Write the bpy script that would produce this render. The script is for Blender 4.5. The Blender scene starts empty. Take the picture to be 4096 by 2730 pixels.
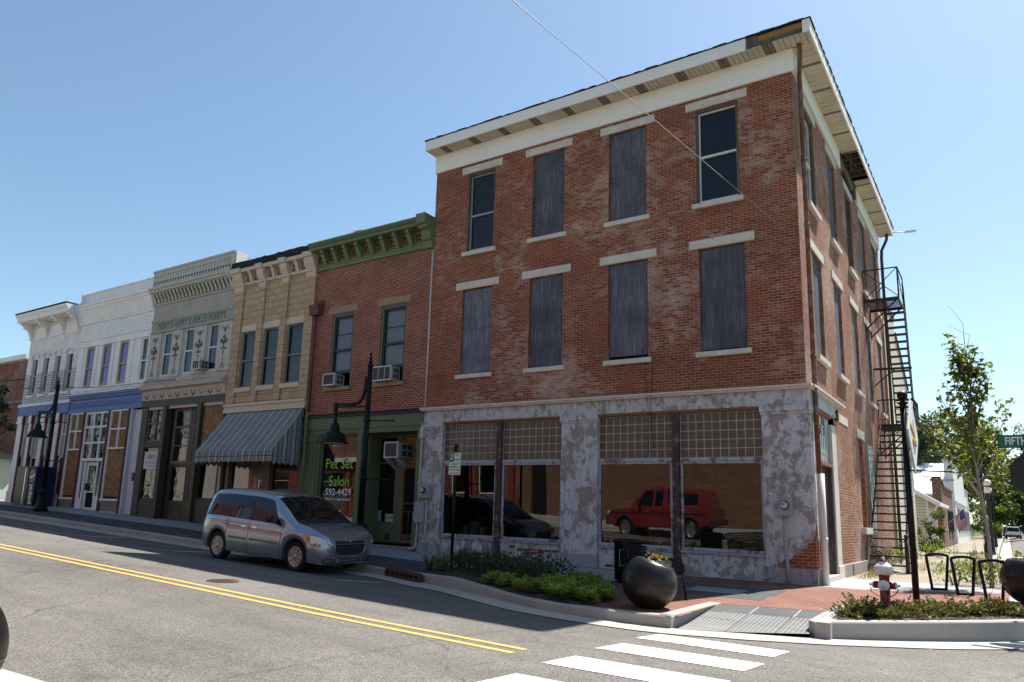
import bpy, math, random
from mathutils import Vector, Matrix
SC = bpy.context.scene
COL = SC.collection
R = math.radians
random.seed(7)

# ------------------------------------------------------------------ mesh helper
class MB:
    def __init__(s):
        s.v = []; s.f = []; s.m = []; s.sm = []
        s.cm = 0; s.smooth = False
    def face(s, pts):
        i = len(s.v); s.v += [tuple(p) for p in pts]
        s.f.append(tuple(range(i, i + len(pts)))); s.m.append(s.cm); s.sm.append(s.smooth)
    def box(s, x0, x1, y0, y1, z0, z1):
        if x0 > x1: x0, x1 = x1, x0
        if y0 > y1: y0, y1 = y1, y0
        if z0 > z1: z0, z1 = z1, z0
        i = len(s.v)
        s.v += [(x0,y0,z0),(x1,y0,z0),(x1,y1,z0),(x0,y1,z0),(x0,y0,z1),(x1,y0,z1),(x1,y1,z1),(x0,y1,z1)]
        for q in ((3,2,1,0),(4,5,6,7),(0,1,5,4),(1,2,6,5),(2,3,7,6),(3,0,4,7)):
            s.f.append(tuple(i+k for k in q)); s.m.append(s.cm); s.sm.append(False)
    def obox(s, c, ax, ay, az):                     # oriented box: centre + three half axes
        c = Vector(c); ax = Vector(ax); ay = Vector(ay); az = Vector(az)
        i = len(s.v)
        for dz in (-1, 1):
            for dx, dy in ((-1,-1),(1,-1),(1,1),(-1,1)):
                s.v.append(tuple(c + ax*dx + ay*dy + az*dz))
        for q in ((3,2,1,0),(4,5,6,7),(0,1,5,4),(1,2,6,5),(2,3,7,6),(3,0,4,7)):
            s.f.append(tuple(i+k for k in q)); s.m.append(s.cm); s.sm.append(False)
    def bar(s, a, b, w, h=None, up=(0,0,1)):        # square bar between two points
        a = Vector(a); b = Vector(b); h = w if h is None else h
        d = b - a; L = d.length; d.normalize(); u = Vector(up)
        if abs(d.dot(u)) > .98: u = Vector((1,0,0))
        r = d.cross(u).normalized(); u = r.cross(d).normalized()
        s.obox((a+b)/2, d*L/2, r*w/2, u*h/2)
    def prism(s, poly, axis, a, b):                 # polygon in the plane across axis, extruded from a to b
        def P(p, t):
            if axis == 'x': return (t, p[0], p[1])
            if axis == 'y': return (p[0], t, p[1])
            return (p[0], p[1], t)
        n = len(poly); i = len(s.v)
        s.v += [P(p, a) for p in poly] + [P(p, b) for p in poly]
        s.f.append(tuple(range(i, i+n))); s.f.append(tuple(reversed(range(i+n, i+2*n))))
        s.m += [s.cm]*2; s.sm += [False]*2
        for k in range(n):
            l = (k+1) % n
            s.f.append((i+l, i+k, i+n+k, i+n+l)); s.m.append(s.cm); s.sm.append(s.smooth)
    def tube(s, pts, r, n=8, caps=True, smooth=True):
        pts = [Vector(p) for p in pts]; rr = r if isinstance(r, (list, tuple)) else [r]*len(pts)
        rings = []; pr = None
        for k, p in enumerate(pts):
            d = (pts[min(k+1, len(pts)-1)] - pts[max(k-1, 0)])
            if d.length < 1e-9: d = Vector((0,0,1))
            d.normalize()
            if pr is None:
                u = Vector((0,0,1)) if abs(d.z) < .9 else Vector((1,0,0))
                pr = d.cross(u).normalized()
            else:
                pr = (pr - d*pr.dot(d)).normalized()
            q = d.cross(pr)
            i = len(s.v)
            for t in range(n):
                a = 2*math.pi*t/n
                s.v.append(tuple(p + (pr*math.cos(a) + q*math.sin(a))*rr[k]))
            rings.append(i)
        for a, b in zip(rings, rings[1:]):
            for t in range(n):
                u = (t+1) % n
                s.f.append((a+t, a+u, b+u, b+t)); s.m.append(s.cm); s.sm.append(smooth)
        if caps:
            s.f.append(tuple(reversed(range(rings[0], rings[0]+n)))); s.f.append(tuple(range(rings[-1], rings[-1]+n)))
            s.m += [s.cm]*2; s.sm += [False]*2
    def lathe(s, prof, c, n=24, axis=(0,0,1), smooth=True, squash=None):   # prof = [(radius, height)]
        ax = Vector(axis).normalized()
        u = Vector((1,0,0)) if abs(ax.x) < .9 else Vector((0,1,0))
        u = (u - ax*u.dot(ax)).normalized(); w = ax.cross(u); c = Vector(c)
        rings = []
        for r, h in prof:
            i = len(s.v); rings.append(i)
            for t in range(n):
                a = 2*math.pi*t/n
                s.v.append(tuple(c + ax*h + (u*math.cos(a) + w*math.sin(a))*max(r, 1e-4)))
        for a, b in zip(rings, rings[1:]):
            for t in range(n):
                q = (t+1) % n
                s.f.append((a+t, a+q, b+q, b+t)); s.m.append(s.cm); s.sm.append(smooth)
        s.f.append(tuple(reversed(range(rings[0], rings[0]+n)))); s.f.append(tuple(range(rings[-1], rings[-1]+n)))
        s.m += [s.cm]*2; s.sm += [smooth]*2
    def ball(s, c, r, n=16, m=10, sq=(1,1,1)):
        i = len(s.v)
        for a in range(m+1):
            t = math.pi*a/m
            for b in range(n):
                p = 2*math.pi*b/n
                s.v.append((c[0]+r*sq[0]*math.sin(t)*math.cos(p), c[1]+r*sq[1]*math.sin(t)*math.sin(p), c[2]+r*sq[2]*math.cos(t)))
        for a in range(m):
            for b in range(n):
                q = (b+1) % n
                s.f.append((i+a*n+b, i+(a+1)*n+b, i+(a+1)*n+q, i+a*n+q)); s.m.append(s.cm); s.sm.append(True)
    def grid(s, xs, ys, fz, smooth=True, keep=None):
        i = len(s.v); nx = len(xs); ny = len(ys)
        for y in ys:
            for x in xs: s.v.append((x, y, fz(x, y)))
        for b in range(ny-1):
            for a in range(nx-1):
                if keep and not keep((xs[a]+xs[a+1])/2, (ys[b]+ys[b+1])/2): continue
                k = i + b*nx + a
                s.f.append((k, k+1, k+nx+1, k+nx)); s.m.append(s.cm); s.sm.append(smooth)
    def wall(s, plane, c, u0, u1, z0, z1, holes, depth, flip=False):
        # wall sheet on plane x=c or y=c with openings; depth = reveal going inward (signed)
        us = sorted(set([u0, u1] + [h[0] for h in holes] + [h[1] for h in holes]))
        zs = sorted(set([z0, z1] + [h[2] for h in holes] + [h[3] for h in holes]))
        us = [u for u in us if u0-1e-6 <= u <= u1+1e-6]; zs = [z for z in zs if z0-1e-6 <= z <= z1+1e-6]
        def P(u, z, d=0): return (u, c+d, z) if plane == 'y' else (c+d, u, z)
        for a, b in zip(us, us[1:]):
            for e, g in zip(zs, zs[1:]):
                um = (a+b)/2; zm = (e+g)/2
                if any(h[0] < um < h[1] and h[2] < zm < h[3] for h in holes): continue
                q = [P(a,e), P(b,e), P(b,g), P(a,g)]
                s.face(q if not flip else q[::-1])
        for a, b, e, g in holes:
            for q in ([P(a,e),P(a,g),P(a,g,depth),P(a,e,depth)], [P(b,g),P(b,e),P(b,e,depth),P(b,g,depth)],
                      [P(a,g),P(b,g),P(b,g,depth),P(a,g,depth)], [P(b,e),P(a,e),P(a,e,depth),P(b,e,depth)]):
                s.face(q if not flip else q[::-1])
    def build(s, name, mats, parent=None, sharp=None, merge=False, label=None):
        me = bpy.data.meshes.new(name)
        o0 = origin(parent)
        vv = [(a-o0[0], b-o0[1], c-o0[2]) for a, b, c in s.v] if parent is not None else s.v
        me.from_pydata(vv, [], s.f)
        mats = mats if isinstance(mats, (list, tuple)) else [mats]
        for m in mats: me.materials.append(m)
        me.polygons.foreach_set('material_index', s.m)
        me.polygons.foreach_set('use_smooth', s.sm)
        uv = me.uv_layers.new(name='UVMap')
        d = [0.0]*(2*len(me.loops))
        V = s.v
        for p in me.polygons:
            n = p.normal; ax, ay, az = abs(n.x), abs(n.y), abs(n.z)
            for li in p.loop_indices:
                q = V[me.loops[li].vertex_index]
                if az > ax and az > ay: a, b = q[0], q[1]
                elif ax > ay: a, b = q[1], q[2]
                else: a, b = q[0], q[2]
                d[2*li] = a; d[2*li+1] = b
        uv.data.foreach_set('uv', d)
        if merge:
            import bmesh
            bm = bmesh.new(); bm.from_mesh(me); bmesh.ops.remove_doubles(bm, verts=bm.verts, dist=1e-4)
            bmesh.ops.recalc_face_normals(bm, faces=bm.faces); bm.to_mesh(me); bm.free()
        if sharp is not None: me.set_sharp_from_angle(angle=R(sharp))
        me.update()
        o = bpy.data.objects.new(name, me); COL.objects.link(o)
        if parent is not None: o.parent = parent
        if label: o['label'] = label
        return o

def origin(o):
    p = [0.0, 0.0, 0.0]
    while o is not None:
        for k in range(3): p[k] += o.location[k]
        o = o.parent
    return p
def tag(o, label, cat, group=None):
    o['label'] = label; o['category'] = cat
    if group: o['group'] = group
    return o
def thing(name, label, cat, loc=(0,0,0), rz=0, group=None):
    o = bpy.data.objects.new(name, None); COL.objects.link(o)
    o.empty_display_size = .2; o.location = loc; o.rotation_euler = (0,0,rz)
    return tag(o, label, cat, group)
def struct(name, mb, mat, **k):
    o = mb.build(name, mat, **k); o['kind'] = 'structure'; return o
def kids(o): return [c for c in bpy.data.objects if c.parent == o]
def copy_tree(o, parent=None):
    ch = list(o.children); c = o.copy(); COL.objects.link(c)
    if parent is not None: c.parent = parent
    for k in ch: copy_tree(k, c)
    return c
def text_mesh(name, txt, size, mat, parent, mtx, ext=.002, align='CENTER', sx=1.0, label=None, shear=0, bold=0):
    cu = bpy.data.curves.new(name, 'FONT'); cu.body = txt; cu.size = size; cu.extrude = ext
    cu.align_x = align; cu.align_y = 'CENTER'; cu.shear = shear; cu.offset = bold; cu.resolution_u = 3
    t = bpy.data.objects.new(name+'_src', cu); COL.objects.link(t)
    bpy.context.view_layer.update()
    dg = bpy.context.evaluated_depsgraph_get()
    me = bpy.data.meshes.new_from_object(t.evaluated_get(dg)); me.name = name
    bpy.data.objects.remove(t); bpy.data.curves.remove(cu)
    o0 = Vector(origin(parent))
    for v in me.vertices: v.co = mtx @ Vector((v.co.x*sx, v.co.y, v.co.z)) - o0
    me.materials.clear(); me.materials.append(mat)
    o = bpy.data.objects.new(name, me); COL.objects.link(o)
    if parent is not None: o.parent = parent
    if label: o['label'] = label
    return o
def front(x, y, z):            # text standing on a wall that faces the street (-y)
    return Matrix.Translation((x, y, z)) @ Matrix.Rotation(R(90), 4, 'X')
def lerp(a, b, t): return a + (b-a)*t
def interp(tab, x):
    if x <= tab[0][0]: return tab[0][1]
    for (a, p), (b, q) in zip(tab, tab[1:]):
        if x <= b: return p + (q-p)*(x-a)/(b-a)
    return tab[-1][1]
def spline(tab, x):            # smooth monotone-ish interpolation
    if x <= tab[0][0]: return tab[0][1]
    if x >= tab[-1][0]: return tab[-1][1]
    n = len(tab)
    for i in range(n-1):
        if x <= tab[i+1][0]:
            x0, y0 = tab[i]; x1, y1 = tab[i+1]; h = x1-x0
            def sl(j):
                if j <= 0 or j >= n-1:
                    k = max(0, min(n-2, j if j < n-1 else n-2)); return (tab[k+1][1]-tab[k][1])/(tab[k+1][0]-tab[k][0])
                a = (tab[j][1]-tab[j-1][1])/(tab[j][0]-tab[j-1][0]); b = (tab[j+1][1]-tab[j][1])/(tab[j+1][0]-tab[j][0])
                return 0 if a*b <= 0 else 2*a*b/(a+b)
            m0 = sl(i); m1 = sl(i+1); t = (x-x0)/h
            return y0*(2*t**3-3*t*t+1)+m0*h*(t**3-2*t*t+t)+y1*(-2*t**3+3*t*t)+m1*h*(t**3-t*t)
def frange(a, b, st):
    n = max(1, int(round((b-a)/st))); return [a+(b-a)*i/n for i in range(n+1)]

def split_pieces(o, gap=.04):
    # every separate piece of a part becomes an object of its own
    me = o.data; par = list(range(len(me.vertices)))
    def fd(a):
        while par[a] != a: par[a] = par[par[a]]; a = par[a]
        return a
    for p in me.polygons:
        v = p.vertices
        for k in v[1:]:
            a, b = fd(v[0]), fd(k)
            if a != b: par[a] = b
    comp = {}
    for v in me.vertices: comp.setdefault(fd(v.index), []).append(v.index)
    bb = []
    for k, vs in comp.items():
        c = [me.vertices[i].co for i in vs]; bb.append([k, [min(q[j] for q in c) for j in range(3)], [max(q[j] for q in c) for j in range(3)]])
    gp = list(range(len(bb)))
    def fg(a):
        while gp[a] != a: a = gp[a]
        return a
    for i in range(len(bb)):
        for j in range(i):
            if all(bb[i][1][q]-gap <= bb[j][2][q] and bb[j][1][q]-gap <= bb[i][2][q] for q in range(3)): gp[fg(i)] = fg(j)
    grp = {bb[i][0]: fg(i) for i in range(len(bb))}
    roots = sorted(set(grp.values()))
    if len(roots) < 2: return
    import bmesh
    for n, rt in enumerate(roots):
        bm = bmesh.new(); bm.from_mesh(me); bm.verts.ensure_lookup_table()
        bmesh.ops.delete(bm, geom=[v for v in bm.verts if grp[fd(v.index)] != rt], context='VERTS')
        m2 = bpy.data.meshes.new(o.name.split('.')[0]); bm.to_mesh(m2); bm.free()
        for m in me.materials:
            if m.name not in m2.materials: m2.materials.append(m)
        c = o.copy(); c.data = m2; COL.objects.link(c)
    bpy.data.objects.remove(o)

# ------------------------------------------------------------------ materials
def srgb(r, g, b):
    f = lambda c: (c/255/12.92) if c/255 <= .04045 else ((c/255+.055)/1.055)**2.4
    return (f(r), f(g), f(b), 1)
class NT:
    def __init__(s, name):
        s.mat = bpy.data.materials.new(name); s.mat.use_nodes = True
        s.t = s.mat.node_tree; s.t.nodes.clear()
        s.out = s.n('ShaderNodeOutputMaterial')
    def n(s, typ, **k):
        o = s.t.nodes.new(typ)
        for a, v in k.items():
            if a[0] == '_': setattr(o, a[1:], v)
            else:
                i = o.inputs[int(a[1:])] if (a[0] == 'i' and a[1:].isdigit()) else o.inputs[a.replace('__', ' ')]
                s.put(i, v)
        return o
    def put(s, i, v):
        if isinstance(v, bpy.types.NodeSocket): s.t.links.new(v, i)
        elif isinstance(v, bpy.types.Node): s.t.links.new(v.outputs[0], i)
        else:
            if hasattr(i.default_value, '__len__') and not hasattr(v, '__len__'): v = (v, v, v, 1)[:len(i.default_value)]
            if hasattr(v, '__len__') and len(v) != len(i.default_value): v = (tuple(v) + (1,))[:len(i.default_value)]
            i.default_value = v
    def uv(s): return s.n('ShaderNodeUVMap').outputs[0]
    def obj(s): return s.n('ShaderNodeTexCoord').outputs['Object']
    def pos(s): return s.n('ShaderNodeNewGeometry').outputs['Position']
    def mapv(s, v, sc=(1,1,1), loc=(0,0,0)): return s.n('ShaderNodeMapping', Vector=v, Scale=sc, Location=loc).outputs[0]
    def noise(s, v, sc, det=4, ro=.55, dist=0): return s.n('ShaderNodeTexNoise', Vector=v, Scale=sc, Detail=det, Roughness=ro, Distortion=dist).outputs[0]
    def vor(s, v, sc, out=0, feat='F1'): return s.n('ShaderNodeTexVoronoi', _feature=feat, Vector=v, Scale=sc).outputs[out]
    def ramp(s, f, *st):
        r = s.n('ShaderNodeValToRGB', Fac=f); e = r.color_ramp.elements
        while len(e) < len(st): e.new(.5)
        for k, (p, c) in enumerate(st):
            e[k].position = p; e[k].color = (c, c, c, 1) if not hasattr(c, '__len__') else (tuple(c)+(1,))[:4]
        return r.outputs[0]
    def mix(s, f, a, b, mode='MIX'):
        m = s.n('ShaderNodeMix', _data_type='RGBA', _blend_type=mode)
        s.put(m.inputs[0], f); s.put(m.inputs[6], a); s.put(m.inputs[7], b); return m.outputs[2]
    def math(s, op, a, b=0.0):
        m = s.n('ShaderNodeMath', _operation=op); s.put(m.inputs[0], a); s.put(m.inputs[1], b); return m.outputs[0]
    def bump(s, h, st=.3, d=.01, nrm=None):
        b = s.n('ShaderNodeBump', Height=h, Strength=st, Distance=d)
        if nrm is not None: s.put(b.inputs['Normal'], nrm)
        return b.outputs[0]
    def bsdf(s, col, rough=.8, metal=0, nrm=None, spec=.3, coat=0, alpha=None, sub=None, trans=None):
        p = s.n('ShaderNodeBsdfPrincipled')
        s.put(p.inputs['Base Color'], col); s.put(p.inputs['Roughness'], rough); s.put(p.inputs['Metallic'], metal)
        s.put(p.inputs['Specular IOR Level'], spec)
        if coat: s.put(p.inputs['Coat Weight'], coat); p.inputs['Coat Roughness'].default_value = .04
        if nrm is not None: s.put(p.inputs['Normal'], nrm)
        if alpha is not None: s.put(p.inputs['Alpha'], alpha)
        s.t.links.new(p.outputs[0], s.out.inputs[0]); return p
MATS = {}
def M(key, fn=None, *a, **k):
    if key not in MATS: MATS[key] = fn(key, *a, **k)
    return MATS[key]

def m_plain(name, col, rough=.6, metal=0, spec=.4, coat=0, var=.12, vs=6, bump=0):
    t = NT(name); o = t.obj()
    n = t.noise(o, vs, 5)
    c = t.mix(t.ramp(n, (.3, 1-var), (.7, 1+var)), (0,0,0,1), col, 'MIX') if False else t.mix(1.0, col, t.ramp(n, (.3, 1-var), (.75, 1.0)), 'MULTIPLY')
    nr = t.bump(t.noise(o, vs*8, 3), bump, .01) if bump else None
    t.bsdf(c, rough, metal, nr, spec, coat); return t.mat
def m_brick(name, c1, c2, c3, mortar, w=.205, h=.0672, ms=.008, white=(.45,.38,.35), wamt=.0, wscale=.35, seed=0, dirt=.25, bmp=.6, offset=.5, dark=(.05,.035,.03), wcon=.22):
    t = NT(name); uv = t.mapv(t.uv(), (1,1,1), (seed*3.17, seed*1.7, 0))
    wob = t.noise(uv, 3, 2); wv = t.n('ShaderNodeVectorMath', _operation='ADD')
    t.put(wv.inputs[0], uv)
    wm = t.n('ShaderNodeVectorMath', _operation='SCALE'); t.put(wm.inputs[0], t.n('ShaderNodeTexNoise', Vector=uv, Scale=5, Detail=2).outputs[1]); wm.inputs['Scale'].default_value = .008
    t.put(wv.inputs[1], wm.outputs[0])
    def bk(a, b, mo, bias=0):
        n = t.n('ShaderNodeTexBrick', Vector=wv.outputs[0], Color1=a, Color2=b, Mortar=mo, Scale=1, Bias=bias)
        n.inputs['Mortar Size'].default_value = ms; n.inputs['Mortar Smooth'].default_value = .3
        n.inputs['Brick Width'].default_value = w; n.inputs['Row Height'].default_value = h; n.offset = offset
        return n
    b1 = bk((0,0,0,1), (1,1,1,1), (.5,.5,.5,1)); rnd = b1.outputs[0]; fac = b1.outputs[1]
    col = t.ramp(rnd, (.0, c1), (.35, c2), (.75, c3), (1, c2))
    fine = t.noise(uv, 45, 4)
    col = t.mix(.35, col, t.mix(1.0, col, t.ramp(fine, (.3, .45), (.7, 1.3)), 'MULTIPLY'))
    big = t.noise(uv, wscale, 6, .65); med = t.noise(uv, 2.2, 5, .6)
    d = t.ramp(t.math('ADD', t.math('MULTIPLY', med, .6), t.math('MULTIPLY', t.noise(uv, .5, 3), .4)), (.42, 0), (.62, 1))
    col = t.mix(t.math('MULTIPLY', d, dirt), col, dark)
    mor = t.mix(t.ramp(t.noise(uv, 1.3, 4), (.42, 0), (.75, 1)), mortar, tuple(.5*q for q in mortar[:3]) + (1,))
    col = t.mix(fac, col, mor)
    if wamt > 0:
        # old whitewash: clings brick by brick inside big ragged patches
        v = t.math('ADD', t.math('MULTIPLY', big, .75), t.math('MULTIPLY', rnd, wcon*.40))
        v = t.math('ADD', v, t.math('MULTIPLY', med, .30))
        v = t.math('ADD', v, t.math('MULTIPLY', t.noise(uv, 9, 6, .8), .26))
        v = t.ramp(v, (.80-wamt, 0), (.98-wamt, .68))
        wc = t.mix(t.noise(uv, 7, 3), white, tuple(.75*q for q in white[:3]) + (1,))
        col = t.mix(v, col, wc)
    hgt = t.math('ADD', t.math('MULTIPLY', t.math('SUBTRACT', 1.0, fac), 1.0), t.math('MULTIPLY', fine, .35))
    hgt = t.math('ADD', hgt, t.math('MULTIPLY', rnd, .35))
    t.bsdf(col, .9, 0, t.bump(hgt, bmp, .012), .15); return t.mat
def m_peel(name, paint, under, amt=.5, sc=2.0, rust=0):
    t = NT(name); uv = t.uv()
    a = t.noise(t.mapv(uv, (1,.62,1)), sc, 13, .76, .25); b = t.noise(t.mapv(uv, (1,1,1), (9,4,2)), sc*.35, 3)
    v = t.math('ADD', t.math('MULTIPLY', a, .7), t.math('MULTIPLY', b, .45))
    m = t.ramp(v, (amt-.015, 0), (amt+.015, 1))
    pc = t.mix(t.ramp(t.noise(uv, 9, 4), (.35, 0), (.7, 1)), paint, tuple(.80*q for q in paint[:3]) + (1,))
    uc = t.mix(t.ramp(t.noise(uv, 5, 6, .7), (.3, 0), (.7, 1)), under, tuple(.62*q for q in under[:3]) + (1,))
    col = t.mix(m, uc, pc)
    # rain streaks and grime on the lower wall are stains of the plaster
    st = t.ramp(t.noise(t.mapv(uv, (7, .6, 1)), 1.3, 5, .65), (.52, 0), (.72, .55))
    col = t.mix(st, col, (.13,.11,.105,1))
    if rust:
        r = t.ramp(t.noise(t.mapv(uv, (3, 1.2, 1), (3,7,1)), 2.2, 7, .7), (.62, 0), (.68, rust))
        col = t.mix(r, col, (.13,.06,.03,1))
    cr = t.ramp(t.vor(t.mapv(uv, (1,1,1)), 2.3, 0, 'DISTANCE_TO_EDGE'), (0, 1), (.006, 0))
    col = t.mix(t.math('MULTIPLY', cr, t.ramp(b, (.5, 0), (.6, .6))), col, (.06,.05,.05,1))
    h = t.math('ADD', t.math('MULTIPLY', m, .5), t.math('MULTIPLY', t.noise(uv, 40, 4), .3))
    t.bsdf(col, .8, 0, t.bump(h, .5, .006), .25); return t.mat
def m_paint(name, col, dirt=.35, dcol=(.10,.09,.08,1), rough=.6, sc=1.5, peel=0, under=(.2,.17,.14,1), bump=.15):
    t = NT(name); uv = t.uv()
    c = t.mix(t.ramp(t.noise(uv, sc, 6, .65), (.35, 0), (.75, dirt)), col, dcol)
    st = t.ramp(t.noise(t.mapv(uv, (9, .5, 1)), 1.6, 5, .6), (.5, 0), (.8, dirt*.8))
    c = t.mix(st, c, dcol)
    c = t.mix(t.ramp(t.noise(uv, 55, 3), (.3, 0), (.8, .16)), c, dcol)
    if peel:
        m = t.ramp(t.noise(t.mapv(uv, (1,1,1), (5,2,0)), sc*4, 7, .7), (.66-peel, 0), (.675-peel, 1))
        c = t.mix(m, c, under)
    t.bsdf(c, rough, 0, t.bump(t.noise(uv, 30, 4), bump, .005), .3); return t.mat
def m_ply(name, a, b, c):
    t = NT(name); uv = t.uv()
    rn = t.n('ShaderNodeObjectInfo').outputs['Random']; sh = t.n('ShaderNodeCombineXYZ', X=t.math('MULTIPLY', rn, 37.0), Y=t.math('MULTIPLY', rn, 91.0)); av = t.n('ShaderNodeVectorMath', _operation='ADD'); t.put(av.inputs[0], uv); t.put(av.inputs[1], sh.outputs[0]); uv = av.outputs[0]
    g = t.noise(t.mapv(uv, (38, 1.6, 1)), 1.0, 6, .7, .7)
    g2 = t.noise(t.mapv(uv, (9, .7, 1), (2,5,0)), 1.0, 4, .6)
    col = t.ramp(t.math('ADD', t.math('MULTIPLY', g, .7), t.math('MULTIPLY', g2, .3)), (.30, a), (.5, b), (.68, c))
    bl = t.ramp(t.noise(uv, 1.1, 3), (.4, 0), (.7, .6)); col = t.mix(bl, col, a)
    ru = t.ramp(t.noise(t.mapv(uv, (14, .35, 1), (8,1,0)), 1.0, 3), (.64, 0), (.72, .4)); col = t.mix(ru, col, (.16,.10,.06,1))
    col = t.mix(1.0, col, t.ramp(rn, (0, .72), (1, 1.25)), 'MULTIPLY')
    t.bsdf(col, .85, 0, t.bump(g, .5, .004), .15); return t.mat
def m_osb(name, k=1.0):
    t = NT(name); uv = t.uv()
    tw = t.n('ShaderNodeTexNoise', Vector=uv, Scale=9, Detail=2)
    v = t.n('ShaderNodeVectorMath', _operation='ADD'); t.put(v.inputs[0], uv)
    sc = t.n('ShaderNodeVectorMath', _operation='SCALE'); t.put(sc.inputs[0], tw.outputs[1]); sc.inputs['Scale'].default_value = .22
    t.put(v.inputs[1], sc.outputs[0])
    c1 = t.vor(t.mapv(v.outputs[0], (16, 42, 1)), 1, 1)
    g = t.n('ShaderNodeSeparateColor', Color=c1).outputs[0]
    col = t.ramp(g, (0, (.13*k,.06*k,.025*k)), (.4, (.26*k,.135*k,.05*k)), (.75, (.34*k,.19*k,.08*k)), (1, (.5*k,.33*k,.17*k)))
    col = t.mix(t.ramp(t.noise(uv, 1, 3), (.4, 0), (.7, .5)), col, (.10*k,.05*k,.03*k,1))
    t.bsdf(col, .75, 0, t.bump(g, .4, .004), .25); return t.mat
def m_glass(name, ior=1.75, tint=(.72,.76,.76,1), wob=.010, sc=1.4, dust=0.0):
    t = NT(name); o = t.pos()
    nr = t.bump(t.noise(o, sc, 2, .5), wob, 1.0) if wob else None
    tr = t.n('ShaderNodeBsdfTransparent', Color=tint)
    gl = t.n('ShaderNodeBsdfAnisotropic', Color=(1,1,1,1), Roughness=.0)
    fr = t.n('ShaderNodeFresnel', IOR=ior)
    if nr is not None: t.put(gl.inputs['Normal'], nr); t.put(fr.inputs['Normal'], nr)
    mx = t.n('ShaderNodeMixShader', i0=fr.outputs[0], i1=tr.outputs[0], i2=gl.outputs[0])
    last = mx
    if dust:
        df = t.n('ShaderNodeBsdfDiffuse', Color=(.4,.38,.35,1))
        sp = t.ramp(t.noise(o, 60, 4, .7), (.70, dust), (.76, .6)); base = t.ramp(t.noise(o, 1.6, 5), (.35, 0), (.75, dust))
        last = t.n('ShaderNodeMixShader', i0=t.math('MAXIMUM', t.math('MULTIPLY', sp, .25), base), i1=mx.outputs[0], i2=df.outputs[0])
    t.t.links.new(last.outputs[0], t.out.inputs[0]); return t.mat
def m_asphalt(name, a, b, spec=.25):
    t = NT(name); p = t.pos()
    fine = t.vor(p, 95, 1); fg = t.n('ShaderNodeSeparateColor', Color=fine).outputs[0]
    fn = t.noise(p, 160, 3, .7); big = t.noise(p, .35, 6, .6); mid = t.noise(p, 2.5, 5, .6)
    col = t.mix(t.ramp(fg, (.2, 0), (.95, 1)), a, b)
    col = t.mix(1.0, col, t.ramp(t.math('ADD', t.math('MULTIPLY', big, .6), t.math('MULTIPLY', mid, .4)), (.35, .78), (.65, 1.12)), 'MULTIPLY')
    tr = t.ramp(t.noise(t.mapv(p, (.06, 1.1, 1)), 1, 4), (.45, 1.0), (.62, .86)); col = t.mix(1.0, col, tr, 'MULTIPLY')
    oil = t.ramp(t.noise(t.mapv(p, (.5, .9, 1), (3,1,0)), 1.1, 6, .7), (.63, 0), (.72, .45)); col = t.mix(oil, col, tuple(.55*q for q in a[:3])+(1,))
    vm = t.n('ShaderNodeVectorMath', _operation='ADD'); t.put(vm.inputs[0], p)
    vs = t.n('ShaderNodeVectorMath', _operation='SCALE'); t.put(vs.inputs[0], t.n('ShaderNodeTexNoise', Vector=p, Scale=.8, Detail=5).outputs[1]); vs.inputs['Scale'].default_value = 1.3
    t.put(vm.inputs[1], vs.outputs[0])
    ck = t.ramp(t.vor(vm.outputs[0], .16, 0, 'DISTANCE_TO_EDGE'), (0, .6), (.0022, 0))
    col = t.mix(t.math('MULTIPLY', ck, t.ramp(mid, (.4, 0), (.55, 1))), col, (.015,.015,.015,1))
    t.bsdf(col, .85, 0, t.bump(t.math('ADD', fg, fn), .55, .006), spec); return t.mat
def m_concrete(name, col, joint=None, k=.35, sc=1.2, rough=.85):
    t = NT(name); p = t.pos()
    n = t.noise(p, sc, 7, .65)
    c = t.mix(t.ramp(n, (.3, 0), (.72, k)), col, tuple(.42*q for q in col[:3]) + (1,))
    c = t.mix(t.ramp(t.noise(p, 70, 4, .7), (.35, 0), (.8, .35)), c, tuple(.5*q for q in col[:3]) + (1,))
    c = t.mix(t.ramp(t.noise(p, 9, 5, .75), (.60, 0), (.70, k*.9)), c, tuple(.3*q for q in col[:3]) + (1,))
    h = t.noise(p, 60, 4)
    if joint:
        b = t.n('ShaderNodeTexBrick', Vector=p, Color1=(1,1,1,1), Color2=(.86,.86,.86,1), Mortar=(.3,.3,.3,1), Scale=1)
        b.inputs['Mortar Size'].default_value = .008; b.inputs['Brick Width'].default_value = joint[0]; b.inputs['Row Height'].default_value = joint[1]; b.offset = 0
        c = t.mix(1.0, c, b.outputs[0], 'MULTIPLY')
    t.bsdf(c, rough, 0, t.bump(h, .35, .006), .2); return t.mat
def m_metal(name, col, rough=.4, rust=0, metal=.0, spec=.5, rc=(.10,.035,.015,1)):
    t = NT(name); o = t.pos()
    c = t.mix(t.ramp(t.noise(o, 7, 6, .7), (.35, 0), (.75, .3)), col, tuple(.55*q for q in col[:3]) + (1,))
    ro = t.ramp(t.noise(o, 13, 5), (.3, max(.05, rough-.1)), (.7, min(1, rough+.15)))
    if rust:
        f = t.ramp(t.noise(o, 5, 8, .75), (.62-rust*.3, 0), (.66-rust*.3, 1)); c = t.mix(f, c, rc)
        ro = t.mix(f, ro, (.9,.9,.9,1))
    t.bsdf(c, ro, metal, t.bump(t.noise(o, 40, 4), .12, .004), spec); return t.mat
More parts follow.
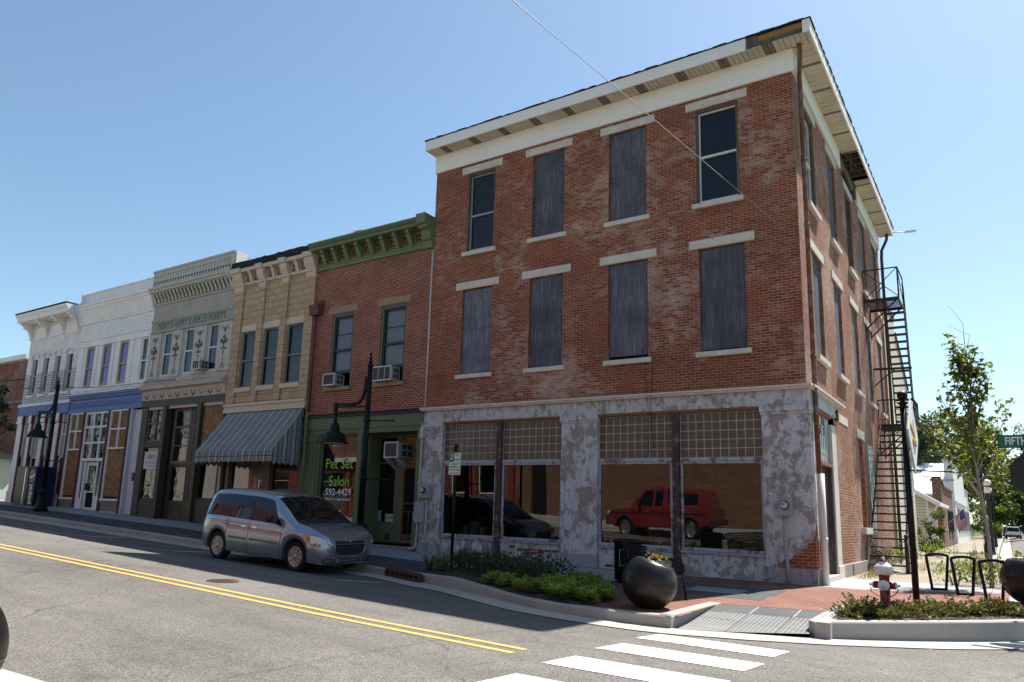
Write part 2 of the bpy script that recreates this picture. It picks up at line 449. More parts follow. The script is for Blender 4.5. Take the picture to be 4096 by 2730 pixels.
def m_leaf(name, a, b, c, rough=.5, tr=.35):
    t = NT(name)
    rn = t.n('ShaderNodeNewGeometry').outputs['Random Per Island']
    col = t.ramp(rn, (.0, a), (.5, b), (1, c))
    col = t.mix(1.0, col, t.ramp(t.noise(t.pos(), 2.5, 3), (.3, .7), (.7, 1.2)), 'MULTIPLY')
    d = t.n('ShaderNodeBsdfPrincipled'); t.put(d.inputs['Base Color'], col); d.inputs['Roughness'].default_value = rough; d.inputs['Specular IOR Level'].default_value = .35
    x = t.n('ShaderNodeBsdfTranslucent', Color=t.mix(1.0, col, (1.5,1.5,.55,1), 'MULTIPLY'))
    m = t.n('ShaderNodeMixShader', i0=tr, i1=d.outputs[0], i2=x.outputs[0])
    t.t.links.new(m.outputs[0], t.out.inputs[0]); return t.mat
def m_bark(name, a, b):
    t = NT(name); o = t.pos()
    n = t.noise(t.mapv(o, (1,1,.25)), 22, 6, .7)
    t.bsdf(t.mix(t.ramp(n, (.35, 0), (.65, 1)), a, b), .9, 0, t.bump(n, .5, .01), .15); return t.mat
CAM_LENS=26.2042; CAM_SX=0.026272; CAM_SY=0.029088
CAM_R=(0.821653, 0.568948, 0.034427); CAM_U=(0.078214, -0.172369, 0.981922); CAM_F=(-0.564597, 0.804107, 0.186127); CAM_C=(3.447446, -17.104606, 1.26)
SKY_STRENGTH=.08; SUN_STRENGTH=5.0; EXPOSURE=1.22
SKY_TINT=(.90,.985,.95,1)
# ------------------------------------------------------------------ terrain (metres; corner of the brick building = origin, street runs along x)
ZC = [(-200,2.6),(-60,1.52),(-36,1.04),(-10,.065),(-4,-.16),(-1,-.25),(3,-.28),(60,-.3)]
KC = [(-14,.30),(-9,.295),(-6.5,.22),(-4,.12),(0,.07),(60,.07)]
BASE = [(-200,2.4),(-60,1.45),(-36.6,.93),(-30.3,.815),(-26.6,.665),(-24.1,.568),(-20.7,.456),(-12.4,.103),(-9.94,.05),(-6,.02),(-4,0),(60,0)]
YC = -9.75
def zr(x, y):                                  # road surface
    m = interp(ZC, x) - interp(KC, x)*min(1.0, abs(y-YC)/4.8)**1.7
    s = -.235 + .0042*max(0, y) - .07*min(1.3, abs(x-8)/5.4)**2
    if y <= -5: return m
    t = max(0, min(1, (y+5)/6)); t = t*t*(3-2*t)
    k = max(0, min(1, (x-1.5)/2.5))
    return lerp(m, s, t*k)
KERB = [(-90,-3.45),(-60,-3.4),(-40,-3.35),(-30,-3.3),(-20,-3.33),(-13,-3.42),(-10,-3.5),(-9,-3.58),(-8.2,-3.75),(-7.5,-3.98),(-6.9,-4.25),(-6.2,-4.55),(-5.4,-4.95),(-4.7,-5.38),(-4.0,-5.8),(-3.4,-6.13),(-2.8,-6.36),(-2.2,-6.45),(-1.6,-6.45),(-1.1,-6.42),(-.68,-6.36)]
KERB2 = [(1.06,-5.42),(1.6,-4.93),(2.2,-4.37),(2.8,-3.78),(3.4,-3.15),(3.95,-2.45),(4.35,-1.7),(4.55,-.8),(4.5,1.0),(4.1,3.5),(3.4,6),(3.02,8.5),(2.9,12),(2.8,25),(2.6,60),(2.3,140),(2.2,230)]
def yk(x): return interp(KERB, x) if x < -.68 else interp(KERB2, max(x, 1.06)) if x > 1.06 else lerp(-6.36, -5.42, (x+.68)/1.74)
def zs(x, y):                                  # pavement surface
    b = interp(BASE, x)
    if y >= 0: return b + .0033*y if x > -1 else b
    y0 = interp(KERB, min(x, -.68)) if x < -8 else -6.3
    zt = zr(x, y0 + (0 if x < -8 else 2)) + .14 if x < -8 else -.126
    if -8 > x: return lerp(b, zt, min(1.1, y/y0))
    k = max(0, min(1, (x+8)/2)); zl = interp(BASE, x) + (zr(-8.01, -3.8)+.14 - interp(BASE,-8.01))*min(1.1, y/-3.8)
    return lerp(zl, b - .02*(-y), k)
def zground(x, y):
    return (interp(ZC, x) if y < 30 else lerp(interp(ZC, x), .0033*y, min(1, (y-30)/40))) - .8

g = MB()
xs = [-2500,-900,-400,-200,-130,-90,-60,-45,-36,-25,-15,-8,-3,0,3,8,15,30,60,120,400,900,2500]
ys = [-2500,-900,-300,-120,-60,-40,-25,-18,-10,-3,3,10,25,45,70,100,150,220,320,500,900,2500]
g.grid(xs, ys, zground)
def m_grass(name):
    t = NT(name); p = t.pos()
    n = t.noise(p, .25, 6, .6); f = t.noise(p, 14, 5, .7)
    c = t.ramp(t.math('ADD', t.math('MULTIPLY', n, .5), t.math('MULTIPLY', f, .5)), (.35, (.045,.06,.02)), (.5, (.07,.095,.03)), (.65, (.13,.13,.055)))
    t.bsdf(c, .9, 0, t.bump(f, .6, .04), .1); return t.mat
struct('ground', g, M('dry_grass', m_grass))

ASPH = M('asphalt', m_asphalt, (.075,.071,.066), (.215,.20,.178))
r = MB()
xs = frange(-95,-42,2.5) + frange(-41,-15,1)[0:] + frange(-14,16,.5) + frange(18,70,4)
ys = frange(-19,-1,.5) + frange(0,30,1.5) + frange(34,230,6)
r.grid(xs, ys, zr, keep=lambda x, y: (y < -2.6) or (1.2 < x < 16))
struct('road', r, ASPH)

CONC = M('pale_concrete', m_concrete, (.43,.40,.355), None, .4)
WALK = M('walk_concrete', m_concrete, (.36,.365,.37), (1.5,1.5), .4)
KERBM = M('kerb_concrete', m_concrete, (.40,.375,.35), None, .5, .9)
def offset(path, d):
    out = []
    for i, p in enumerate(path):
        a = path[max(0, i-1)]; b = path[min(len(path)-1, i+1)]
        t = Vector((b[0]-a[0], b[1]-a[1])).normalized(); n = Vector((-t.y, t.x))
        out.append((p[0]+n.x*d, p[1]+n.y*d))
    return out
def dense(path, st=.5):
    out = []
    for a, b in zip(path, path[1:]):
        n = max(1, min(60, int(math.hypot(b[0]-a[0], b[1]-a[1])/st)))
        out += [(lerp(a[0],b[0],k/n), lerp(a[1],b[1],k/n)) for k in range(n)]
    return out + [path[-1]]
def smooth(path, it=2):
    for _ in range(it):
        q = [path[0]]
        for a, b in zip(path, path[1:]):
            q += [(.75*a[0]+.25*b[0], .75*a[1]+.25*b[1]), (.25*a[0]+.75*b[0], .25*a[1]+.75*b[1])]
        path = q + [path[-1]]
    return path
def kerb(name, path, zt, side=1, w=.16, drop=.45):
    o = path; i = offset(path, .018*side); j = offset(path, w*side); mb = MB()
    for k in range(len(o)-1):
        def q(P, n, dz): return (P[n][0], P[n][1], zt(*P[n]) + dz)
        for A, da, B, db in ((o,-drop,o,-.02),(o,-.02,i,0),(i,0,j,0),(j,0,j,-drop)):
            mb.face([q(A,k,da), q(A,k+1,da), q(B,k+1,db), q(B,k,db)] if side < 0 else [q(A,k+1,da), q(A,k,da), q(B,k,db), q(B,k+1,db)])
    for n in (0, len(o)-1):
        mb.face([(o[n][0],o[n][1],zt(*o[n])-drop),(o[n][0],o[n][1],zt(*o[n])-.02),(i[n][0],i[n][1],zt(*i[n])),(j[n][0],j[n][1],zt(*j[n])),(j[n][0],j[n][1],zt(*j[n])-drop)])
    return struct(name, mb, KERBM)
def ztop(x, y): return zs(x, y) + .012
kp = dense(smooth(KERB)); kp2 = dense(smooth(KERB2))
kerb('kerb', kp, ztop, 1)
kerb('kerb', kp2, ztop, 1)
# returns beside the ramp, dying into the pavement
kerb('kerb', dense([(-.68,-6.36),(-.66,-5.6),(-.62,-4.9),(-.58,-4.35)], .2), lambda x, y: zs(x, y) + .012, 1, .2, .4)
kerb('kerb', dense([(1.06,-5.42),(1.05,-4.8),(1.0,-4.0),(.95,-3.2)], .2), lambda x, y: zs(x, y) + .014, -1, .2, .4)
# gutter pans
def strip(name, path, d0, d1, mat, dz, zf=None):
    zf = zf or zr; a = offset(path, d0); b = offset(path, d1); mb = MB(); mb.smooth = True
    for k in range(len(path)-1):
        mb.face([(b[k][0],b[k][1],zf(*b[k])+dz),(b[k+1][0],b[k+1][1],zf(*b[k+1])+dz),(a[k+1][0],a[k+1][1],zf(*a[k+1])+dz),(a[k][0],a[k][1],zf(*a[k])+dz)])
    return struct(name, mb, mat)
gl = kp + dense([(-.68,-6.36),(.2,-5.98),(1.06,-5.42)], .3)[1:] + kp2[1:]
strip('gutter', gl, .02, -.62, CONC, .012)
# pavement
p = MB()
xs = sorted(set(frange(-95,-42,3) + frange(-40,-10,.6) + frange(-9.8,4.4,.2)))
def band(mb, xs, y0, y1, zf, dz, ny=6):
    for a, b in zip(xs, xs[1:]):
        for k in range(ny):
            pt = []
            for x, t in ((a,k/ny),(b,k/ny),(b,(k+1)/ny),(a,(k+1)/ny)):
                yy0 = y0(x) if callable(y0) else y0; yy1 = y1(x) if callable(y1) else y1
                y = lerp(yy0, yy1, t); pt.append((x, y, zf(x, y)+dz))
            mb.smooth = True; mb.face(pt)
ka = offset(kp, .14)
def yin(x):
    return interp([(q[0], q[1]) for q in sorted(ka)], x)
band(p, [x for x in xs if x <= -.6], lambda x: yin(x), 1.2, zs, 0, 8)
kb = sorted(offset(kp2[:40], .14))
def yramp(x): return lerp(-4.45, -4.05, (x+.6)/1.6)
band(p, frange(-.6,.96,.12), yramp, 1.2, zs, 0, 8)
def yk2(x): return interp([(q[0], q[1]) for q in kb if q[1] < 3], x)
band(p, [x for x in frange(.94,4.46,.16)], lambda x: yk2(x), 3.0, zs, 0, 8)
kby = sorted([(q[1], q[0]) for q in kb + offset(kp2, .14)[40:] if q[1] > 1])
def kedge(y): return interp(kby, y)
struct('pavement', p, WALK); p = MB()
for a, b in zip(frange(3,230,1), frange(3,230,1)[1:]):
    ea, eb = kedge(a), kedge(b); p.face([(-2,a,zs(-2,a)),(ea,a,zs(ea,a)),(eb,b,zs(eb,b)),(-2,b,zs(-2,b))])
struct('pavement', p, M('old_warm_concrete', m_concrete, (.30,.255,.20), (2.1,2.1), .55))
p = MB(); band(p, frange(-.6,1.0,.2), 1.2, 3.0, zs, 0, 3); struct('pavement', p, WALK)
# dark paver strip along the kerb, brick field at the corner
def m_pavers(name, c1, c2, mo, w, h, ang=0, ms=.006, k=.3, off=.5):
    t = NT(name); v = t.n('ShaderNodeMapping', Vector=t.pos()); v.inputs['Rotation'].default_value = (0,0,R(ang))
    b = t.n('ShaderNodeTexBrick', Vector=v.outputs[0], Color1=c1, Color2=c2, Mortar=mo, Scale=1); b.offset = off
    b.inputs['Mortar Size'].default_value = ms; b.inputs['Brick Width'].default_value = w; b.inputs['Row Height'].default_value = h
    c = t.mix(1.0, b.outputs[0], t.ramp(t.noise(t.pos(), 1.0, 6, .6), (.3, .7), (.7, 1.1)), 'MULTIPLY')
    c = t.mix(t.ramp(t.noise(t.pos(), 40, 4, .7), (.4, 0), (.9, k)), c, (.05,.05,.05,1))
    t.bsdf(c, .85, 0, t.bump(t.math('SUBTRACT', t.noise(t.pos(), 50, 3), t.math('MULTIPLY', b.outputs[1], .8)), .45, .006), .2); return t.mat
DARKP = M('dark_pavers', m_pavers, (.060,.062,.072,1), (.085,.085,.095,1), (.03,.03,.03,1), .61, .61, 0, .006, .3, 0)
BRICKP = M('brick_pavers', m_pavers, (.20,.085,.062,1), (.26,.12,.088,1), (.085,.045,.035,1), .20, .10, 0, .008)
GREYP = M('grey_pavers', m_pavers, (.20,.20,.20,1), (.25,.25,.25,1), (.08,.08,.08,1), .3, .3, 0, .008, .3, 0)
d = MB(); band(d, [x for x in xs if x <= -7.2], lambda x: yin(x), lambda x: yin(x)+1.62, zs, .005, 3)
struct('paver_strip', d, DARKP)
d = MB(); band(d, frange(-4.9,-2.9,.2), -3.75, -2.45, zs, .0052, 3); band(d, frange(-7.2,-4.9,.2), -2.45, -1.75, zs, .0052, 2); 
struct('paver_strip', d, DARKP)
d = MB()
band(d, [x for x in frange(-3.3,-.6,.1)], lambda x: max(yin(x), -6.3), lambda x: -.14 if x > -2.6 else lerp(-2.3,-.14,(x+3.3)/.7), zs, .0045, 8)
band(d, frange(-.6,.94,.1), yramp, -.14, zs, .0045, 8)
band(d, frange(.94,3.3,.1), lambda x: max(yk2(x), lerp(-3.25,-2.45,(x-.94)/2.4)), lambda x: interp([(.9,-.2),(1.2,.55),(3.3,2.0)], x), zs, .0045, 6)
struct('brick_paving', d, BRICKP)
d = MB()
def qsheet(mb, c, n, zf, dz):
    for a in range(n):
        for b in range(n):
            pt = []
            for u, v in ((a/n,b/n),((a+1)/n,b/n),((a+1)/n,(b+1)/n),(a/n,(b+1)/n)):
                x = lerp(lerp(c[0][0],c[1][0],u), lerp(c[3][0],c[2][0],u), v); y = lerp(lerp(c[0][1],c[1][1],u), lerp(c[3][1],c[2][1],u), v)
                pt.append((x, y, zf(x, y)+dz))
            mb.smooth = True; mb.face(pt)
qsheet(d, [(-2.3,-3.5),(-.2,-3.5),(-.2,-1.6),(-2.3,-1.6)], 6, zs, .009)
struct('grey_paver_panel', d, M('dark_pavers2', m_pavers, (.07,.075,.08,1), (.095,.1,.105,1), (.04,.04,.04,1), .3, .15, 0, .006))
d = MB(); qsheet(d, [(-1.75,-2.95),(-.75,-2.95),(-.75,-2.15),(-1.75,-2.15)], 4, zs, .0135)
struct('paving_slab', d, M('slab_concrete', m_concrete, (.26,.27,.28), None, .3))
d = MB(); qsheet(d, [(1.15,-.1),(3.3,1.5),(3.35,1.95),(1.2,.5)], 6, zs, .0085); qsheet(d, [(2.9,-1.9),(4.2,-.9),(4.3,-.1),(3.0,-1.2)], 5, zs, .0085)
struct('grey_paver_panel', d, GREYP)
d = MB(); band(d, frange(-10.7,0.1,.3), -.14, .02, zs, .0065, 1); struct('foundation_strip', d, CONC)
# ramp with tactile paving
def zramp(x, y):
    t = max(0, min(1, (yramp(x)-y)/1.75)); return lerp(zs(x, yramp(x)), zr(x, -6.2)+.016, t)
def yband(x): return yramp(x) - .55
def ybot(x): return lerp(-6.40,-5.50,(x+.62)/1.64)
d = MB(); band(d, frange(-.6,.99,.1), lambda x: yband(x), lambda x: yramp(x), zramp, .002, 2)
struct('ramp_pavers', d, M('ramp_pavers', m_pavers, (.085,.09,.095,1), (.105,.11,.115,1), (.34,.33,.32,1), .61, 5, 0, .012, .25, 0))
d = MB(); band(d, frange(-.6,1.0,.1), lambda x: ybot(x), lambda x: yband(x), zramp, 0, 3)
TACT = M('tactile_grey', m_concrete, (.25,.25,.245), (.6,.6), .35)
y = 0
for i in range(26):
    for j in range(22):
        x = -.56 + i*.06; y = yband(x) - .04 - j*.06
        if y > ybot(x) + .03: d.lathe([(.012,0),(.009,.005)], (x, y, zramp(x, y)), 6)
struct('tactile_paving', d, TACT)
# soil beds
SOIL = M('bark_mulch', lambda n: (lambda t: (t.bsdf(t.ramp(t.vor(t.mapv(t.pos(), (40,18,1)), 1, 1), (.0, (.03,.022,.018)), (.6, (.075,.055,.045)), (1, (.17,.14,.12))), .95, 0, t.bump(t.noise(t.pos(), 45, 4), .9, .02), .1), t.mat)[1])(NT(n)))
BED = [(-7.75,-3.7),(-7.55,-2.75),(-7.0,-2.5),(-4.9,-2.5),(-3.0,-3.75),(-2.15,-5.2),(-2.1,-6.1)]
def in_bed(x, y):
    if not (-7.7 < x < -2.1): return False
    top = interp([(-7.7,-3.2),(-7.4,-2.6),(-4.9,-2.5),(-3.6,-3.3),(-2.9,-3.9),(-2.1,-5.2)], x)
    return yin(x) < y < top
d = MB(); band(d, frange(-7.75,-2.1,.15), lambda x: yin(x)+.0, lambda x: max(yin(x)+.02, interp([(-7.75,-3.4),(-7.4,-2.6),(-4.9,-2.5),(-3.6,-3.3),(-2.9,-3.9),(-2.1,-5.2)], x)), lambda x, y: zs(x, y) + .025*math.sin(7*x)*math.cos(5*y), .02, 6)
struct('planting_bed', d, SOIL)
d = MB(); band(d, frange(1.2,3.9,.15), lambda x: yk2(x)+.02, lambda x: max(yk2(x)+.1, interp([(1.2,-3.3),(2.4,-2.75),(3.2,-2.2),(3.9,-1.9)], x)), lambda x, y: zs(x, y) + .015*math.sin(9*x)*math.cos(6*y), .016, 5)
struct('planting_bed', d, SOIL)
# painted markings
YEL = M('yellow_paint', m_paint, (.74,.38,.085,1), .3, (.2,.17,.12,1), .6, 3)
WHP = M('white_road_paint', m_paint, (.78,.77,.74,1), .3, (.3,.3,.29,1), .6, 3, .09, (.2,.19,.18,1))
for y0 in (-9.57, -9.84):
    d = MB(); band(d, frange(-90,-1.15,.8), y0-.047, y0+.047, zr, .005, 1); struct('yellow_centre_line', d, YEL)
for k, y0 in enumerate((-7.36, -8.53, -9.75, -10.97)):
    d = MB(); sk = -.02
    qsheet(d, [(-.66,y0-.30),(1.05,y0-.31),(1.1,y0+.30),(-.58,y0+.30)], 4, zr, .006)
    struct('crosswalk_bar', d, WHP)
STALL = M('stall_paint', m_paint, (.80,.80,.80,1), .35, (.15,.15,.15,1), .6, 6, .06, (.1,.1,.1,1))
for a, b in (((-31.6,-4.05),(-33.0,-5.8)), ((-19.0,-4.05),(-20.2,-6.3)), ((-14.4,-4.05),(-15.1,-5.75)), ((-7.55,-4.9),(-7.75,-6.1))):
    d = MB(); t = Vector((b[0]-a[0], b[1]-a[1], 0)).normalized(); n = Vector((-t.y, t.x, 0))*.05
    for k in range(6):
        p0 = Vector((*a,0)).lerp(Vector((*b,0)), k/6); p1 = Vector((*a,0)).lerp(Vector((*b,0)), (k+1)/6)
        d.face([(q.x, q.y, zr(q.x, q.y)+.005) for q in (p0-n, p1-n, p1+n, p0+n)])
    struct('parking_line', d, STALL)
# near side of the street: kerb, gutter and pavement under the viewer
NK = [(-95,-16.1),(-30,-16.1),(-12,-16.1),(-8.5,-16.0),(-7,-15.7),(-5.6,-15.0),(-4.6,-14.5),(-3.6,-14.35),(-1,-14.3),(3,-14.3),(5,-14.5),(6.2,-15.3),(6.6,-17),(6.6,-30)]
def znear(x, y): return zr(x, -14.2 if x > -5 else -15.9) + .15 + .02*max(0, -15-y)
nk = dense(smooth(NK)); kerb('kerb', nk, lambda x, y: znear(x, y)+.005, -1); strip('gutter', nk, .6, .02, CONC, .012)
d = MB(); ni = sorted([q for q in offset(nk, -.14) if q[0] < 6.3 and q[1] > -17]); yn = lambda x: interp(ni, x)
band(d, [x for x in frange(-90,-12,3)] + frange(-11.8,6.2,.3), -19.6, yn, znear, 0, 6); struct('pavement', d, WALK)
# iron cover and kerb inlet
IRON = M('cast_iron', m_metal, (.045,.035,.03), .7, .5)
mh = MB(); c = (-7.62,-8.9); zc0 = zr(*c)
mh.lathe([(.30,-.01),(.30,.006),(.285,.007)], (*c, zc0), 32)
for i in range(-4,5):
    for j in range(-4,5):
        if i*i+j*j < 17: mh.box(c[0]+i*.06-.02, c[0]+i*.06+.02, c[1]+j*.06-.02, c[1]+j*.06+.02, zc0+.006, zc0+.013)
tag(mh.build('manhole_cover', IRON), 'round rusty iron manhole cover set in the sunlit road', 'manhole cover')
dr = thing('storm_drain', 'rusty iron storm drain inlet with round openings in the shaded kerb', 'storm drain', (-7.9,-4.1,zr(-7.9,-4.2)))
a = Vector((-8.5,-3.72,0)); b = Vector((-7.05,-4.28,0)); t = (b-a).normalized(); n = Vector((t.y,-t.x,0)); zb = zr(-7.9,-4.2)
m = MB()
for k in range(7):
    c = a.lerp(b, (k+.5)/7) + n*.02; m.obox((c.x, c.y, zb+.165), t*.104, n*.05, (0,0,.03)); m.obox((c.x, c.y, zb+.035), t*.104, n*.05, (0,0,.03))
for k in range(8):
    c = a.lerp(b, k/7) + n*.02; m.obox((c.x, c.y, zb+.1), t*.03, n*.048, (0,0,.07))
m.build('inlet_frame', IRON, dr)
m = MB(); c = (a+b)/2 + n*.012; m.obox((c.x, c.y, zb+.1), t*.72, n*.012, (0,0,.075)); m.build('dark_opening', M('black_void', m_plain, (.004,.004,.004,1), .95), dr)
# ------------------------------------------------------------------ building helpers
def fb(mb, pl, u0, u1, d0, d1, z0, z1, c=0.0):      # box on a facade: u along it, d inward
    if pl == 'y': mb.box(u0, u1, c+d0, c+d1, z0, z1)
    else: mb.box(c-d1, c-d0, u0, u1, z0, z1)
GLASS = M('window_glass', m_glass, 1.5, (.55,.60,.62,1), .006, 1.2, .012)
GLASS_OLD = M('old_wavy_glass', m_glass, 1.85, (.5,.55,.57,1), .05, 2.6, .008)
SHOPG = M('shop_glass', m_glass, 1.75, (.62,.66,.66,1), .0022, .5, .012)
VOID = M('black_void', m_plain, (.004,.004,.004,1), .95)
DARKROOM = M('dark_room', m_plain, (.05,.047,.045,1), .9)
def pane(mb, pl, u0, u1, z0, z1, d, c=0, tilt=0):
    f = math.tan(R(tilt))*(z1-z0)
    q = [(u0,d,z0),(u1,d,z0),(u1,d+f,z1),(u0,d+f,z1)]
    mb.face([(a, c+b, z) if pl == 'y' else (c-b, a, z) for a, b, z in q])
def sash(b, pl, u0, u1, z0, z1, fmat, gmat, d=.12, fw=.06, mid=.5, rail=.05, th=.06, c=0, name='window', label=None, mull=(), blind=None, extra=(), tilt=0):
    m = MB(); fb(m,pl,u0,u0+fw,d-th/2,d+th/2,z0,z1,c); fb(m,pl,u1-fw,u1,d-th/2,d+th/2,z0,z1,c)
    fb(m,pl,u0+fw,u1-fw,d-th/2,d+th/2,z1-fw,z1,c); fb(m,pl,u0+fw,u1-fw,d-th/2,d+th/2,z0,z0+fw*1.2,c)
    zm = lerp(z0, z1, mid)
    if mid: fb(m,pl,u0+fw,u1-fw,d-th/2-.012,d+th/2-.01,zm-rail/2,zm+rail/2,c)
    for z in extra: fb(m,pl,u0+fw,u1-fw,d-th/2,d+th/2-.005,z-.02,z+.02,c)
    for u in mull: fb(m,pl,u-.02,u+.02,d-th/2+.004,d+th/2-.004,z0+fw*1.2,z1-fw,c)
    w = m.build(name, fmat, b, label=label)
    g = MB(); pane(g,pl,u0+fw*.6,u1-fw*.6,z0+fw*.6,z1-fw*.6,d+th/2-.012,c,tilt); g.build('pane', gmat, w)
    if blind:
        k = MB(); pane(k,pl,u0+fw*.5,u1-fw*.5,blind[1],z1-.03,d+.10,c); k.build(blind[2] if len(blind) > 2 else 'blind', blind[0], w)
    return w
def slab(b, par, name, pl, u0, u1, d0, d1, z0, z1, mat, c=0, rough=0):
    m = MB(); fb(m, pl, u0, u1, d0, d1, z0, z1, c); return m.build(name, mat, par)
def shell(b, x0, x1, y1, z0, z1, mat, y0=.0, left=True, right=True, ext=True):
    m = MB()
    if left: m.face([(x0,y1,z0),(x0,y0,z0),(x0,y0,z1),(x0,y1,z1)])
    if right: m.face([(x1,y0,z0),(x1,y1,z0),(x1,y1,z1),(x1,y0,z1)])
    m.face([(x1,y1,z0),(x0,y1,z0),(x0,y1,z1),(x1,y1,z1)])
    return m.build('side_wall', mat, b)
def flat_roof(b, x0, x1, y0, y1, z, mat=None):
    m = MB(); m.box(x0, x1, y0, y1, z-.15, z); return m.build('roof', mat or M('roof_felt', m_plain, (.05,.05,.05,1), .9), b)
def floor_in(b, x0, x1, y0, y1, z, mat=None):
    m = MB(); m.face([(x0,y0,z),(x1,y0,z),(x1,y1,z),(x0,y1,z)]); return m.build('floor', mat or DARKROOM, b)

# ------------------------------------------------------------------ three storey corner building
CB = thing('brick_building', 'three storey weathered red brick corner building with boarded windows and white cornice', 'building', (-5.3,0,0))
BR1 = M('old_red_brick', m_brick, (.205,.054,.029), (.255,.069,.037), (.30,.088,.05), (.43,.27,.18,1), white=(.66,.50,.41), wamt=.10, wscale=.36, dirt=.42, ms=.0075)
BR1S = M('old_red_brick_side', m_brick, (.20,.06,.034), (.25,.078,.046), (.29,.10,.06), (.42,.29,.20,1), white=(.48,.38,.31), wamt=.125, wscale=.45, seed=4, dirt=.3, ms=.009)
PLY = M('weathered_plywood', m_ply, (.05,.052,.066), (.12,.122,.145), (.27,.27,.30))
STONE = M('limestone', m_paint, (.66,.60,.51,1), .35, (.26,.21,.17,1), .85, 2.5, .03, (.2,.16,.13,1), .4)
PEEL = M('peeling_plaster', m_peel, (.55,.545,.575,1), (.37,.305,.275,1), .565, 6.5, .5)
PEEL2 = M('worn_band_plaster', m_peel, (.53,.52,.54,1), (.36,.315,.28,1), .55, 7, .9)
WHITE = M('white_siding', m_paint, (.86,.83,.77,1), .12, (.45,.38,.30,1), .5, .7)
RUST = M('rusty_iron', m_metal, (.10,.055,.04,1), .75, .9, rc=(.20,.075,.03,1))
RUSTC = M('rusty_column', m_metal, (.045,.022,.018,1), .6, .25, rc=(.20,.15,.13,1))
W3 = [(-9.42,-8.42),(-7.12,-6.08),(-4.73,-3.66),(-2.34,-1.29)]; W2 = [(-9.47,-8.42),(-7.14,-6.08),(-4.73,-3.64),(-2.31,-1.22)]
S3 = [(1.12,2.18),(4.0,5.05),(6.75,7.8),(9.42,10.45),(12.1,13.1)]; S2 = [(1.32,2.4),(3.98,5.05),(6.7,7.75),(9.3,10.35),(12.0,13.0)]
Z3 = (8.91,11.43); Z2 = (5.17,7.73)
m = MB(); m.wall('y', 0, -10.69, 0, 4.2, 11.78, [(*w,*Z3) for w in W3] + [(*w,*Z2) for w in W2], .22); m.build('front_wall', BR1, CB)
m = MB(); m.wall('x', 0, 0, 3.62, 4.2, 11.78, [(*S3[0],*Z3),(*S2[0],*Z2)], -.22)
m.wall('x', 0, 3.62, 14.0, .3, 11.78, [(*w,*Z3) for w in S3[1:]] + [(*w,*Z2) for w in S2[1:]] + [(6.62,7.35,1.2,3.72)], -.22)
m.wall('x', 0, 2.92, 3.62, .3, 3.84, [], -.22); m.build('side_wall', BR1S, CB)
m = MB(); m.face([(0,14,0),(-10.69,14,0),(-10.69,14,12.3),(0,14,12.3)]); m.face([(-10.69,14,0),(-10.69,0.0,0),(-10.69,0.0,12.3),(-10.69,14,12.3)]); m.build('back_wall', BR1, CB)
# party wall shows above the green neighbour: dark brick return
# interior floors keep the rooms apart
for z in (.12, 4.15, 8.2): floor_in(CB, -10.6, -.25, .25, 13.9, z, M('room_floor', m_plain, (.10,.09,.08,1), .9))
m = MB(); m.box(-10.6, -.3, 6.0, 6.1, .13, 4.1); m.build('room_partition', M('room_wall', m_plain, (.14,.13,.12,1), .9), CB)
GREYFR = M('grey_alu_frame', m_paint, (.35,.37,.40,1), .3, (.1,.1,.1,1), .4, 3)
WHFR = M('white_frame', m_paint, (.72,.73,.74,1), .2, (.3,.3,.3,1), .5, 3)
OLDWOOD = M('old_bare_wood', m_ply, (.06,.05,.04), (.15,.125,.105), (.27,.24,.21))
def lint(w, pl, u0, u1, z0, z1, k=.24, sk=.10, sh=.11, c=0):
    m = MB(); fb(m, pl, u0-k, u1+k, -.025, .05, z1+.02, z1+.235, c); m.build('lintel', STONE, w)
    m = MB(); fb(m, pl, u0-sk, u1+sk, -.09, .12, z0-.13, z0-.012, c); m.build('sill', STONE, w)
def board(b, pl, u0, u1, z0, z1, d=.07, gap=.03, tilt=0):
    m = MB(); fb(m, pl, u0+.015, u1-.015, d, d+.02, z0+gap, z1-.01)
    if pl == 'y':
        m.cm = 1; rb = random.Random(int(u0*100+z0*10)); zj = lerp(z0, z1, rb.uniform(.35,.62))
        if rb.random() < .6: fb(m, pl, u0+.02, u1-.02, d-.001, d+.001, zj, zj+.006)
        for q in range(5):
            for uu in (u0+.05, u1-.05): zz = lerp(z0+gap+.05, z1-.06, q/4)+rb.uniform(-.03,.03); fb(m, pl, uu-.008, uu+.008, d-.004, d, zz-.008, zz+.008)
    w = m.build('window_board', [PLY, VOID], b)
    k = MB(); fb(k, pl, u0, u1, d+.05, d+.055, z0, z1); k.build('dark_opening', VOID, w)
    lint(w, pl, u0, u1, z0, z1); return w
def tallwin(b, pl, u0, u1, z0, z1, fm, mid=.47):
    w = sash(b, pl, u0+.03, u1-.02, z0+.03, z1-.05, fm, GLASS, .12, .055, mid, .05)
    k = MB(); fb(k, pl, u0+.001, u0+.055, .02, .2, z0+.001, z1-.001); fb(k, pl, u1-.055, u1-.001, .02, .2, z0+.001, z1-.001); fb(k, pl, u0+.055, u1-.055, .02, .2, z1-.07, z1-.001); k.build('wooden_frame', OLDWOOD, w)
    lint(w, pl, u0, u1, z0, z1); return w
tallwin(CB, 'y', *W3[0], *Z3, GREYFR, .46); board(CB, 'y', *W3[1], *Z3, gap=.05); board(CB, 'y', *W3[2], *Z3); tallwin(CB, 'y', *W3[3], *Z3, WHFR, .5)
for i, w in enumerate(W2): board(CB, 'y', *w, *Z2, gap=(.04,.04,.10,.05)[i])
tallwin(CB, 'x', *S3[0], *Z3, WHFR, .5); tallwin(CB, 'x', *S3[2], *Z3, OLDWOOD, .5)
for i in (1, 3, 4): board(CB, 'x', *S3[i], *Z3, .06)
for i in range(5): board(CB, 'x', *S2[i], *Z2, .06)
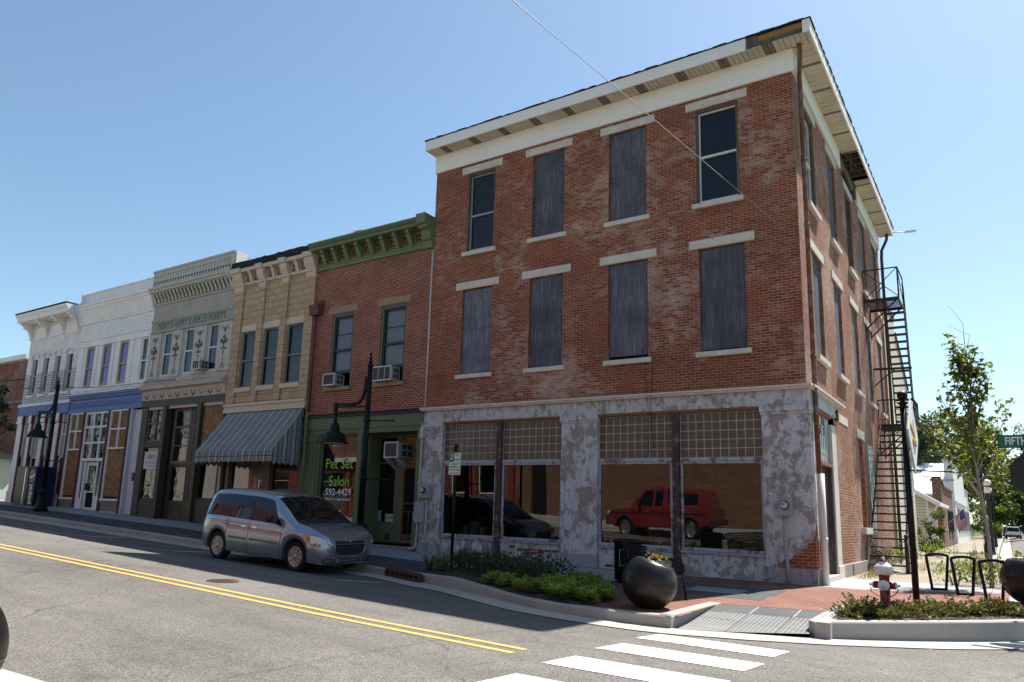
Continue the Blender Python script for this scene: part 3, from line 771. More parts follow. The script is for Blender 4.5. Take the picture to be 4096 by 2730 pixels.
w = MB(); fb(w, 'x', 6.62, 7.35, .12, .14, 1.2, 3.72); w = w.build('window_board', BR1S, CB, label='bricked up tall narrow window on the side wall')
m = MB(); fb(m,'x',6.35,7.6,-.03,.1,3.735,3.98); m.build('lintel', STONE, w)
m = MB(); fb(m,'x',6.3,7.65,-.13,.1,1.02,1.195); m.build('sill', STONE, w)
m = MB(); fb(m,'x',3.68,4.95,-.012,.05,3.85,4.07); m.build('stone_block', STONE, CB)
m = MB()
for k in range(9): fb(m,'x',2.95+k*1.23,2.95+(k+1)*1.23-.012,-.07-.02*(k%2),.1,-.2,.3)
m.build('foundation', M('rough_stone', m_paint, (.34,.30,.27,1), .5, (.12,.1,.09,1), .9, 2, .05, (.2,.17,.15,1), .8), CB)
# ground floor plaster front
m = MB(); m.box(-10.69,.05,-.04,.35,3.80,4.14); m.build('band', PEEL2, CB)
m = MB(); m.box(-10.76,.12,-.14,.3,4.142,4.185); m.prism([(-.18,4.187),(-.18,4.235),(.0,4.25),(.0,4.187)],'x',-10.78,.14); 
m.box(-.30,.14,.3,3.66,4.142,4.185); m.prism([(-.2,4.187),(.18,4.187),(.18,4.235),(-.2,4.25)],'y',.0,3.68); m.build('ledge', STONE, CB)
for x0, x1, nm in ((-10.69,-9.96,0),(-6.02,-4.99,1),(-.96,.05,2)):
    m = MB(); m.box(x0,x1,-.05,.4,.32,3.62); p = m.build('pilaster', PEEL, CB)
    m = MB(); m.box(x0-.03,x1+.03,-.11,.42,3.66,3.79); m.box(x0-.015,x1+.015,-.08,.41,3.60,3.658); m.build('capital', PEEL2, p)
    m = MB(); m.box(x0-.03,x1+.02,-.085,.42,-.15,.318); m.build('base', M('worn_stone', m_peel, (.36,.34,.36,1), (.25,.21,.195,1), .52, 3), p)
    if nm == 2:      # fallen plaster shows the brick underneath
        m = MB(); pts = [(-.80,.32),(.051,.32),(.051,1.02),(-.03,.86),(-.10,.83),(-.12,.74),(-.24,.70),(-.26,.62),(-.38,.60),(-.44,.50),(-.58,.49),(-.66,.42),(-.78,.40)]
        m.prism([(a,b) for a,b in pts][::-1], 'y', -.056, -.049); m.prism([(-.05,.32),(.40,.32),(.40,.55),(.3,.75),(.22,1.1),(.1,1.25),(-.05,1.02)], 'x', .052, .056)
        m.build('bare_brick_patch', BR1, p)
m = MB(); m.box(.0,.05,.35,.72,.32,3.62); m.build('return_wall', PEEL, CB)
for x0, x1 in ((-9.96,-6.02),(-4.99,-.96)):
    m = MB(); m.box(x0,x1,.03,.4,-.1,.50); bk = m.build('bulkhead', PEEL, CB)
    m = MB(); m.box(x0+.01,x1-.01,-.02,.1,.502,.56); m.build('sill', M('grey_lilac_wood', m_peel, (.33,.33,.38,1), (.18,.15,.145,1), .5, 4), bk)
    m = MB(); m.box(x0-.1,x1+.08,-.055,.2,3.735,3.80); m.build('lintel_beam', RUST, CB)
m = MB()
for x, z, n in ((-7.35,.30,6),(-7.12,.235,3),(-9.0,.1,3),(-7.6,.36,1),(-4.8,.06,2)):
    for k in range(n): m.box(x+k*.21, x+k*.21+.19, .022, .04, z+.012*((k*7)%3-1), z+.058)
m.build('bare_brick_patch', M('bare_brick', m_plain, (.27,.085,.05,1), .9, 0, .2, 0, .5, 9, .3), CB)
for xc in (-7.99,-2.96):
    m = MB(); m.box(xc-.085,xc+.085,-.03,.14,.35,3.73); m.box(xc-.11,xc+.11,-.06,.15,-.1,.35); m.box(xc-.10,xc+.10,-.045,.15,.98,1.05); m.box(xc-.10,xc+.10,-.045,.15,2.55,2.62); m.build('iron_column', RUSTC, CB)
# glass block transoms
GBF = M('glass_block_mortar', m_paint, (.46,.42,.36,1), .3, (.1,.09,.08,1), .7, 3)
def m_gblock(name):
    t = NT(name); uv = t.uv()
    w = t.n('ShaderNodeTexWave', Vector=t.mapv(uv, (1,0,0)), Scale=13); w.inputs['Distortion'].default_value = .3
    c = t.mix(w.outputs[0], (.032,.025,.020,1), (.15,.115,.09,1)); c = t.mix(t.ramp(t.noise(uv, 3, 4), (.35, 0), (.7, .6)), c, (.05,.04,.033,1))
    t.bsdf(c, .22, 0, t.bump(w.outputs[0], .4, .006), .6); return t.mat
GBM = M('ribbed_glass_block', m_gblock)
def gblocks(par, pl, u0, u1, z0, z1, nu, nz, d=.05, broken=(), gm=None, label=None):
    f = MB(); du = (u1-u0)/nu; dz = (z1-z0)/nz
    for i in range(nu+1): fb(f,pl,u0+i*du-.009,u0+i*du+.009,d,d+.08,z0,z1)
    for j in range(nz+1): fb(f,pl,u0,u1,d+.003,d+.078,z0+j*dz-.009,z0+j*dz+.009)
    p = f.build('glass_block_panel', GBF, par, label=label); g = MB()
    for i in range(nu):
        for j in range(nz):
            if (i,j) in broken: continue
            a, b, c, e = u0+i*du+.009, u0+(i+1)*du-.009, z0+j*dz+.009, z0+(j+1)*dz-.009
            fb(g,pl,a,b,d+.012,d+.07,c,e)
    g.build('glass_block', gm or GBM, p); return p
def shopwin(par, u0, u1, z0, z1, fm, gm, d=.06, fw=.055, tilt=-.1):
    return sash(par, 'y', u0, u1, z0, z1, fm, gm, d, fw, 0, .05, .07, name='shop_window', tilt=tilt)
LILW = M('lilac_wood', m_peel, (.40,.40,.46,1), (.20,.165,.155,1), .52, 5)
for x0, x1, n in ((-9.94,-8.09,9),(-7.89,-6.03,9),(-4.98,-3.06,10),(-2.86,-.97,10)):
    gblocks(CB, 'y', x0, x1, 2.68, 3.72, n, 5)
    m = MB(); m.box(x0,x1,.0,.15,2.60,2.675); m.build('transom_bar', LILW, CB)
    shopwin(CB, x0, x1, .565, 2.598, LILW, SHOPG, tilt=-1.34)
# shelf, buckets and a chair seen inside the left shop window
m = MB()
for z in (.62, 1.05, 1.55): m.box(-9.3,-8.3,.9,1.25,z,z+.03)
for x in (-9.3,-8.33): m.box(x,x+.03,.9,1.25,.13,1.6)
tag(m.build('shelf_rack', M('room_shelf', m_plain, (.09,.075,.06,1), .8)), 'dim open shelf rack behind the leftmost ground floor shop window', 'shelf')
for x, r, h, l in ((-9.28,.12,.26,'small pale bucket at left inside the shop window'),(-8.98,.16,.36,'large grey bucket inside the shop window beside the iron column'),(-8.68,.10,.24,'slim grey can inside the shop window right of the large bucket')):
    m = MB(); m.lathe([(r*.8,0),(r,h),(r*1.06,h),(r*1.06,h+.015),(r*.93,h+.015),(r*.75,.02)], (x,.35,.60), 16); tag(m.build('bucket', M('bucket_grey', m_plain, (.42,.45,.48,1), .5)), l, 'bucket', 'buckets in the shop window')
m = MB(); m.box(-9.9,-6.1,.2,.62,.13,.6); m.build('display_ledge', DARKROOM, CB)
# side entrance with broken glass block transom
m = MB(); m.box(-.25,.05,2.36,2.9,.3,3.62); m.build('door_jamb', M('white_plaster', m_paint, (.62,.58,.53,1), .4, (.3,.25,.2,1), .8, 2, .05), CB)
m = MB(); m.box(-.3,.08,2.33,2.98,.0,.30); m.box(-.35,.10,.36,2.33,-.15,.12); m.build('door_step', STONE, CB)
m = MB(); m.box(-.25,.06,.35,2.92,3.84,4.14); m.build('band', PEEL2, CB)
m = MB(); m.box(-.2,.045,.72,2.36,2.58,2.66); m.box(-.2,.04,.72,2.36,3.74,3.84); m.build('lintel_beam', RUST, CB)
gblocks(CB, 'x', .74, 2.34, 2.67, 3.73, 8, 5, .02, ((4,4),(5,4),(5,3),(3,3)), M('pale_glass_block', m_plain, (.42,.52,.56,1), .25, 0, .6), label='broken pale blue glass block transom over the side door')
m = MB(); m.box(-.16,-.10,.74,2.34,.125,2.57)
for y0, y1, z0, z1 in ((.84,1.48,.3,1.2),(1.6,2.24,.3,1.2),(.84,1.48,1.35,2.45),(1.6,2.24,1.35,2.45)): m.box(-.10,-.085,y0,y1,z0,z1)
m.box(-.16,.02,.72,.84,.12,2.57); m.box(-.16,.02,2.24,2.36,.12,2.57)
m.build('door', M('weathered_door', m_ply, (.05,.035,.03), (.11,.085,.07), (.24,.22,.19)), CB, label='weathered bare wooden side door')
gblocks(CB, 'x', 8.32, 9.30, 1.08, 3.70, 3, 9, -.02, (), M('pale_glass_block'), label='tall pale blue glass block window behind the fire escape stair')
# cornice
m = MB(); m.box(-10.72,.06,-.06,.1,11.75,12.33); m.box(-.1,.058,.1,5.9,11.75,12.33); m.box(-.1,.058,8.9,14.05,11.75,12.33)
m.box(-10.73,.07,-.075,.1,12.14,12.155)
m.build('frieze', WHITE, CB)
m = MB(); m.prism([(5.9,12.33),(5.9,11.75),(6.3,11.78),(6.5,12.0),(7.2,12.05),(8.0,11.85),(8.5,12.2),(8.9,11.9),(8.9,12.33)],'x',-.05,.03); m.build('torn_frieze_board', OLDWOOD, CB)
def m_soffit(name):
    t = NT(name); p = t.pos()
    sx = t.n('ShaderNodeSeparateXYZ', Vector=p)
    u = t.n('ShaderNodeMix', _data_type='FLOAT')
    c = t.mix(t.ramp(t.noise(p, 1.4, 5), (.4, 0), (.7, .45)), (.60,.54,.43,1), (.30,.25,.18,1)); t.bsdf(c, .6, 0, None, .3); return t.mat
SOF = M('cream_soffit', m_soffit); SOFD = M('stained_soffit', m_paint, (.24,.19,.13,1), .5, (.06,.05,.04,1), .8, 5)
m = MB(); md = MB(); k = 0; x = -10.74
while x < .5:
    (md if k % 9 == 4 or k % 9 == 5 else m).box(x, x+.108, -.50, -.055 if x < .06 else .0, 12.335+.004*(k%2), 12.36); x += .12; k += 1
y = 0.0; k = 0
while y < 14.2:
    if not (6.2 < y < 8.3): (md if k % 11 == 7 else m).box(.056, .50, y, y+.108, 12.335+.004*(k%2), 12.36)
    y += .12; k += 1
s_ = m.build('soffit', SOF, CB); md.build('stained_soffit_board', SOFD, CB)
m = MB(); m.box(-10.74,-.9,-.54,-.50,12.33,12.64); m.box(.50,.54,-.50,14.3,12.33,12.64); m.box(-10.77,-10.741,-.54,14.3,12.33,12.64); m.box(.38,.54,-.54,-.50,12.33,12.64)
for x in frange(-10.3,-1.5,1.1): m.box(x-.004,x+.004,-.545,-.54,12.335,12.63)
m.build('fascia', WHITE, CB)
m = MB(); m.box(-.9,.38,-.51,-.47,12.47,12.62); m.build('bare_fascia_board', M('fresh_wood', m_ply, (.20,.09,.03), (.36,.17,.06), (.45,.25,.1)), CB, label='orange bare wood fascia board at the corner')
m = MB(); m.box(-.9,.4,-.52,-.46,12.36,12.468); m.box(-.9,-.62,-.525,-.47,12.47,12.64); m.build('rotten_fascia_board', OLDWOOD, CB)
m = MB(); random.seed(3)
for x in frange(-10.80,.40,.16): m.box(x,x+.17,-.56+random.uniform(-.012,.012),0,12.642,12.66+random.uniform(.01,.035))
for y in frange(-.5,14.3,.16): m.box(-.1,.56+random.uniform(-.012,.015),y,y+.17,12.642,12.658+random.uniform(.01,.035))
m.box(-10.76,.4,.001,14.3,12.60,12.66); m.build('roof', M('ragged_shingle', m_plain, (.045,.035,.032,1), .95, 0, .2, 0, .5, 12, .4), CB)
m = MB(); m.box(-10.6,-10.2,.1,.5,12.66,12.95); m.build('chimney_stub', STONE, CB)
m = MB()
for y in (6.3,6.75,7.2,7.65,8.1): m.box(-.05,.5,y,y+.05,12.37,12.52)
m.bar((.1,6.2,12.42),(.35,8.3,12.5),.05); m.bar((.3,6.2,12.5),(.12,7.6,12.38),.04)
m.build('exposed_rafter', OLDWOOD, CB)
m = MB(); m.face([(-.3,6,12.59),(-.3,8.5,12.59),(.49,8.5,12.59),(.49,6,12.59)]); m.face([(-.2,6,12.3),(-.2,8.5,12.3),(-.2,8.5,12.6),(-.2,6,12.6)]); m.build('dark_opening', VOID, CB)
# rain pipes
DPR = M('rusty_pipe', m_metal, (.20,.15,.13,1), .7, .6, rc=(.16,.06,.03,1))
m = MB(); m.tube([(.22,-.12,12.34),(.22,-.1,12.15),(.12,.22,11.7),(.12,.26,11.5),(.12,.27,8.2),(.12,.28,4.3),(.13,.28,2.3)], .052, 10)
for z in (11.2,9.6,8.0,6.4,4.9,3.3): m.lathe([(.06,-.03),(.06,.03)], (.12,.27,z), 10)
m.build('downpipe', DPR, CB, label='rusty rain pipe at the corner of the side wall')
m = MB(); m.tube([(.15,.28,-.02),(.15,.28,2.32)], .075, 14); m.lathe([(.086,-.05),(.086,.05)], (.15,.28,.93), 14); m.build('downpipe', M('white_pvc', m_paint, (.70,.66,.62,1), .25, (.4,.3,.25,1), .4, 3), CB, label='white plastic lower rain pipe at the corner')
m = MB(); m.tube([(.35,13.95,12.34),(.33,13.95,12.1),(.14,13.95,11.7),(.12,13.95,11.4),(.12,13.95,.2)], .055, 8); m.build('downpipe', M('dark_pipe', m_metal, (.05,.045,.045,1), .6, .3), CB, label='dark rain pipe at the back end of the side wall')
# antenna-like lamp at the end of the eave
m = MB(); m.tube([(.5,14.2,12.45),(.95,14.5,12.5)], .02, 6); m.obox((1.1,14.55,12.5),(.18,.05,.01),(-.02,.06,0),(0,0,.025)); m.build('eave_lamp', WHFR, CB)
# small brackets on brick and hanging cable
m = MB(); pts = [(-3.75,-.03,5.35),(-3.62,-.05,5.55),(-3.5,-.03,5.1),(-3.55,-.03,4.3),(-3.52,-.16,4.2),(-3.54,-.07,3.5),(-3.47,-.07,2.9)]
m.tube(pts, .008, 5); m.tube([(-3.78,-.03,5.4),(-3.70,-.03,4.9),(-3.66,-.05,4.3),(-3.60,-.16,4.2),(-3.6,-.07,3.3),(-3.62,-.07,2.8)], .007, 5)
tag(m.build('hanging_cable', M('black_cable', m_plain, (.02,.02,.02,1), .6)), 'thin black cables hanging down the brick front over the glass blocks', 'cable')
# ------------------------------------------------------------------ green trimmed brick shop
GB = thing('brick_shop_building', 'two storey red brick shop with dark green cornice and green shopfront', 'building', (-13.3,0,.1))
BR2 = M('dark_red_brick', m_brick, (.185,.042,.024), (.235,.058,.032), (.285,.082,.046), (.50,.34,.25,1), w=.21, h=.0675, white=(.46,.38,.34), wamt=.04, wscale=.4, seed=2, dirt=.4, ms=.009)
GRN = M('dark_green_paint', m_paint, (.125,.15,.08,1), .3, (.03,.035,.025,1), .5, 2, .015, (.25,.22,.18,1))
GRNL = M('cornice_green', m_paint, (.15,.19,.095,1), .25, (.04,.05,.03,1), .5, 2)
TANP = M('tan_stone_paint', m_paint, (.31,.235,.15,1), .2, (.12,.09,.06,1), .8, 3)
G1, G2, GZ = (-14.95,-13.94), (-12.72,-11.66), (5.15,7.66)
m = MB(); m.wall('y', 0, -15.9, -10.69, 4.2, 9.32, [(*G1,*GZ),(*G2,*GZ)], .2); m.build('front_wall', BR2, GB)
shell(GB, -15.9, -10.69, 16, -.2, 9.9, BR2); flat_roof(GB, -15.9, -10.69, .2, 16, 9.9); 
for z in (.25, 4.3): floor_in(GB, -15.85, -10.75, .2, 15.9, z)
m = MB(); m.box(-15.85,-10.75,3.4,3.5,.2,9.2); m.build('room_partition', M('room_wall', m_plain, (.14,.13,.12,1), .9), GB)
m = MB(); m.tube([(-10.70,-.012,4.3),(-10.695,-.012,6),(-10.70,-.012,7.6),(-10.695,-.012,9.2)], .022, 6); m.build('mortar_seam', M('white_mortar', m_plain, (.6,.58,.56,1), .9), GB)
BLK = M('black_paint', m_plain, (.012,.012,.014,1), .4)
CURT = M('pale_curtain', lambda n: (lambda t: (t.bsdf(t.mix(t.n('ShaderNodeTexWave', Vector=t.mapv(t.uv(), (1,.1,0)), Scale=9, Distortion=3).outputs[0], (.42,.46,.50,1), (.66,.70,.74,1)), .9), t.mat)[1])(NT(n)))
SHADE = M('white_shade', m_plain, (.68,.68,.70,1), .9, 0, .2, 0, .15, 1.5)
for w, cm, nm in ((G1, CURT, 'curtain'), (G2, SHADE, 'window_shade')):
    f = MB(); fb(f,'y',w[0]+.001,w[0]+.09,.03,.18,GZ[0]+.001,GZ[1]-.001); fb(f,'y',w[1]-.05,w[1]-.001,.03,.18,GZ[0]+.001,GZ[1]-.001); fb(f,'y',w[0]+.09,w[1]-.05,.03,.18,GZ[1]-.09,GZ[1]-.001); f = f.build('window', GRN, GB)
    m = MB(); x0, x1 = w[0]+.092, w[1]-.052; fb(m,'y',x0,x0+.06,.06,.12,5.6,7.56); fb(m,'y',x1-.05,x1,.06,.12,5.6,7.56); fb(m,'y',x0+.06,x1-.05,.06,.12,7.50,7.56); fb(m,'y',x0+.06,x1-.05,.05,.12,6.36,6.44); fb(m,'y',x0+.06,x1-.05,.06,.12,5.6,5.68); fb(m,'y',x0+.06,x1-.05,.075,.11,6.93,6.955)
    m.build('sash', BLK, f); g = MB(); pane(g,'y',x0+.03,x1-.03,5.64,7.53,.10); g.build('pane', GLASS, f)
    k = MB(); pane(k,'y',x0,x1,5.75,7.55,.19); k.build(nm, cm, f)
    m = MB(); fb(m,'y',w[0]-.18,w[1]+.17,-.03,.05,7.68,7.90); m.build('lintel', TANP, f)
    m = MB(); fb(m,'y',w[0]-.11,w[1]+.05,-.10,.1,5.02,5.138); m.build('sill', TANP, f)
# cornice
m = MB()
m.box(-15.9,-10.95,-.08,.05,9.31,9.42); m.box(-15.9,-10.95,-.10,.05,9.421,9.47); m.box(-15.9,-10.95,-.04,.1,9.47,9.95)
m.box(-15.9,-10.95,-.44,.1,9.955,10.05); m.prism([(-.44,10.052),(-.50,10.08),(-.48,10.12),(-.52,10.15),(-.53,10.20),(.1,10.24),(.1,10.052)],'x',-15.92,-10.97)
cor = m.build('cornice', GRNL, GB)
m = MB(); m.prism([(-.10,9.28),(-.13,9.50),(-.22,9.56),(-.25,9.82),(-.40,9.86),(-.42,9.94),(-.52,9.98),(-.54,10.28),(.1,10.28),(.1,9.28)],'x',-11.02,-10.66); m.build('end_bracket', GRNL, cor)
XC = [-15.39,-14.86,-14.33,-13.76,-13.19,-12.64,-12.08,-11.52]
for x in XC:
    m = MB(); m.prism([(-.05,9.47),(-.12,9.48),(-.30,9.78),(-.31,9.82),(-.05,9.82)],'x',x-.07,x+.07); m.box(x-.07,x+.07,-.37,-.05,9.822,9.953); m.build('corbel', GRNL, cor)
GOLD = M('gilded_ornament', m_paint, (.33,.20,.08,1), .4, (.06,.04,.02,1), .5, 5); DKR = M('ornament_ground', m_plain, (.035,.018,.012,1), .8)
for i in range(9):
    x = XC[i]-.27 if i < 8 else -11.24
    m = MB(); m.box(x-.17,x+.17,-.052,-.03,9.56,9.86); m.cm = 1
    for a, b, c, e in ((x-.17,x+.17,9.56,9.585),(x-.17,x+.17,9.835,9.86),(x-.17,x-.145,9.585,9.835),(x+.145,x+.17,9.585,9.835)): m.box(a,b,-.075,-.0525,c,e)
    for k in range(8):
        a = k*math.pi/4; m.bar((x+.04*math.cos(a),-.058,9.71+.04*math.sin(a)),(x+.13*math.cos(a),-.058,9.71+.11*math.sin(a)),.024,.012)
    m.ball((x,-.06,9.71),.035,8,6); m.build('rosette', [DKR, GOLD], cor)
tag((lambda m: (m.lathe([(0,-.10),(.16,-.085),(.27,-.03),(.31,.03),(.31,.04),(.26,-.02),(.0,-.09)], (-15.0,1.0,10.85), 24, (.35,-.75,.55)), m.tube([(-15,1.02,10.05),(-15,1.05,10.5),(-15,1.05,10.8)], .03, 8), m.tube([(-15,.95,10.65),(-14.9,.65,10.8),(-14.88,.6,11.0)], .012, 6), m.build('satellite_dish', M('dish_grey', m_plain, (.5,.5,.5,1), .35)))[-1])(MB()), 'grey satellite dish standing on the roof behind the green cornice', 'satellite dish')
# shopfront
m = MB(); m.box(-15.95,-10.70,-.13,.05,4.13,4.19); m.prism([(-.13,4.192),(.05,4.30),(.05,4.192)],'x',-15.96,-10.70); m.build('black_flashing', M('black_flashing', m_plain, (.012,.010,.011,1), .5), GB)
m = MB(); m.box(-15.9,-10.70,-.07,.1,3.74,4.125); m.box(-15.9,-10.70,-.04,.1,3.58,3.735); m.build('fascia_board', GRN, GB)
m = MB(); m.box(-15.88,-15.22,-.03,.2,.1,3.575); m.box(-15.9,-15.2,-.06,.2,.1,.55); m.box(-15.22,-15.10,.0,.2,.1,3.575)
for z in (.7,1.9): m.box(-15.75,-15.38,-.045,-.03,z,z+1.05)
m.box(-15.9,-15.2,-.08,.2,3.35,3.5); m.build('pilaster', GRN, GB)
m = MB(); m.box(-13.36,-13.17,-.05,.25,.1,3.575); m.box(-13.38,-13.15,-.07,.25,.1,.7); m.box(-13.33,-13.2,-.06,-.05,1.0,2.3)
for z in (2.45,2.95,3.2): m.box(-13.33,-13.2,-.065,-.05,z,z+.18)
m.build('pilaster', GRN, GB)
m = MB(); m.box(-10.92,-10.70,-.05,.2,.1,3.575); m.box(-10.94,-10.69,-.06,.2,.1,.9); m.build('pilaster', GRN, GB)
m = MB(); m.box(-15.1,-13.36,.0,.2,.1,.70); m.build('bulkhead', GRN, GB)
sw = shopwin(GB, -15.1, -13.36, .70, 3.575, GRN, SHOPG, .10, .05, .5)
LGR = M('light_green_lettering', m_plain, (.26,.58,.05,1), .5); WHL = M('white_lettering', m_plain, (.9,.9,.92,1), .5)
text_mesh('lettering', 'Pet Set', .47, LGR, sw, front(-14.23,.07,2.62), .003, sx=.93); text_mesh('lettering', 'Salon', .47, LGR, sw, front(-14.18,.07,2.06), .003, sx=.93)
text_mesh('lettering', '592-4429', .30, WHL, sw, front(-14.2,.07,1.72), .003, sx=1.02); text_mesh('lettering', 'Phone For Appointment', .125, WHL, sw, front(-14.2,.07,1.50), .002, sx=.92)
text_mesh('lettering', 'Dogs', .15, WHL, sw, front(-13.64,.07,.93), .002)
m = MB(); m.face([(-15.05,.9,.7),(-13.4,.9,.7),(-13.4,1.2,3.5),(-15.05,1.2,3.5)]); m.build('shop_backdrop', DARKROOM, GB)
# recessed bay: side window and door
m = MB(); m.wall('y', .8, -13.6, -10.9, .1, 3.58, [(-13.5,-12.42,.79,3.55),(-12.16,-11.5,.34,3.52)], .1); m.box(-13.17,-13.1,.25,.8,.1,3.58); m.build('recess_wall', GRN, GB)
m = MB(); m.face([(-13.6,.2,3.575),(-10.9,.2,3.575),(-10.9,.8,3.575),(-13.6,.8,3.575)]); m.build('recess_ceiling', GRN, GB)
rw = sash(GB, 'y', -13.5, -12.42, .79, 3.55, GRN, SHOPG, .83, .045, .69, .06, .05, name='shop_window')
m = MB(); m.box(-12.78,-12.45,.80,.806,.86,1.1); sg = m.build('closed_sign', M('sign_cream', m_plain, (.52,.46,.36,1), .7), rw)
text_mesh('lettering', 'CLOSED', .085, M('sign_brown', m_plain, (.10,.05,.03,1), .6), sg, front(-12.615,.797,.98), .001, bold=.002)
m = MB(); m.box(-13.4,-12.95,.80,.806,.86,1.2); m.build('notice', M('notice_blue', m_paint, (.28,.36,.42,1), .5, (.05,.15,.25,1), .6, 9), rw)
m = MB(); m.box(-12.16,-11.5,.84,.86,2.68,3.50); m.build('boarded_transom', M('orange_board', m_osb, 1.2), GB)
m = MB(); m.box(-12.16,-12.12,.80,.9,.34,2.66); m.box(-11.54,-11.5,.80,.9,.34,2.66); m.box(-12.16,-11.5,.80,.9,2.56,2.66); m.build('door_frame', M('orange_wood', m_ply, (.12,.06,.02), (.24,.125,.05), (.32,.19,.09)), GB)
m = MB(); a, b = -12.115, -11.545
for q in ((a,a+.05,.36,2.55),(b-.05,b,.36,2.55)): m.box(q[0],q[1],.815,.85,q[2],q[3])
for z0, z1 in ((.36,.50),(1.17,1.20),(1.42,1.455),(2.5,2.55)): m.box(a+.05,b-.05,.816,.85,z0,z1)
m.box((a+b)/2-.012,(a+b)/2+.012,.816,.85,.50,1.17); dr_ = m.build('screen_door', M('aged_door_wood', m_ply, (.06,.04,.03), (.12,.085,.06), (.2,.15,.11)), GB)
m = MB(); m.box(a,b,.86,.865,.36,2.55); m.build('dark_screen', VOID, dr_)
for k, c in enumerate('106'): text_mesh('house_number', c, .15, GOLD, GB, front(-12.29,.795,1.98-.2*k), .003)
m = MB(); m.box(-13.17,-10.92,-.02,.8,-.1,.18); m.build('entrance_step', M('step_stone', m_concrete, (.30,.27,.24), None, .5), GB)
m = MB(); m.box(-12.75,-12.55,.785,.80,.3,.5); m.build('vent_grille', M('dark_green_vent', m_plain, (.03,.04,.03,1), .6), GB)
# red downpipe with hopper
m = MB(); m.prism([(-.30,8.05),(-.30,7.98),(-.24,7.70),(-.05,7.70),(-.02,7.98),(-.02,8.05)],'x',-15.86,-15.42); m.box(-15.72,-15.42,-.08,-.0,8.06,8.22); m.tube([(-15.66,-.15,7.72),(-15.66,-.13,7.4),(-15.66,-.12,4.35)], .05, 10)
dp = m.build('downpipe', M('red_pipe', m_paint, (.145,.045,.042,1), .3, (.06,.03,.03,1), .6, 3), GB, label='dark red rain pipe with a square hopper')
m = MB(); m.tube([(-15.66,-.17,4.35),(-15.66,-.17,.15)], .05, 10); m.build('lower_pipe', GRN, dp)
def ac(name, x, y, z, w, h, d, label, front_split=True, dirty=False, loc=None):
    t = thing(name, label, 'air conditioner', (x, y, z), 0, 'window air conditioners')
    C0 = M('ac_beige', m_paint, (.55,.53,.48,1), .3, (.2,.18,.15,1), .5, 4); CG = M('ac_grille', m_plain, (.06,.052,.045,1), .7)
    m = MB(); m.box(x-w/2,x+w/2,y-d,y,z,z+h); m.build('case', M('ac_side', m_paint, (.33,.34,.36,1), .3, (.15,.15,.15,1), .5, 4), t)
    m = MB()
    for a, b, c, e in ((x-w/2-.012,x+w/2+.012,z-.012,z+.03),(x-w/2-.012,x+w/2+.012,z+h-.03,z+h+.012),(x-w/2-.012,x-w/2+.03,z+.03,z+h-.03),(x+w/2-.03,x+w/2+.012,z+.03,z+h-.03)): m.box(a,b,y-d-.02,y-d+.02,c,e)
    if front_split:
        for q in (-.17,.17): m.box(x+q*w-.01,x+q*w+.01,y-d-.015,y-d,z+.03,z+h-.03)
    m.build('front_frame', C0, t)
    m = MB(); m.box(x-w/2+.03,x+w/2-.03,y-d-.008,y-d-.001,z+.03,z+h-.03)
    for k in range(9): m.box(x-w/2+.032,x+w/2-.032,y-d-.013,y-d-.008,z+.04+k*(h-.08)/9,z+.04+k*(h-.08)/9+.008)
    m.build('grille', CG, t)
    m = MB()
    for k in range(2):
        for j in range(2): m.box(x+w/2+.001,x+w/2+.006,y-d*.75+k*d*.33,y-d*.75+k*d*.33+d*.26,z+.06+j*h*.43,z+.06+j*h*.43+h*.34)
    m.build('side_vent', CG, t); return t
ac('air_conditioner', -14.58, .12, 5.16, .52, .38, .45, 'smaller square window air conditioner on the sill of the curtained window', False)
ac('air_conditioner', -12.28, .12, 5.16, .78, .44, .42, 'wide three panelled window air conditioner on the sill under the white shade')
t = ac('air_conditioner', -12.02, .86, 2.80, .54, .47, .80, 'large white framed air conditioner over the screen door with number 106', False)
m = MB(); m.prism([(-.05,2.765),(.4,2.765),(.5,2.45)],'x',-12.2,-12.17); m.prism([(-.05,2.765),(.4,2.765),(.5,2.45)],'x',-11.8,-11.77); m.build('bracket', GREYFR, t)

# ------------------------------------------------------------------ tan pressed-metal building with awning
TB = thing('tan_building', 'two storey tan block patterned building with bracketed cream cornice and striped awning', 'building', (-18.1,0,.3))
TANB = M('tan_rockface', m_brick, (.44,.31,.19), (.48,.345,.215), (.50,.365,.235), (.31,.215,.13,1), w=.46, h=.245, ms=.012, wamt=0, dirt=.12, bmp=1.0)
TANF = M('tan_metal', m_paint, (.36,.245,.125,1), .2, (.2,.14,.08,1), .6, 2)
CRM = M('cream_metal', m_paint, (.58,.48,.37,1), .2, (.30,.23,.17,1), .6, 2)
TW = [(-19.76,-18.96),(-18.52,-17.68),(-17.25,-16.36)]; TZ = (5.45,7.58)
m = MB(); m.wall('y', 0, -20.33, -15.9, 4.5, 9.42, [(*w,*TZ) for w in TW], .15); m.build('front_wall', TANB, TB)
shell(TB, -20.33, -15.9, 16, 0, 10, TANF); flat_roof(TB, -20.33, -15.9, .1, 16, 9.8)
for z in (.45, 4.6): floor_in(TB, -20.3, -15.95, .2, 15.9, z)
m = MB(); m.box(-20.3,-15.93,3.4,3.5,.4,9.2); m.build('room_partition', M('room_wall', m_plain, (.14,.13,.12,1), .9), TB)
PX = [(-20.33,-19.84),(-18.90,-18.58),(-17.62,-17.30),(-16.33,-15.9)]
for a, b in PX:
    m = MB(); m.box(a,b,-.07,.02,4.85,9.40); m.build('pilaster', TANB, TB)
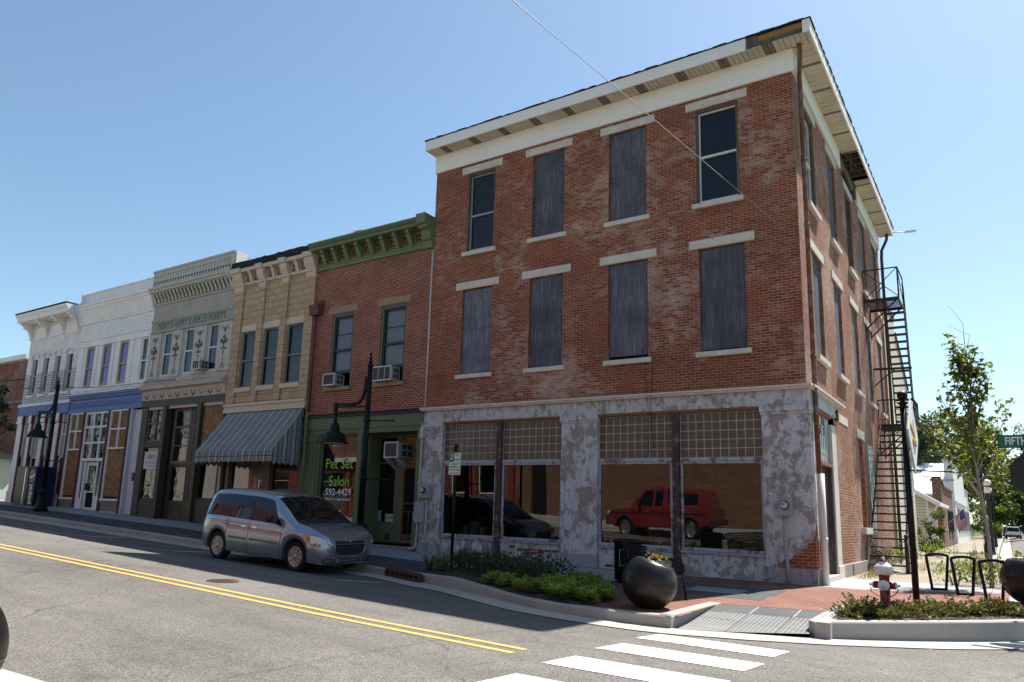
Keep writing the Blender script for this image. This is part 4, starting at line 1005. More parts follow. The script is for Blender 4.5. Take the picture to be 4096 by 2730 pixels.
for w in TW:
    f = sash(TB, 'y', *w, *TZ, M('brown_grey_frame', m_paint, (.20,.19,.18,1), .3, (.08,.08,.08,1), .5, 4), GLASS, .09, .05, .48, .06)
    m = MB(); fb(m,'y',w[0]-.05,w[1]+.04,-.02,.03,7.582,7.83); m.build('lintel', CRM, f)
    m = MB(); fb(m,'y',w[0]-.08,w[1]+.05,-.09,.1,5.28,5.44); m.build('sill', CRM, f)
    k = MB(); pane(k,'y',w[0],w[1],5.5,7.55,.3); k.build('curtain', M('dim_curtain', m_plain, (.13,.13,.12,1), .9), f)
m = MB(); m.box(-20.33,-15.9,-.12,.05,4.52,4.62); m.box(-20.33,-15.9,-.08,.05,4.622,4.75); m.box(-20.33,-15.9,-.14,.05,4.752,4.84); m.build('cornice_band', CRM, TB)
m = MB(); m.box(-20.33,-15.9,-.08,.05,9.40,9.50); m.box(-20.33,-15.9,-.05,.05,9.50,9.86); m.box(-20.33,-15.9,-.32,.05,9.862,10.0); cor = m.build('cornice', CRM, TB)
for a, b in PX:
    m = MB(); m.prism([(-.08,9.15),(-.12,9.2),(-.14,9.45),(-.26,9.62),(-.30,9.82),(-.38,9.86),(-.40,10.02),(.0,10.02),(.0,9.15)],'x',a-.01,b+.04); m.build('bracket', CRM, cor)
    m = MB()
    for k in range(4): m.lathe([(.022,0),(.018,.006)], (lerp(a,b,.15+.23*k),-.142,9.36), 8, (0,-1,0))
    m.build('bracket_dots', M('dark_dots', m_plain, (.03,.05,.03,1), .7), cor)
for a, b in ((-19.84,-18.90),(-18.58,-17.62),(-17.30,-16.33)):
    xm = (a+b)/2
    m = MB(); m.prism([(-.05,9.42),(-.10,9.44),(-.25,9.80),(-.05,9.80)],'x',xm-.07,xm+.07); m.box(xm-.08,xm+.08,-.30,-.05,9.802,9.86); m.build('small_bracket', CRM, cor)
    for xq in ((a+xm)/2+.02, (b+xm)/2+.02):
        m = MB(); m.box(xq-.14,xq+.14,-.06,-.04,9.53,9.81); m.cm = 1
        pts = [(xq+(.11 if k%2==0 else .045)*math.cos(k*math.pi/4), 9.67+(.11 if k%2==0 else .045)*math.sin(k*math.pi/4)) for k in range(9)]
        m.tube([(x,-.066,z) for x, z in pts], .012, 5); m.build('star_panel', [M('panel_dark', m_plain, (.07,.06,.05,1), .8), CRM], cor)
m = MB(); random.seed(5)
for x in frange(-20.33,-15.95,.2): m.box(x,x+.199,-.36+random.uniform(-.01,.01),0,10.02,10.24+random.uniform(0,.03))
m.box(-20.33,-15.9,0,.3,10.0,10.24); m.build('roof_felt_edge', M('tar_felt', m_plain, (.022,.022,.025,1), .8, 0, .3, 0, .5, 8, .3), TB)
def m_awn(name):
    t = NT(name); p = t.pos(); x = t.n('ShaderNodeSeparateXYZ', Vector=p).outputs[0]; y = t.n('ShaderNodeSeparateXYZ', Vector=p).outputs[1]
    s_ = t.math('ADD', x, t.math('MULTIPLY', y, 0.0)); f = t.math('FRACT', t.math('MULTIPLY', s_, 1/.36))
    r = t.n('ShaderNodeValToRGB', Fac=f); r.color_ramp.interpolation = 'CONSTANT'; e = r.color_ramp.elements
    st = [(0,(.20,.25,.26)),(.30,(.03,.03,.035)),(.34,(.33,.32,.31)),(.38,(.05,.045,.05)),(.42,(.40,.385,.36)),(.72,(.05,.045,.05)),(.76,(.24,.23,.225)),(.80,(.03,.03,.035)),(.86,(.20,.25,.26))]
    while len(e) < len(st): e.new(.5)
    for k, (a, c) in enumerate(st): e[k].position = a; e[k].color = (*c, 1)
    c = t.mix(t.ramp(t.noise(p, 2, 5), (.35, 0), (.75, .35)), r.outputs[0], (.12,.115,.11,1))
    t.bsdf(c, .85, 0, t.bump(t.noise(p, 90, 2), .2, .003), .15); return t.mat
def m_awn2(name):
    m0 = M('awning_stripes').copy(); m0.name = name
    for n in m0.node_tree.nodes:
        if n.type == 'MATH' and n.operation == 'MULTIPLY' and n.inputs[1].default_value == 0.0: n.inputs[1].default_value = 1.0
    return m0
AWN = M('awning_stripes', m_awn); AWN2 = M('awning_side_stripes', m_awn2)
m = MB(); X0, X1 = -20.1, -15.98; n = 14; prof = [(-.05,4.50),(-.08,4.50),(-.5,3.94),(-.9,3.42),(-1.25,3.0)]
for a, b in zip(prof, prof[1:]):
    for k in range(n): m.face([(lerp(X0,X1,k/n),a[0],a[1]),(lerp(X0,X1,k/n),b[0],b[1]),(lerp(X0,X1,(k+1)/n),b[0],b[1]),(lerp(X0,X1,(k+1)/n),a[0],a[1])])
N = 16
for k in range(N*8):
    xa, xb = lerp(X0,X1,k/(N*8)), lerp(X0,X1,(k+1)/(N*8)); f = lambda q: 2.60 + .06*abs(math.cos(math.pi*q*N)) if True else 0
    m.face([(xa,-1.252,f(k/(N*8))),(xb,-1.252,f((k+1)/(N*8))),(xb,-1.252,3.0),(xa,-1.252,3.0)])
aw = m.build('awning', AWN, TB, label='blue and grey striped canvas awning')
m = MB()
for x in (X0, X1):
    m.face([(x,-.05,2.62),(x,-.05,4.5),(x,-.5,3.94),(x,-1.25,3.0),(x,-1.25,2.62)])
    for k in range(5): m.prism([(-.05-k*.24,2.63),(-.17-k*.24,2.54),(-.29-k*.24,2.63)],'x',x-.002,x+.002)
m.build('side_panel', AWN2, aw)
m = MB(); m.tube([(X0,-1.255,2.82),(X1,-1.255,2.82)], .012, 6); m.bar((X1-.02,-.05,2.7),(X1-.02,-1.2,2.95),.025); m.bar((X0+.02,-.05,2.7),(X0+.02,-1.2,2.95),.025); m.build('awning_rod', M('dark_rod', m_plain, (.04,.04,.04,1), .5), aw)
# shopfront beneath
BRNP = M('brown_paint', m_paint, (.11,.085,.065,1), .35, (.04,.03,.025,1), .55, 3)
m = MB(); m.box(-20.33,-15.9,.05,.3,4.2,4.52); m.box(-20.33,-15.9,.1,.3,2.75,4.2); m.box(-20.33,-15.9,.0,.25,.2,.85)
for a, b in ((-20.33,-20.15),(-19.95,-19.77),(-17.86,-17.52),(-16.1,-15.9)): m.box(a,b,.0,.25,.85,2.75)
m.build('shopfront_frame', BRNP, TB)
sw = shopwin(TB, -19.77, -17.86, .85, 2.75, BRNP, SHOPG, .1, .05, .4); k = MB(); pane(k,'y',-19.75,-17.88,.9,2.7,.24); k.build('curtain', M('net_curtain', lambda n: (lambda t: (t.bsdf(t.mix(t.n('ShaderNodeTexBrick', Vector=t.uv(), Color1=(.3,.28,.25,1), Color2=(.42,.39,.35,1), Mortar=(.16,.14,.12,1), Scale=22).outputs[0], (.30,.28,.25,1), t.ramp(t.n('ShaderNodeTexWave', Vector=t.mapv(t.uv(),(1,0,0)), Scale=2.5, Distortion=2).outputs[0], (0,.18), (1,.62))), .9), t.mat)[1])(NT(n))), sw)
sw = shopwin(TB, -17.52, -16.1, .85, 2.75, BRNP, SHOPG, .1, .05, .4); k = MB(); pane(k,'y',-17.5,-16.12,.9,2.7,.2); k.build('brown_cloth', M('brown_cloth', m_plain, (.12,.07,.045,1), .9, 0, .2, 0, .4, 2), sw)
m = MB(); m.box(-20.3,-20.22,-.05,.05,.4,2.7); m.build('ribbed_post', CRM, TB)

# ------------------------------------------------------------------ grey pressed-metal building with green ornament
AB = thing('ornate_building', 'grey pressed metal building with green painted ornament and a lettered frieze', 'building', (-23.1,0,.55))
GRC = M('grey_cream_metal', m_paint, (.50,.47,.42,1), .3, (.2,.17,.14,1), .6, 2, .02, (.2,.13,.08,1))
GRCB = M('grey_pressed_brick', m_brick, (.42,.385,.35), (.44,.40,.365), (.46,.42,.38), (.34,.30,.27,1), w=.23, h=.085, ms=.008, wamt=0, dirt=.15, bmp=.5)
OGR = M('ornament_green', m_plain, (.035,.10,.045,1), .6)
AW_ = [(-24.97,-24.37),(-23.46,-22.84),(-21.87,-21.27)]; AZ = (6.27,8.13)
x0, x1 = -25.85, -20.33
m = MB(); m.wall('y', 0, x0, x1, 6.15, 8.2, [(*w,*AZ) for w in AW_], .14); m.wall('y', 0, x0, x1, 4.9, 6.15, [], .1); m.build('front_wall', GRC, AB)
m = MB(); m.box(x0,x1,-.02,.1,8.74,9.36); m.build('pressed_panel', GRCB, AB)
shell(AB, x0, x1, 16, .2, 10.75, GRC, .3); flat_roof(AB, x0, x1, .3, 16, 10.5)
for z in (.6, 5.0): floor_in(AB, x0+.05, x1-.05, .35, 15.9, z)
m = MB(); m.box(x0+.03,x1-.03,3.4,3.5,.5,9.4); m.build('room_partition', M('room_wall', m_plain, (.14,.13,.12,1), .9), AB)
m = MB(); m.box(x0,x1,-.05,.1,8.2,8.62); m.box(x0,x1,-.09,.1,8.14,8.198); m.box(x0,x1,-.09,.1,8.60,8.735); fr = m.build('letter_frieze', M('frieze_green_grey', m_paint, (.30,.33,.285,1), .3, (.15,.15,.12,1), .6, 2), AB)
text_mesh('lettering', "PERRY'S·ARMY SURPLUS·PERRY'S", .40, M('frieze_letters', m_plain, (.12,.14,.11,1), .7), fr, front(-23.1,-.055,8.40), .006, sx=.80)
m = MB()
for x in frange(x0+.1,x1-.1,.165): m.lathe([(.035,0),(.03,.008)], (x,-.092,8.668), 8, (0,-1,0))
m.cm = 1; m.box(x0+.03,x1-.03,-.0925,-.085,8.615,8.72); m.build('dot_row', [OGR, GRC], fr)
m = MB(); m.box(x0,x1,-.06,.1,9.362,9.46); m.prism([(0,9.462),(-.10,9.47),(-.14,9.6),(-.26,9.76),(-.28,9.86),(0,9.86)],'x',x0,x1); m.box(x0,x1,-.36,.1,9.862,9.98); m.box(x0,x1,-.42,.1,9.981,10.06); m.box(x0,x1,-.30,.1,10.061,10.12); m.prism([(-.24,10.122),(-.24,10.76),(-.28,10.78),(-.28,10.86),(.3,10.86),(.3,10.122)],'x',x0,x1)
for x in frange(x0+.1,x1-.1,.11): m.box(x-.035,x+.035,-.08,-.06,9.375,9.45)
cor = m.build('cornice', GRC, AB)
m = MB()
for k in range(22):
    x = x0+.28+k*.245; m.prism([(-.105,9.47),(-.15,9.6),(-.27,9.76),(-.29,9.83),(-.27,9.83),(-.10,9.6)],'x',x-.055,x+.055)
m.build('leaf_brackets', OGR, cor)
m = MB()
for k in range(28):
    x = x0+.15+k*.187
    m.prism([(x-.05,10.36),(x+.05,10.36),(x+.045,10.29),(x,10.22),(x-.045,10.29)][::-1],'y',-.25,-.238); m.prism([(x-.045,10.62),(x-.02,10.56),(x+.02,10.56),(x+.045,10.62),(x,10.60)],'y',-.25,-.238); m.box(x-.025,x+.025,-.248,-.238,10.47,10.5)
m.cm = 1; m.box(x0+.05,x1-.35,-.2405,-.232,10.17,10.68); m.build('tulip_row', [OGR, GRC], cor)
m = MB(); m.prism([(-.06,9.40),(-.12,9.44),(-.2,9.7),(-.4,9.9),(-.46,10.13),(.0,10.13),(.0,9.40)],'x',x1-.30,x1+.005); m.build('end_bracket', GRC, cor)
m = MB(); m.box(x1-.02,x1+.012,-.2,.3,10.13,10.84); m.build('bare_metal_end', M('white_metal', m_plain, (.7,.7,.68,1), .5), cor)
# piers between windows with fleur ornament
for a, b in ((x0,-25.05),(-24.30,-23.53),(-22.77,-21.94),(-21.2,x1)):
    m = MB(); m.box(a+.02,b-.02,-.05,.02,6.2,8.13); pr_ = m.build('pier', GRC, AB); c = (a+b)/2; m = MB()
    for z, s_ in ((7.45,1.0),):
        m.prism([(c-.09,z+.12),(c+.09,z+.12),(c+.06,z),(c,z-.05),(c-.06,z)][::-1],'y',-.062,-.05)
        m.tube([(c,-.056,z-.05),(c,-.056,z-.35)], .018, 5)
        for q in (-1, 1):
            m.tube([(c,-.056,z-.22),(c+q*.10,-.056,z-.10),(c+q*.17,-.056,z-.02),(c+q*.19,-.056,z-.12),(c+q*.12,-.056,z-.2)], [.014,.03,.035,.025,.01], 6)
            m.tube([(c,-.056,z-.3),(c+q*.08,-.056,z-.42),(c+q*.15,-.056,z-.40),(c+q*.12,-.056,z-.33)], [.012,.018,.018,.01], 6)
            m.tube([(c+q*.05,-.056,z+.34),(c+q*.16,-.056,z+.5),(c+q*.2,-.056,z+.38)], .009, 5)
    m.tube([(c,-.056,6.3),(c,-.056,7.75)], .007, 4); m.bar((c-.2,-.052,6.4),(c+.2,-.052,6.4),.008,.006); m.bar((c-.2,-.052,7.8),(c+.2,-.052,7.8),.008,.006); m.tube([(c,-.056,7.72),(c,-.056,7.92)], [.02,.03], 6); m.ball((c,-.055,6.92),.045,8,6,(1,.3,1)); m.ball((c,-.055,6.62),.03,8,6,(1,.3,1))
    for q in (-1,1): m.tube([(c,-.056,6.5),(c+q*.09,-.056,6.42),(c+q*.1,-.056,6.28)], .010, 5)
    m.build('fleur_ornament', OGR, pr_)
def m_blind(name, a, b, s=20):
    t = NT(name); w = t.n('ShaderNodeTexWave', Vector=t.mapv(t.uv(), (0,1,0)), Scale=s, _bands_direction='Y')
    t.bsdf(t.mix(w.outputs[0], a, b), .6); return t.mat
BLN = M('blue_blind', m_blind, (.05,.075,.10,1), (.26,.34,.42,1), 5.2)
for w in AW_:
    f = sash(AB, 'y', *w, *AZ, WHFR, GLASS, .07, .055, .5, .05, blind=(BLN, 6.35 if w[0] > -24 else 7.1))
m = MB(); m.box(x0,x1,-.10,.05,5.98,6.14); m.prism([(-.12,5.976),(-.22,5.90),(-.24,5.84),(0,5.84),(0,5.976)],'x',x0,x1); m.box(x0,x1,-.27,.05,5.72,5.838); m.prism([(-.24,5.718),(-.12,5.66),(-.08,5.28),(0,5.28),(0,5.718)],'x',x0,x1); md_ = m.build('middle_cornice', M('rosy_metal', m_paint, (.46,.39,.33,1), .35, (.16,.11,.09,1), .6, 2, .03, (.14,.08,.05,1)), AB)
m = MB()
for k in range(10):
    x = x0+.35+k*.53
    if k % 2 == 0: m.tube([(x-.13,-.108,5.55),(x-.09,-.10,5.42),(x,-.092,5.36),(x+.09,-.10,5.42),(x+.13,-.108,5.55)], [.012,.022,.032,.022,.012], 6)
    else:
        for q in range(10):
            a = q*.63; m.ball((x+.12*math.cos(a),-.10,5.5+.12*math.sin(a)),.028,6,4,(1,.5,1))
for x in frange(x0+.1,x1-.1,.08):
    if int(x*3)%2: m.ball((x,-.085,5.30),.016,6,4,(1,.5,1))
m.cm = 1; m.prism([(-.103,5.56),(-.098,5.56),(-.078,5.285),(-.083,5.285)],'x',x0+.04,x1-.04); m.build('wreath_frieze', [OGR, M('rosy_metal')], md_)
OLV = M('olive_paint', m_paint, (.052,.047,.030,1), .3, (.02,.02,.015,1), .5, 3)
m = MB(); m.box(x0,x1,-.09,.1,5.02,5.275); m.box(x0,-25.42,-.03,.2,.4,5.02); m.box(-24.27,-24.02,-.10,.2,.4,5.02); m.box(-21.98,-21.72,-.10,.2,.4,5.02); m.box(-20.46,x1,-.03,.2,.4,5.02); m.box(-25.42,-24.27,0,.2,.5,1.28); m.box(-21.72,-20.46,0,.2,.3,1.35); m.box(-25.42,-24.27,-.02,.2,3.40,3.60); m.build('shopfront_frame', OLV, AB)
m = MB(); m.box(-24.3,-21.7,-.12,.3,.2,.52); m.box(x0,-24.3,-.06,.2,.2,.55); m.build('entrance_step', M('step_stone', m_concrete, (.30,.27,.24), None, .5), AB)
sash(AB, 'y', -25.42, -24.27, 3.60, 5.02, M('olive_grey', m_paint, (.16,.15,.135,1), .4, (.05,.05,.04,1), .6, 4), GLASS_OLD, .06, .05, .52, .05, name='transom_window', mull=(-24.85,))
sw = shopwin(AB, -25.42, -24.27, 1.28, 3.40, OLV, GLASS_OLD, .06, .05, 0)
m = MB(); m.box(-25.37,-24.32,.02,.026,2.50,3.2); po = m.build('poster', M('poster_white', m_paint, (.62,.62,.62,1), .3, (.3,.3,.3,1), .7, 12), sw)
text_mesh('lettering', 'RIKKI', .26, M('poster_ink', m_plain, (.06,.05,.05,1), .6), po, front(-24.85,.016,2.98), .001, sx=.9)
for k, q in enumerate((2.78,2.70,2.60)): slab(AB, po, 'print_line', 'y', -25.25+k*.08, -24.42, .0155, .019, q, q+.018, M('poster_ink'))
m = MB(); m.wall('y', .25, -24.02, -21.98, .5, 5.02, [(-23.9,-22.8,2.72,4.9),(-22.62,-22.08,2.72,4.9),(-23.75,-22.75,1.25,2.6),(-22.55,-22.1,1.3,2.55)], .1); m.build('recess_wall', OLV, AB)
m = MB()
for z in (.62,.9): m.box(-23.6,-22.9,.235,.25,z,z+.2)
for zz in (.6,.92):
    for xx in (-22.56,-22.32): m.box(xx,xx+.2,.235,.25,zz,zz+.24)
m.build('door_panels', OLV, AB)
f = sash(AB, 'y', -23.9, -22.8, 2.72, 4.9, M('olive_grey'), GLASS_OLD, .28, .09, .66, .08, name='transom_window', extra=(3.42,))
m = MB(); m.box(-23.82,-22.88,.33,.34,3.45,4.12); m.build('peeled_panel', M('peeled_grey', m_peel, (.20,.18,.17,1), (.10,.05,.035,1), .45, 5), f)
m = MB(); m.box(-23.82,-22.88,.33,.34,2.80,3.40); m.build('brown_panel', M('brown_board', m_plain, (.13,.06,.035,1), .6), f)
f = sash(AB, 'y', -22.62, -22.08, 2.72, 4.9, M('olive_grey'), GLASS_OLD, .28, .06, .66, .06, name='transom_window', extra=(3.42,))
m = MB(); m.box(-22.57,-22.13,.33,.34,4.2,4.85); m.box(-22.57,-22.13,.33,.34,2.78,3.38); m.build('milk_glass_panel', M('milky', m_plain, (.42,.46,.43,1), .5, 0, .3, 0, .4, 5), f)
f = sash(AB, 'y', -23.75, -22.75, 1.25, 2.6, OLV, GLASS_OLD, .27, .03, 0, name='door_window'); f = sash(AB, 'y', -22.55, -22.1, 1.3, 2.55, OLV, SHOPG, .27, .03, 0, name='door_window')
text_mesh('house_number', '120', .10, WHL, f, front(-22.33,.245,2.47), .001)
m = MB(); m.box(-21.72,-20.46,.06,.08,2.9,5.0); m.build('boarded_window', M('osb_board', m_osb, .9), AB)
shopwin(AB, -21.72, -20.46, 1.35, 2.88, OLV, SHOPG, .1, .05, 1.2)
ac('air_conditioner', -21.93, .05, 6.28, .42, .36, .42, 'white window air conditioner in the ornate grey building')
# ------------------------------------------------------------------ white building with blue frieze
WB = thing('white_building', 'two storey white metal front with purple tan framed windows over a blue frieze', 'building', (-28.9,0,.75))
WHP1 = M('white_wall_paint', m_paint, (.82,.81,.79,1), .28, (.35,.34,.33,1), .6, 2, .008, (.35,.3,.25,1))
WBRK = M('white_pressed_brick', m_brick, (.77,.77,.75), (.80,.80,.78), (.82,.82,.80), (.66,.66,.64,1), w=.25, h=.12, ms=.01, wamt=0, dirt=.06, bmp=.4, dark=(.35,.34,.33))
BLU = M('blue_paint', m_paint, (.13,.215,.43,1), .2, (.06,.08,.15,1), .6, 3)
MAR = M('maroon_paint', m_paint, (.12,.025,.035,1), .25, (.05,.02,.02,1), .6, 3)
TAN2 = M('tan_window_paint', m_paint, (.40,.30,.16,1), .2, (.2,.15,.1,1), .6, 3)
x0, x1 = -31.88, -25.85
WW = [(-31.1,-30.38),(-29.7,-28.97),(-28.28,-27.56)]; WZ = (6.2,8.1); W4 = (-26.58,-26.02)
m = MB(); m.wall('y', 0, x0, x1, 5.8, 8.45, [(*w,*WZ) for w in WW] + [(*W4,*WZ)], .14); m.build('front_wall', WHP1, WB)
m = MB(); m.box(x0,x1,-.02,.1,8.46,9.2); m.box(x0,x1,-.10,.1,10.12,10.64); m.build('pressed_panel', WBRK, WB)
m = MB(); m.box(x0,x1,-.05,.1,8.40,8.455); m.box(x0,x1,-.06,.1,9.21,9.28); m.prism([(-.06,9.282),(-.12,9.4),(-.24,9.72),(-.30,9.84),(-.34,9.86),(-.34,9.96),(-.40,9.98),(-.40,10.08),(-.2,10.115),(0.05,10.115),(.05,9.282)],'x',x0,x1); m.box(x0,x1,-.14,.2,10.642,10.70)
m.prism([(-.1,9.2),(-.2,9.5),(-.42,9.9),(-.46,10.12),(-.2,10.3),(-.2,10.72),(.0,10.72),(0,9.2)],'x',x0-.01,x0+.14)
m.box(x0,x1,-.06,.1,8.105,8.16); m.box(x0,x1,-.12,.08,6.0,6.14); m.box(x0,x1,-.07,.08,5.86,6.0); m.build('cornice', WHP1, WB)
for x in (-31.35,-30.15,-28.75,-27.2,-25.95):
    m = MB(); m.box(x-.05,x+.05,-.04,.05,6.145,8.10); m.build('pilaster_strip', WHP1, WB)
shell(WB, x0, x1, 16, .4, 10.6, WHP1, .2); flat_roof(WB, x0, x1, .2, 16, 10.4)
for z in (.75, 5.6): floor_in(WB, x0+.05, x1-.05, .3, 15.9, z)
m = MB(); m.box(x0+.03,x1-.03,3.4,3.5,.6,9.4); m.build('room_partition', M('room_wall', m_plain, (.14,.13,.12,1), .9), WB)
def m_purple(name):
    t = NT(name); fr = t.n('ShaderNodeFresnel', IOR=1.7); d = t.n('ShaderNodeBsdfDiffuse', Color=(.085,.085,.27,1)); g = t.n('ShaderNodeBsdfAnisotropic', Roughness=.02)
    x = t.n('ShaderNodeMixShader', i0=fr.outputs[0], i1=d.outputs[0], i2=g.outputs[0]); t.t.links.new(x.outputs[0], t.out.inputs[0]); return t.mat
PUR = M('purple_film_glass', m_purple)
for w in WW: sash(WB, 'y', w[0], w[1], *WZ, TAN2, PUR, .05, .10, .47, .06)
sash(WB, 'y', *W4, *WZ, WHP1, GLASS, .07, .06, .47, .05, blind=(BLN, 6.3))
m = MB(); m.box(x0,x1,-.05,.05,5.05,5.2); m.box(x0,x1,-.02,.1,5.2,5.62); m.prism([(-.02,5.622),(-.10,5.66),(-.12,5.74),(-.18,5.76),(-.2,5.855),(.05,5.855),(.05,5.622)],'x',x0,x1)
for k in range(24):
    x = x0+.2+k*.248; m.ball((x,-.025,5.43),.07,8,6,(1,.35,1)); m.tube([(x-.06,-.03,5.33),(x,-.035,5.28),(x+.06,-.03,5.33)], .018, 5)
m.build('blue_frieze', BLU, WB)
m = MB()
for x in (-31.80,-30.46,-28.36,-26.80): m.box(x-.05,x+.05,-.07,.2,.6,5.05)
m.build('maroon_post', MAR, WB)
OSB = M('osb_board', m_osb, .9)
for a, b in ((-31.74,-30.52),(-28.30,-26.86)):
    m = MB(); m.box(a,b,.06,.08,1.35,5.0); p = m.build('boarded_window', OSB, WB); m = MB(); c = (a+b)/2
    for q in (a,b-.06): m.box(q,q+.06,-.02,.08,1.25,5.04)
    m.box(c-.03,c+.03,-.01,.07,3.42,5.0)
    for z in (3.36,4.18,4.98): m.box(a+.06,b-.06,-.02,.07,z,z+.07)
    m.box(a,b,-.06,.08,1.18,1.27); m.build('frame', WHP1, p)
    m = MB(); m.box(a,b,-.0,.2,.75,1.18); m.box(a-.02,b+.02,-.03,.2,1.1,1.175); m.build('kick_panel', M('taupe_panel', m_paint, (.24,.20,.16,1), .2, (.12,.1,.08,1), .7, 3), p)
    m = MB(); m.box(a-.1,b+.1,-.06,.2,.4,.748); m.build('stone_base', M('white_plinth', m_peel, (.5,.5,.5,1), (.25,.2,.18,1), .5, 4), p)
f = MB(); a, b = -30.41, -28.41; m = f
for x in (a, lerp(a,b,.335), lerp(a,b,.665), b-.09): m.box(x,x+.09,.0,.12,.8 if x in (a,b-.09) else 2.9,5.04)
for z in (2.9,3.62,4.32,4.95): m.box(a+.09,b-.09,.002,.118,z,z+.09)
m.box(a+.09,b-.09,-.02,.1,2.86,2.9); f = m.build('entrance_transom', WHP1, WB)
g = MB()
for i in range(3):
    for j in range(3): pane(g,'y',lerp(a,b,i/3)+.03,lerp(a,b,(i+1)/3),2.95+j*.69,3.66+j*.69,.07,0,random.uniform(-.6,.9))
g.build('pane', GLASS_OLD, f)
m = MB(); m.box(a+.09,-29.95,.01,.1,.72,1.25); m.box(-28.95,b-.09,.01,.1,.72,1.35)
for q in ((a+.09,a+.2),(-30.02,-29.93),(-28.97,-28.88),(b-.2,b-.09)): m.box(q[0],q[1],.012,.1,1.25,2.86)
m.build('sidelight_frame', WHP1, WB); g = MB(); pane(g,'y',a+.2,-30.02,1.25,2.86,.06,0,.8); pane(g,'y',-28.88,b-.2,1.25,2.86,.06,0,-.4); g.build('pane', GLASS_OLD, WB)
m = MB(); u, v = -29.90, -28.99
for q in ((u,u+.12),(v-.12,v)): m.box(q[0],q[1],.10,.16,.74,2.82)
m.box(u+.12,v-.12,.10,.16,2.66,2.82); m.box(u+.12,v-.12,.10,.16,.74,.86); m.box(u+.12,v-.12,.10,.15,1.5,1.56); dd = m.build('door', WHP1, WB)
g = MB(); pane(g,'y',u+.12,v-.12,1.56,2.66,.13); g.build('pane', GLASS_OLD, dd); m = MB(); m.box(u+.12,v-.12,.14,.15,.86,1.5); m.build('dark_panel', VOID, dd)
m = MB(); m.box(u+.16,u+.19,.03,.10,1.6,1.9); m.build('handle', BLK, dd)
m = MB(); m.box(-26.75,x1,.12,.2,.5,5.0); m.box(-26.75,-26.62,-.02,.2,.5,5.05); m.box(-26.55,-25.98,.11,.12,3.35,4.9); m.box(-26.55,-25.98,.11,.12,.95,3.2); m.build('white_door_panel', M('blueish_white', m_paint, (.52,.53,.57,1), .12, (.3,.3,.32,1), .5, 2), WB)
m = MB(); m.box(-26.18,-26.02,.03,.11,2.02,2.36); m.box(-26.16,-26.04,.02,.03,2.05,2.15); tag(m.build('mailbox', BLK), 'small black wall mailbox on the white door panel', 'mailbox')
m = MB(); m.box(-26.6,x1,-.1,.2,.42,.62); m.build('entrance_step', M('step_stone', m_concrete, (.30,.27,.24), None, .5), WB)

# ------------------------------------------------------------------ white painted brick building at the end of the row
LB = thing('white_brick_building', 'two storey white painted brick end building with arched windows and heavy bracketed cornice', 'building', (-34.4,0,.9))
x0, x1 = -36.86, -31.90
def m_wbrick(name):
    m0 = m_brick(name, (.72,.72,.70), (.79,.79,.77), (.83,.83,.81), (.74,.74,.72,1), w=.24, h=.088, ms=.018, wamt=0, dirt=.05, bmp=.7); t = m0.node_tree
    p = [n for n in t.nodes if n.type == 'BSDF_PRINCIPLED'][0]; src = p.inputs['Base Color'].links[0].from_socket
    br = [n for n in t.nodes if n.type == 'TEX_BRICK'][0]; g = t.nodes.new('ShaderNodeNewGeometry'); s_ = t.nodes.new('ShaderNodeSeparateXYZ'); t.links.new(g.outputs['Position'], s_.inputs[0])
    # the mortar is bare where the paint stops, below about 7.2 m
    no = t.nodes.new('ShaderNodeTexNoise'); no.inputs['Scale'].default_value = 1.2; t.links.new(g.outputs['Position'], no.inputs['Vector'])
    a = t.nodes.new('ShaderNodeMath'); a.operation = 'MULTIPLY_ADD'; t.links.new(no.outputs[0], a.inputs[0]); a.inputs[1].default_value = .5; t.links.new(s_.outputs[2], a.inputs[2])
    c = t.nodes.new('ShaderNodeMath'); c.operation = 'LESS_THAN'; t.links.new(a.outputs[0], c.inputs[0]); c.inputs[1].default_value = 7.50
    d = t.nodes.new('ShaderNodeMath'); d.operation = 'MULTIPLY'; t.links.new(c.outputs[0], d.inputs[0]); t.links.new(br.outputs[1], d.inputs[1])
    mx = t.nodes.new('ShaderNodeMix'); mx.data_type = 'RGBA'; t.links.new(d.outputs[0], mx.inputs[0]); t.links.new(src, mx.inputs[6]); mx.inputs[7].default_value = (.10,.085,.075,1); t.links.new(mx.outputs[2], p.inputs['Base Color'])
    return m0
WBK = M('white_painted_brick', m_wbrick)
LW = [(-36.35,-35.77),(-35.2,-34.64),(-34.06,-33.5),(-32.95,-32.34)]; LZ = (6.16,8.1)
m = MB(); m.wall('y', 0, x0, x1, 5.6, 9.0, [(*w,*LZ) for w in LW], .2); m.build('front_wall', WBK, LB)
shell(LB, x0, x1, 16, .4, 10.0, WBK); flat_roof(LB, x0, x1, .2, 16, 9.9)
for z in (.85, 5.4): floor_in(LB, x0+.05, x1-.05, .3, 15.9, z)
m = MB(); m.box(x0+.03,x1-.03,3.4,3.5,.8,9.4); m.build('room_partition', M('room_wall', m_plain, (.14,.13,.12,1), .9), LB)
LGY = M('pale_grey_frame', m_paint, (.40,.41,.42,1), .25, (.2,.2,.2,1), .6, 3)
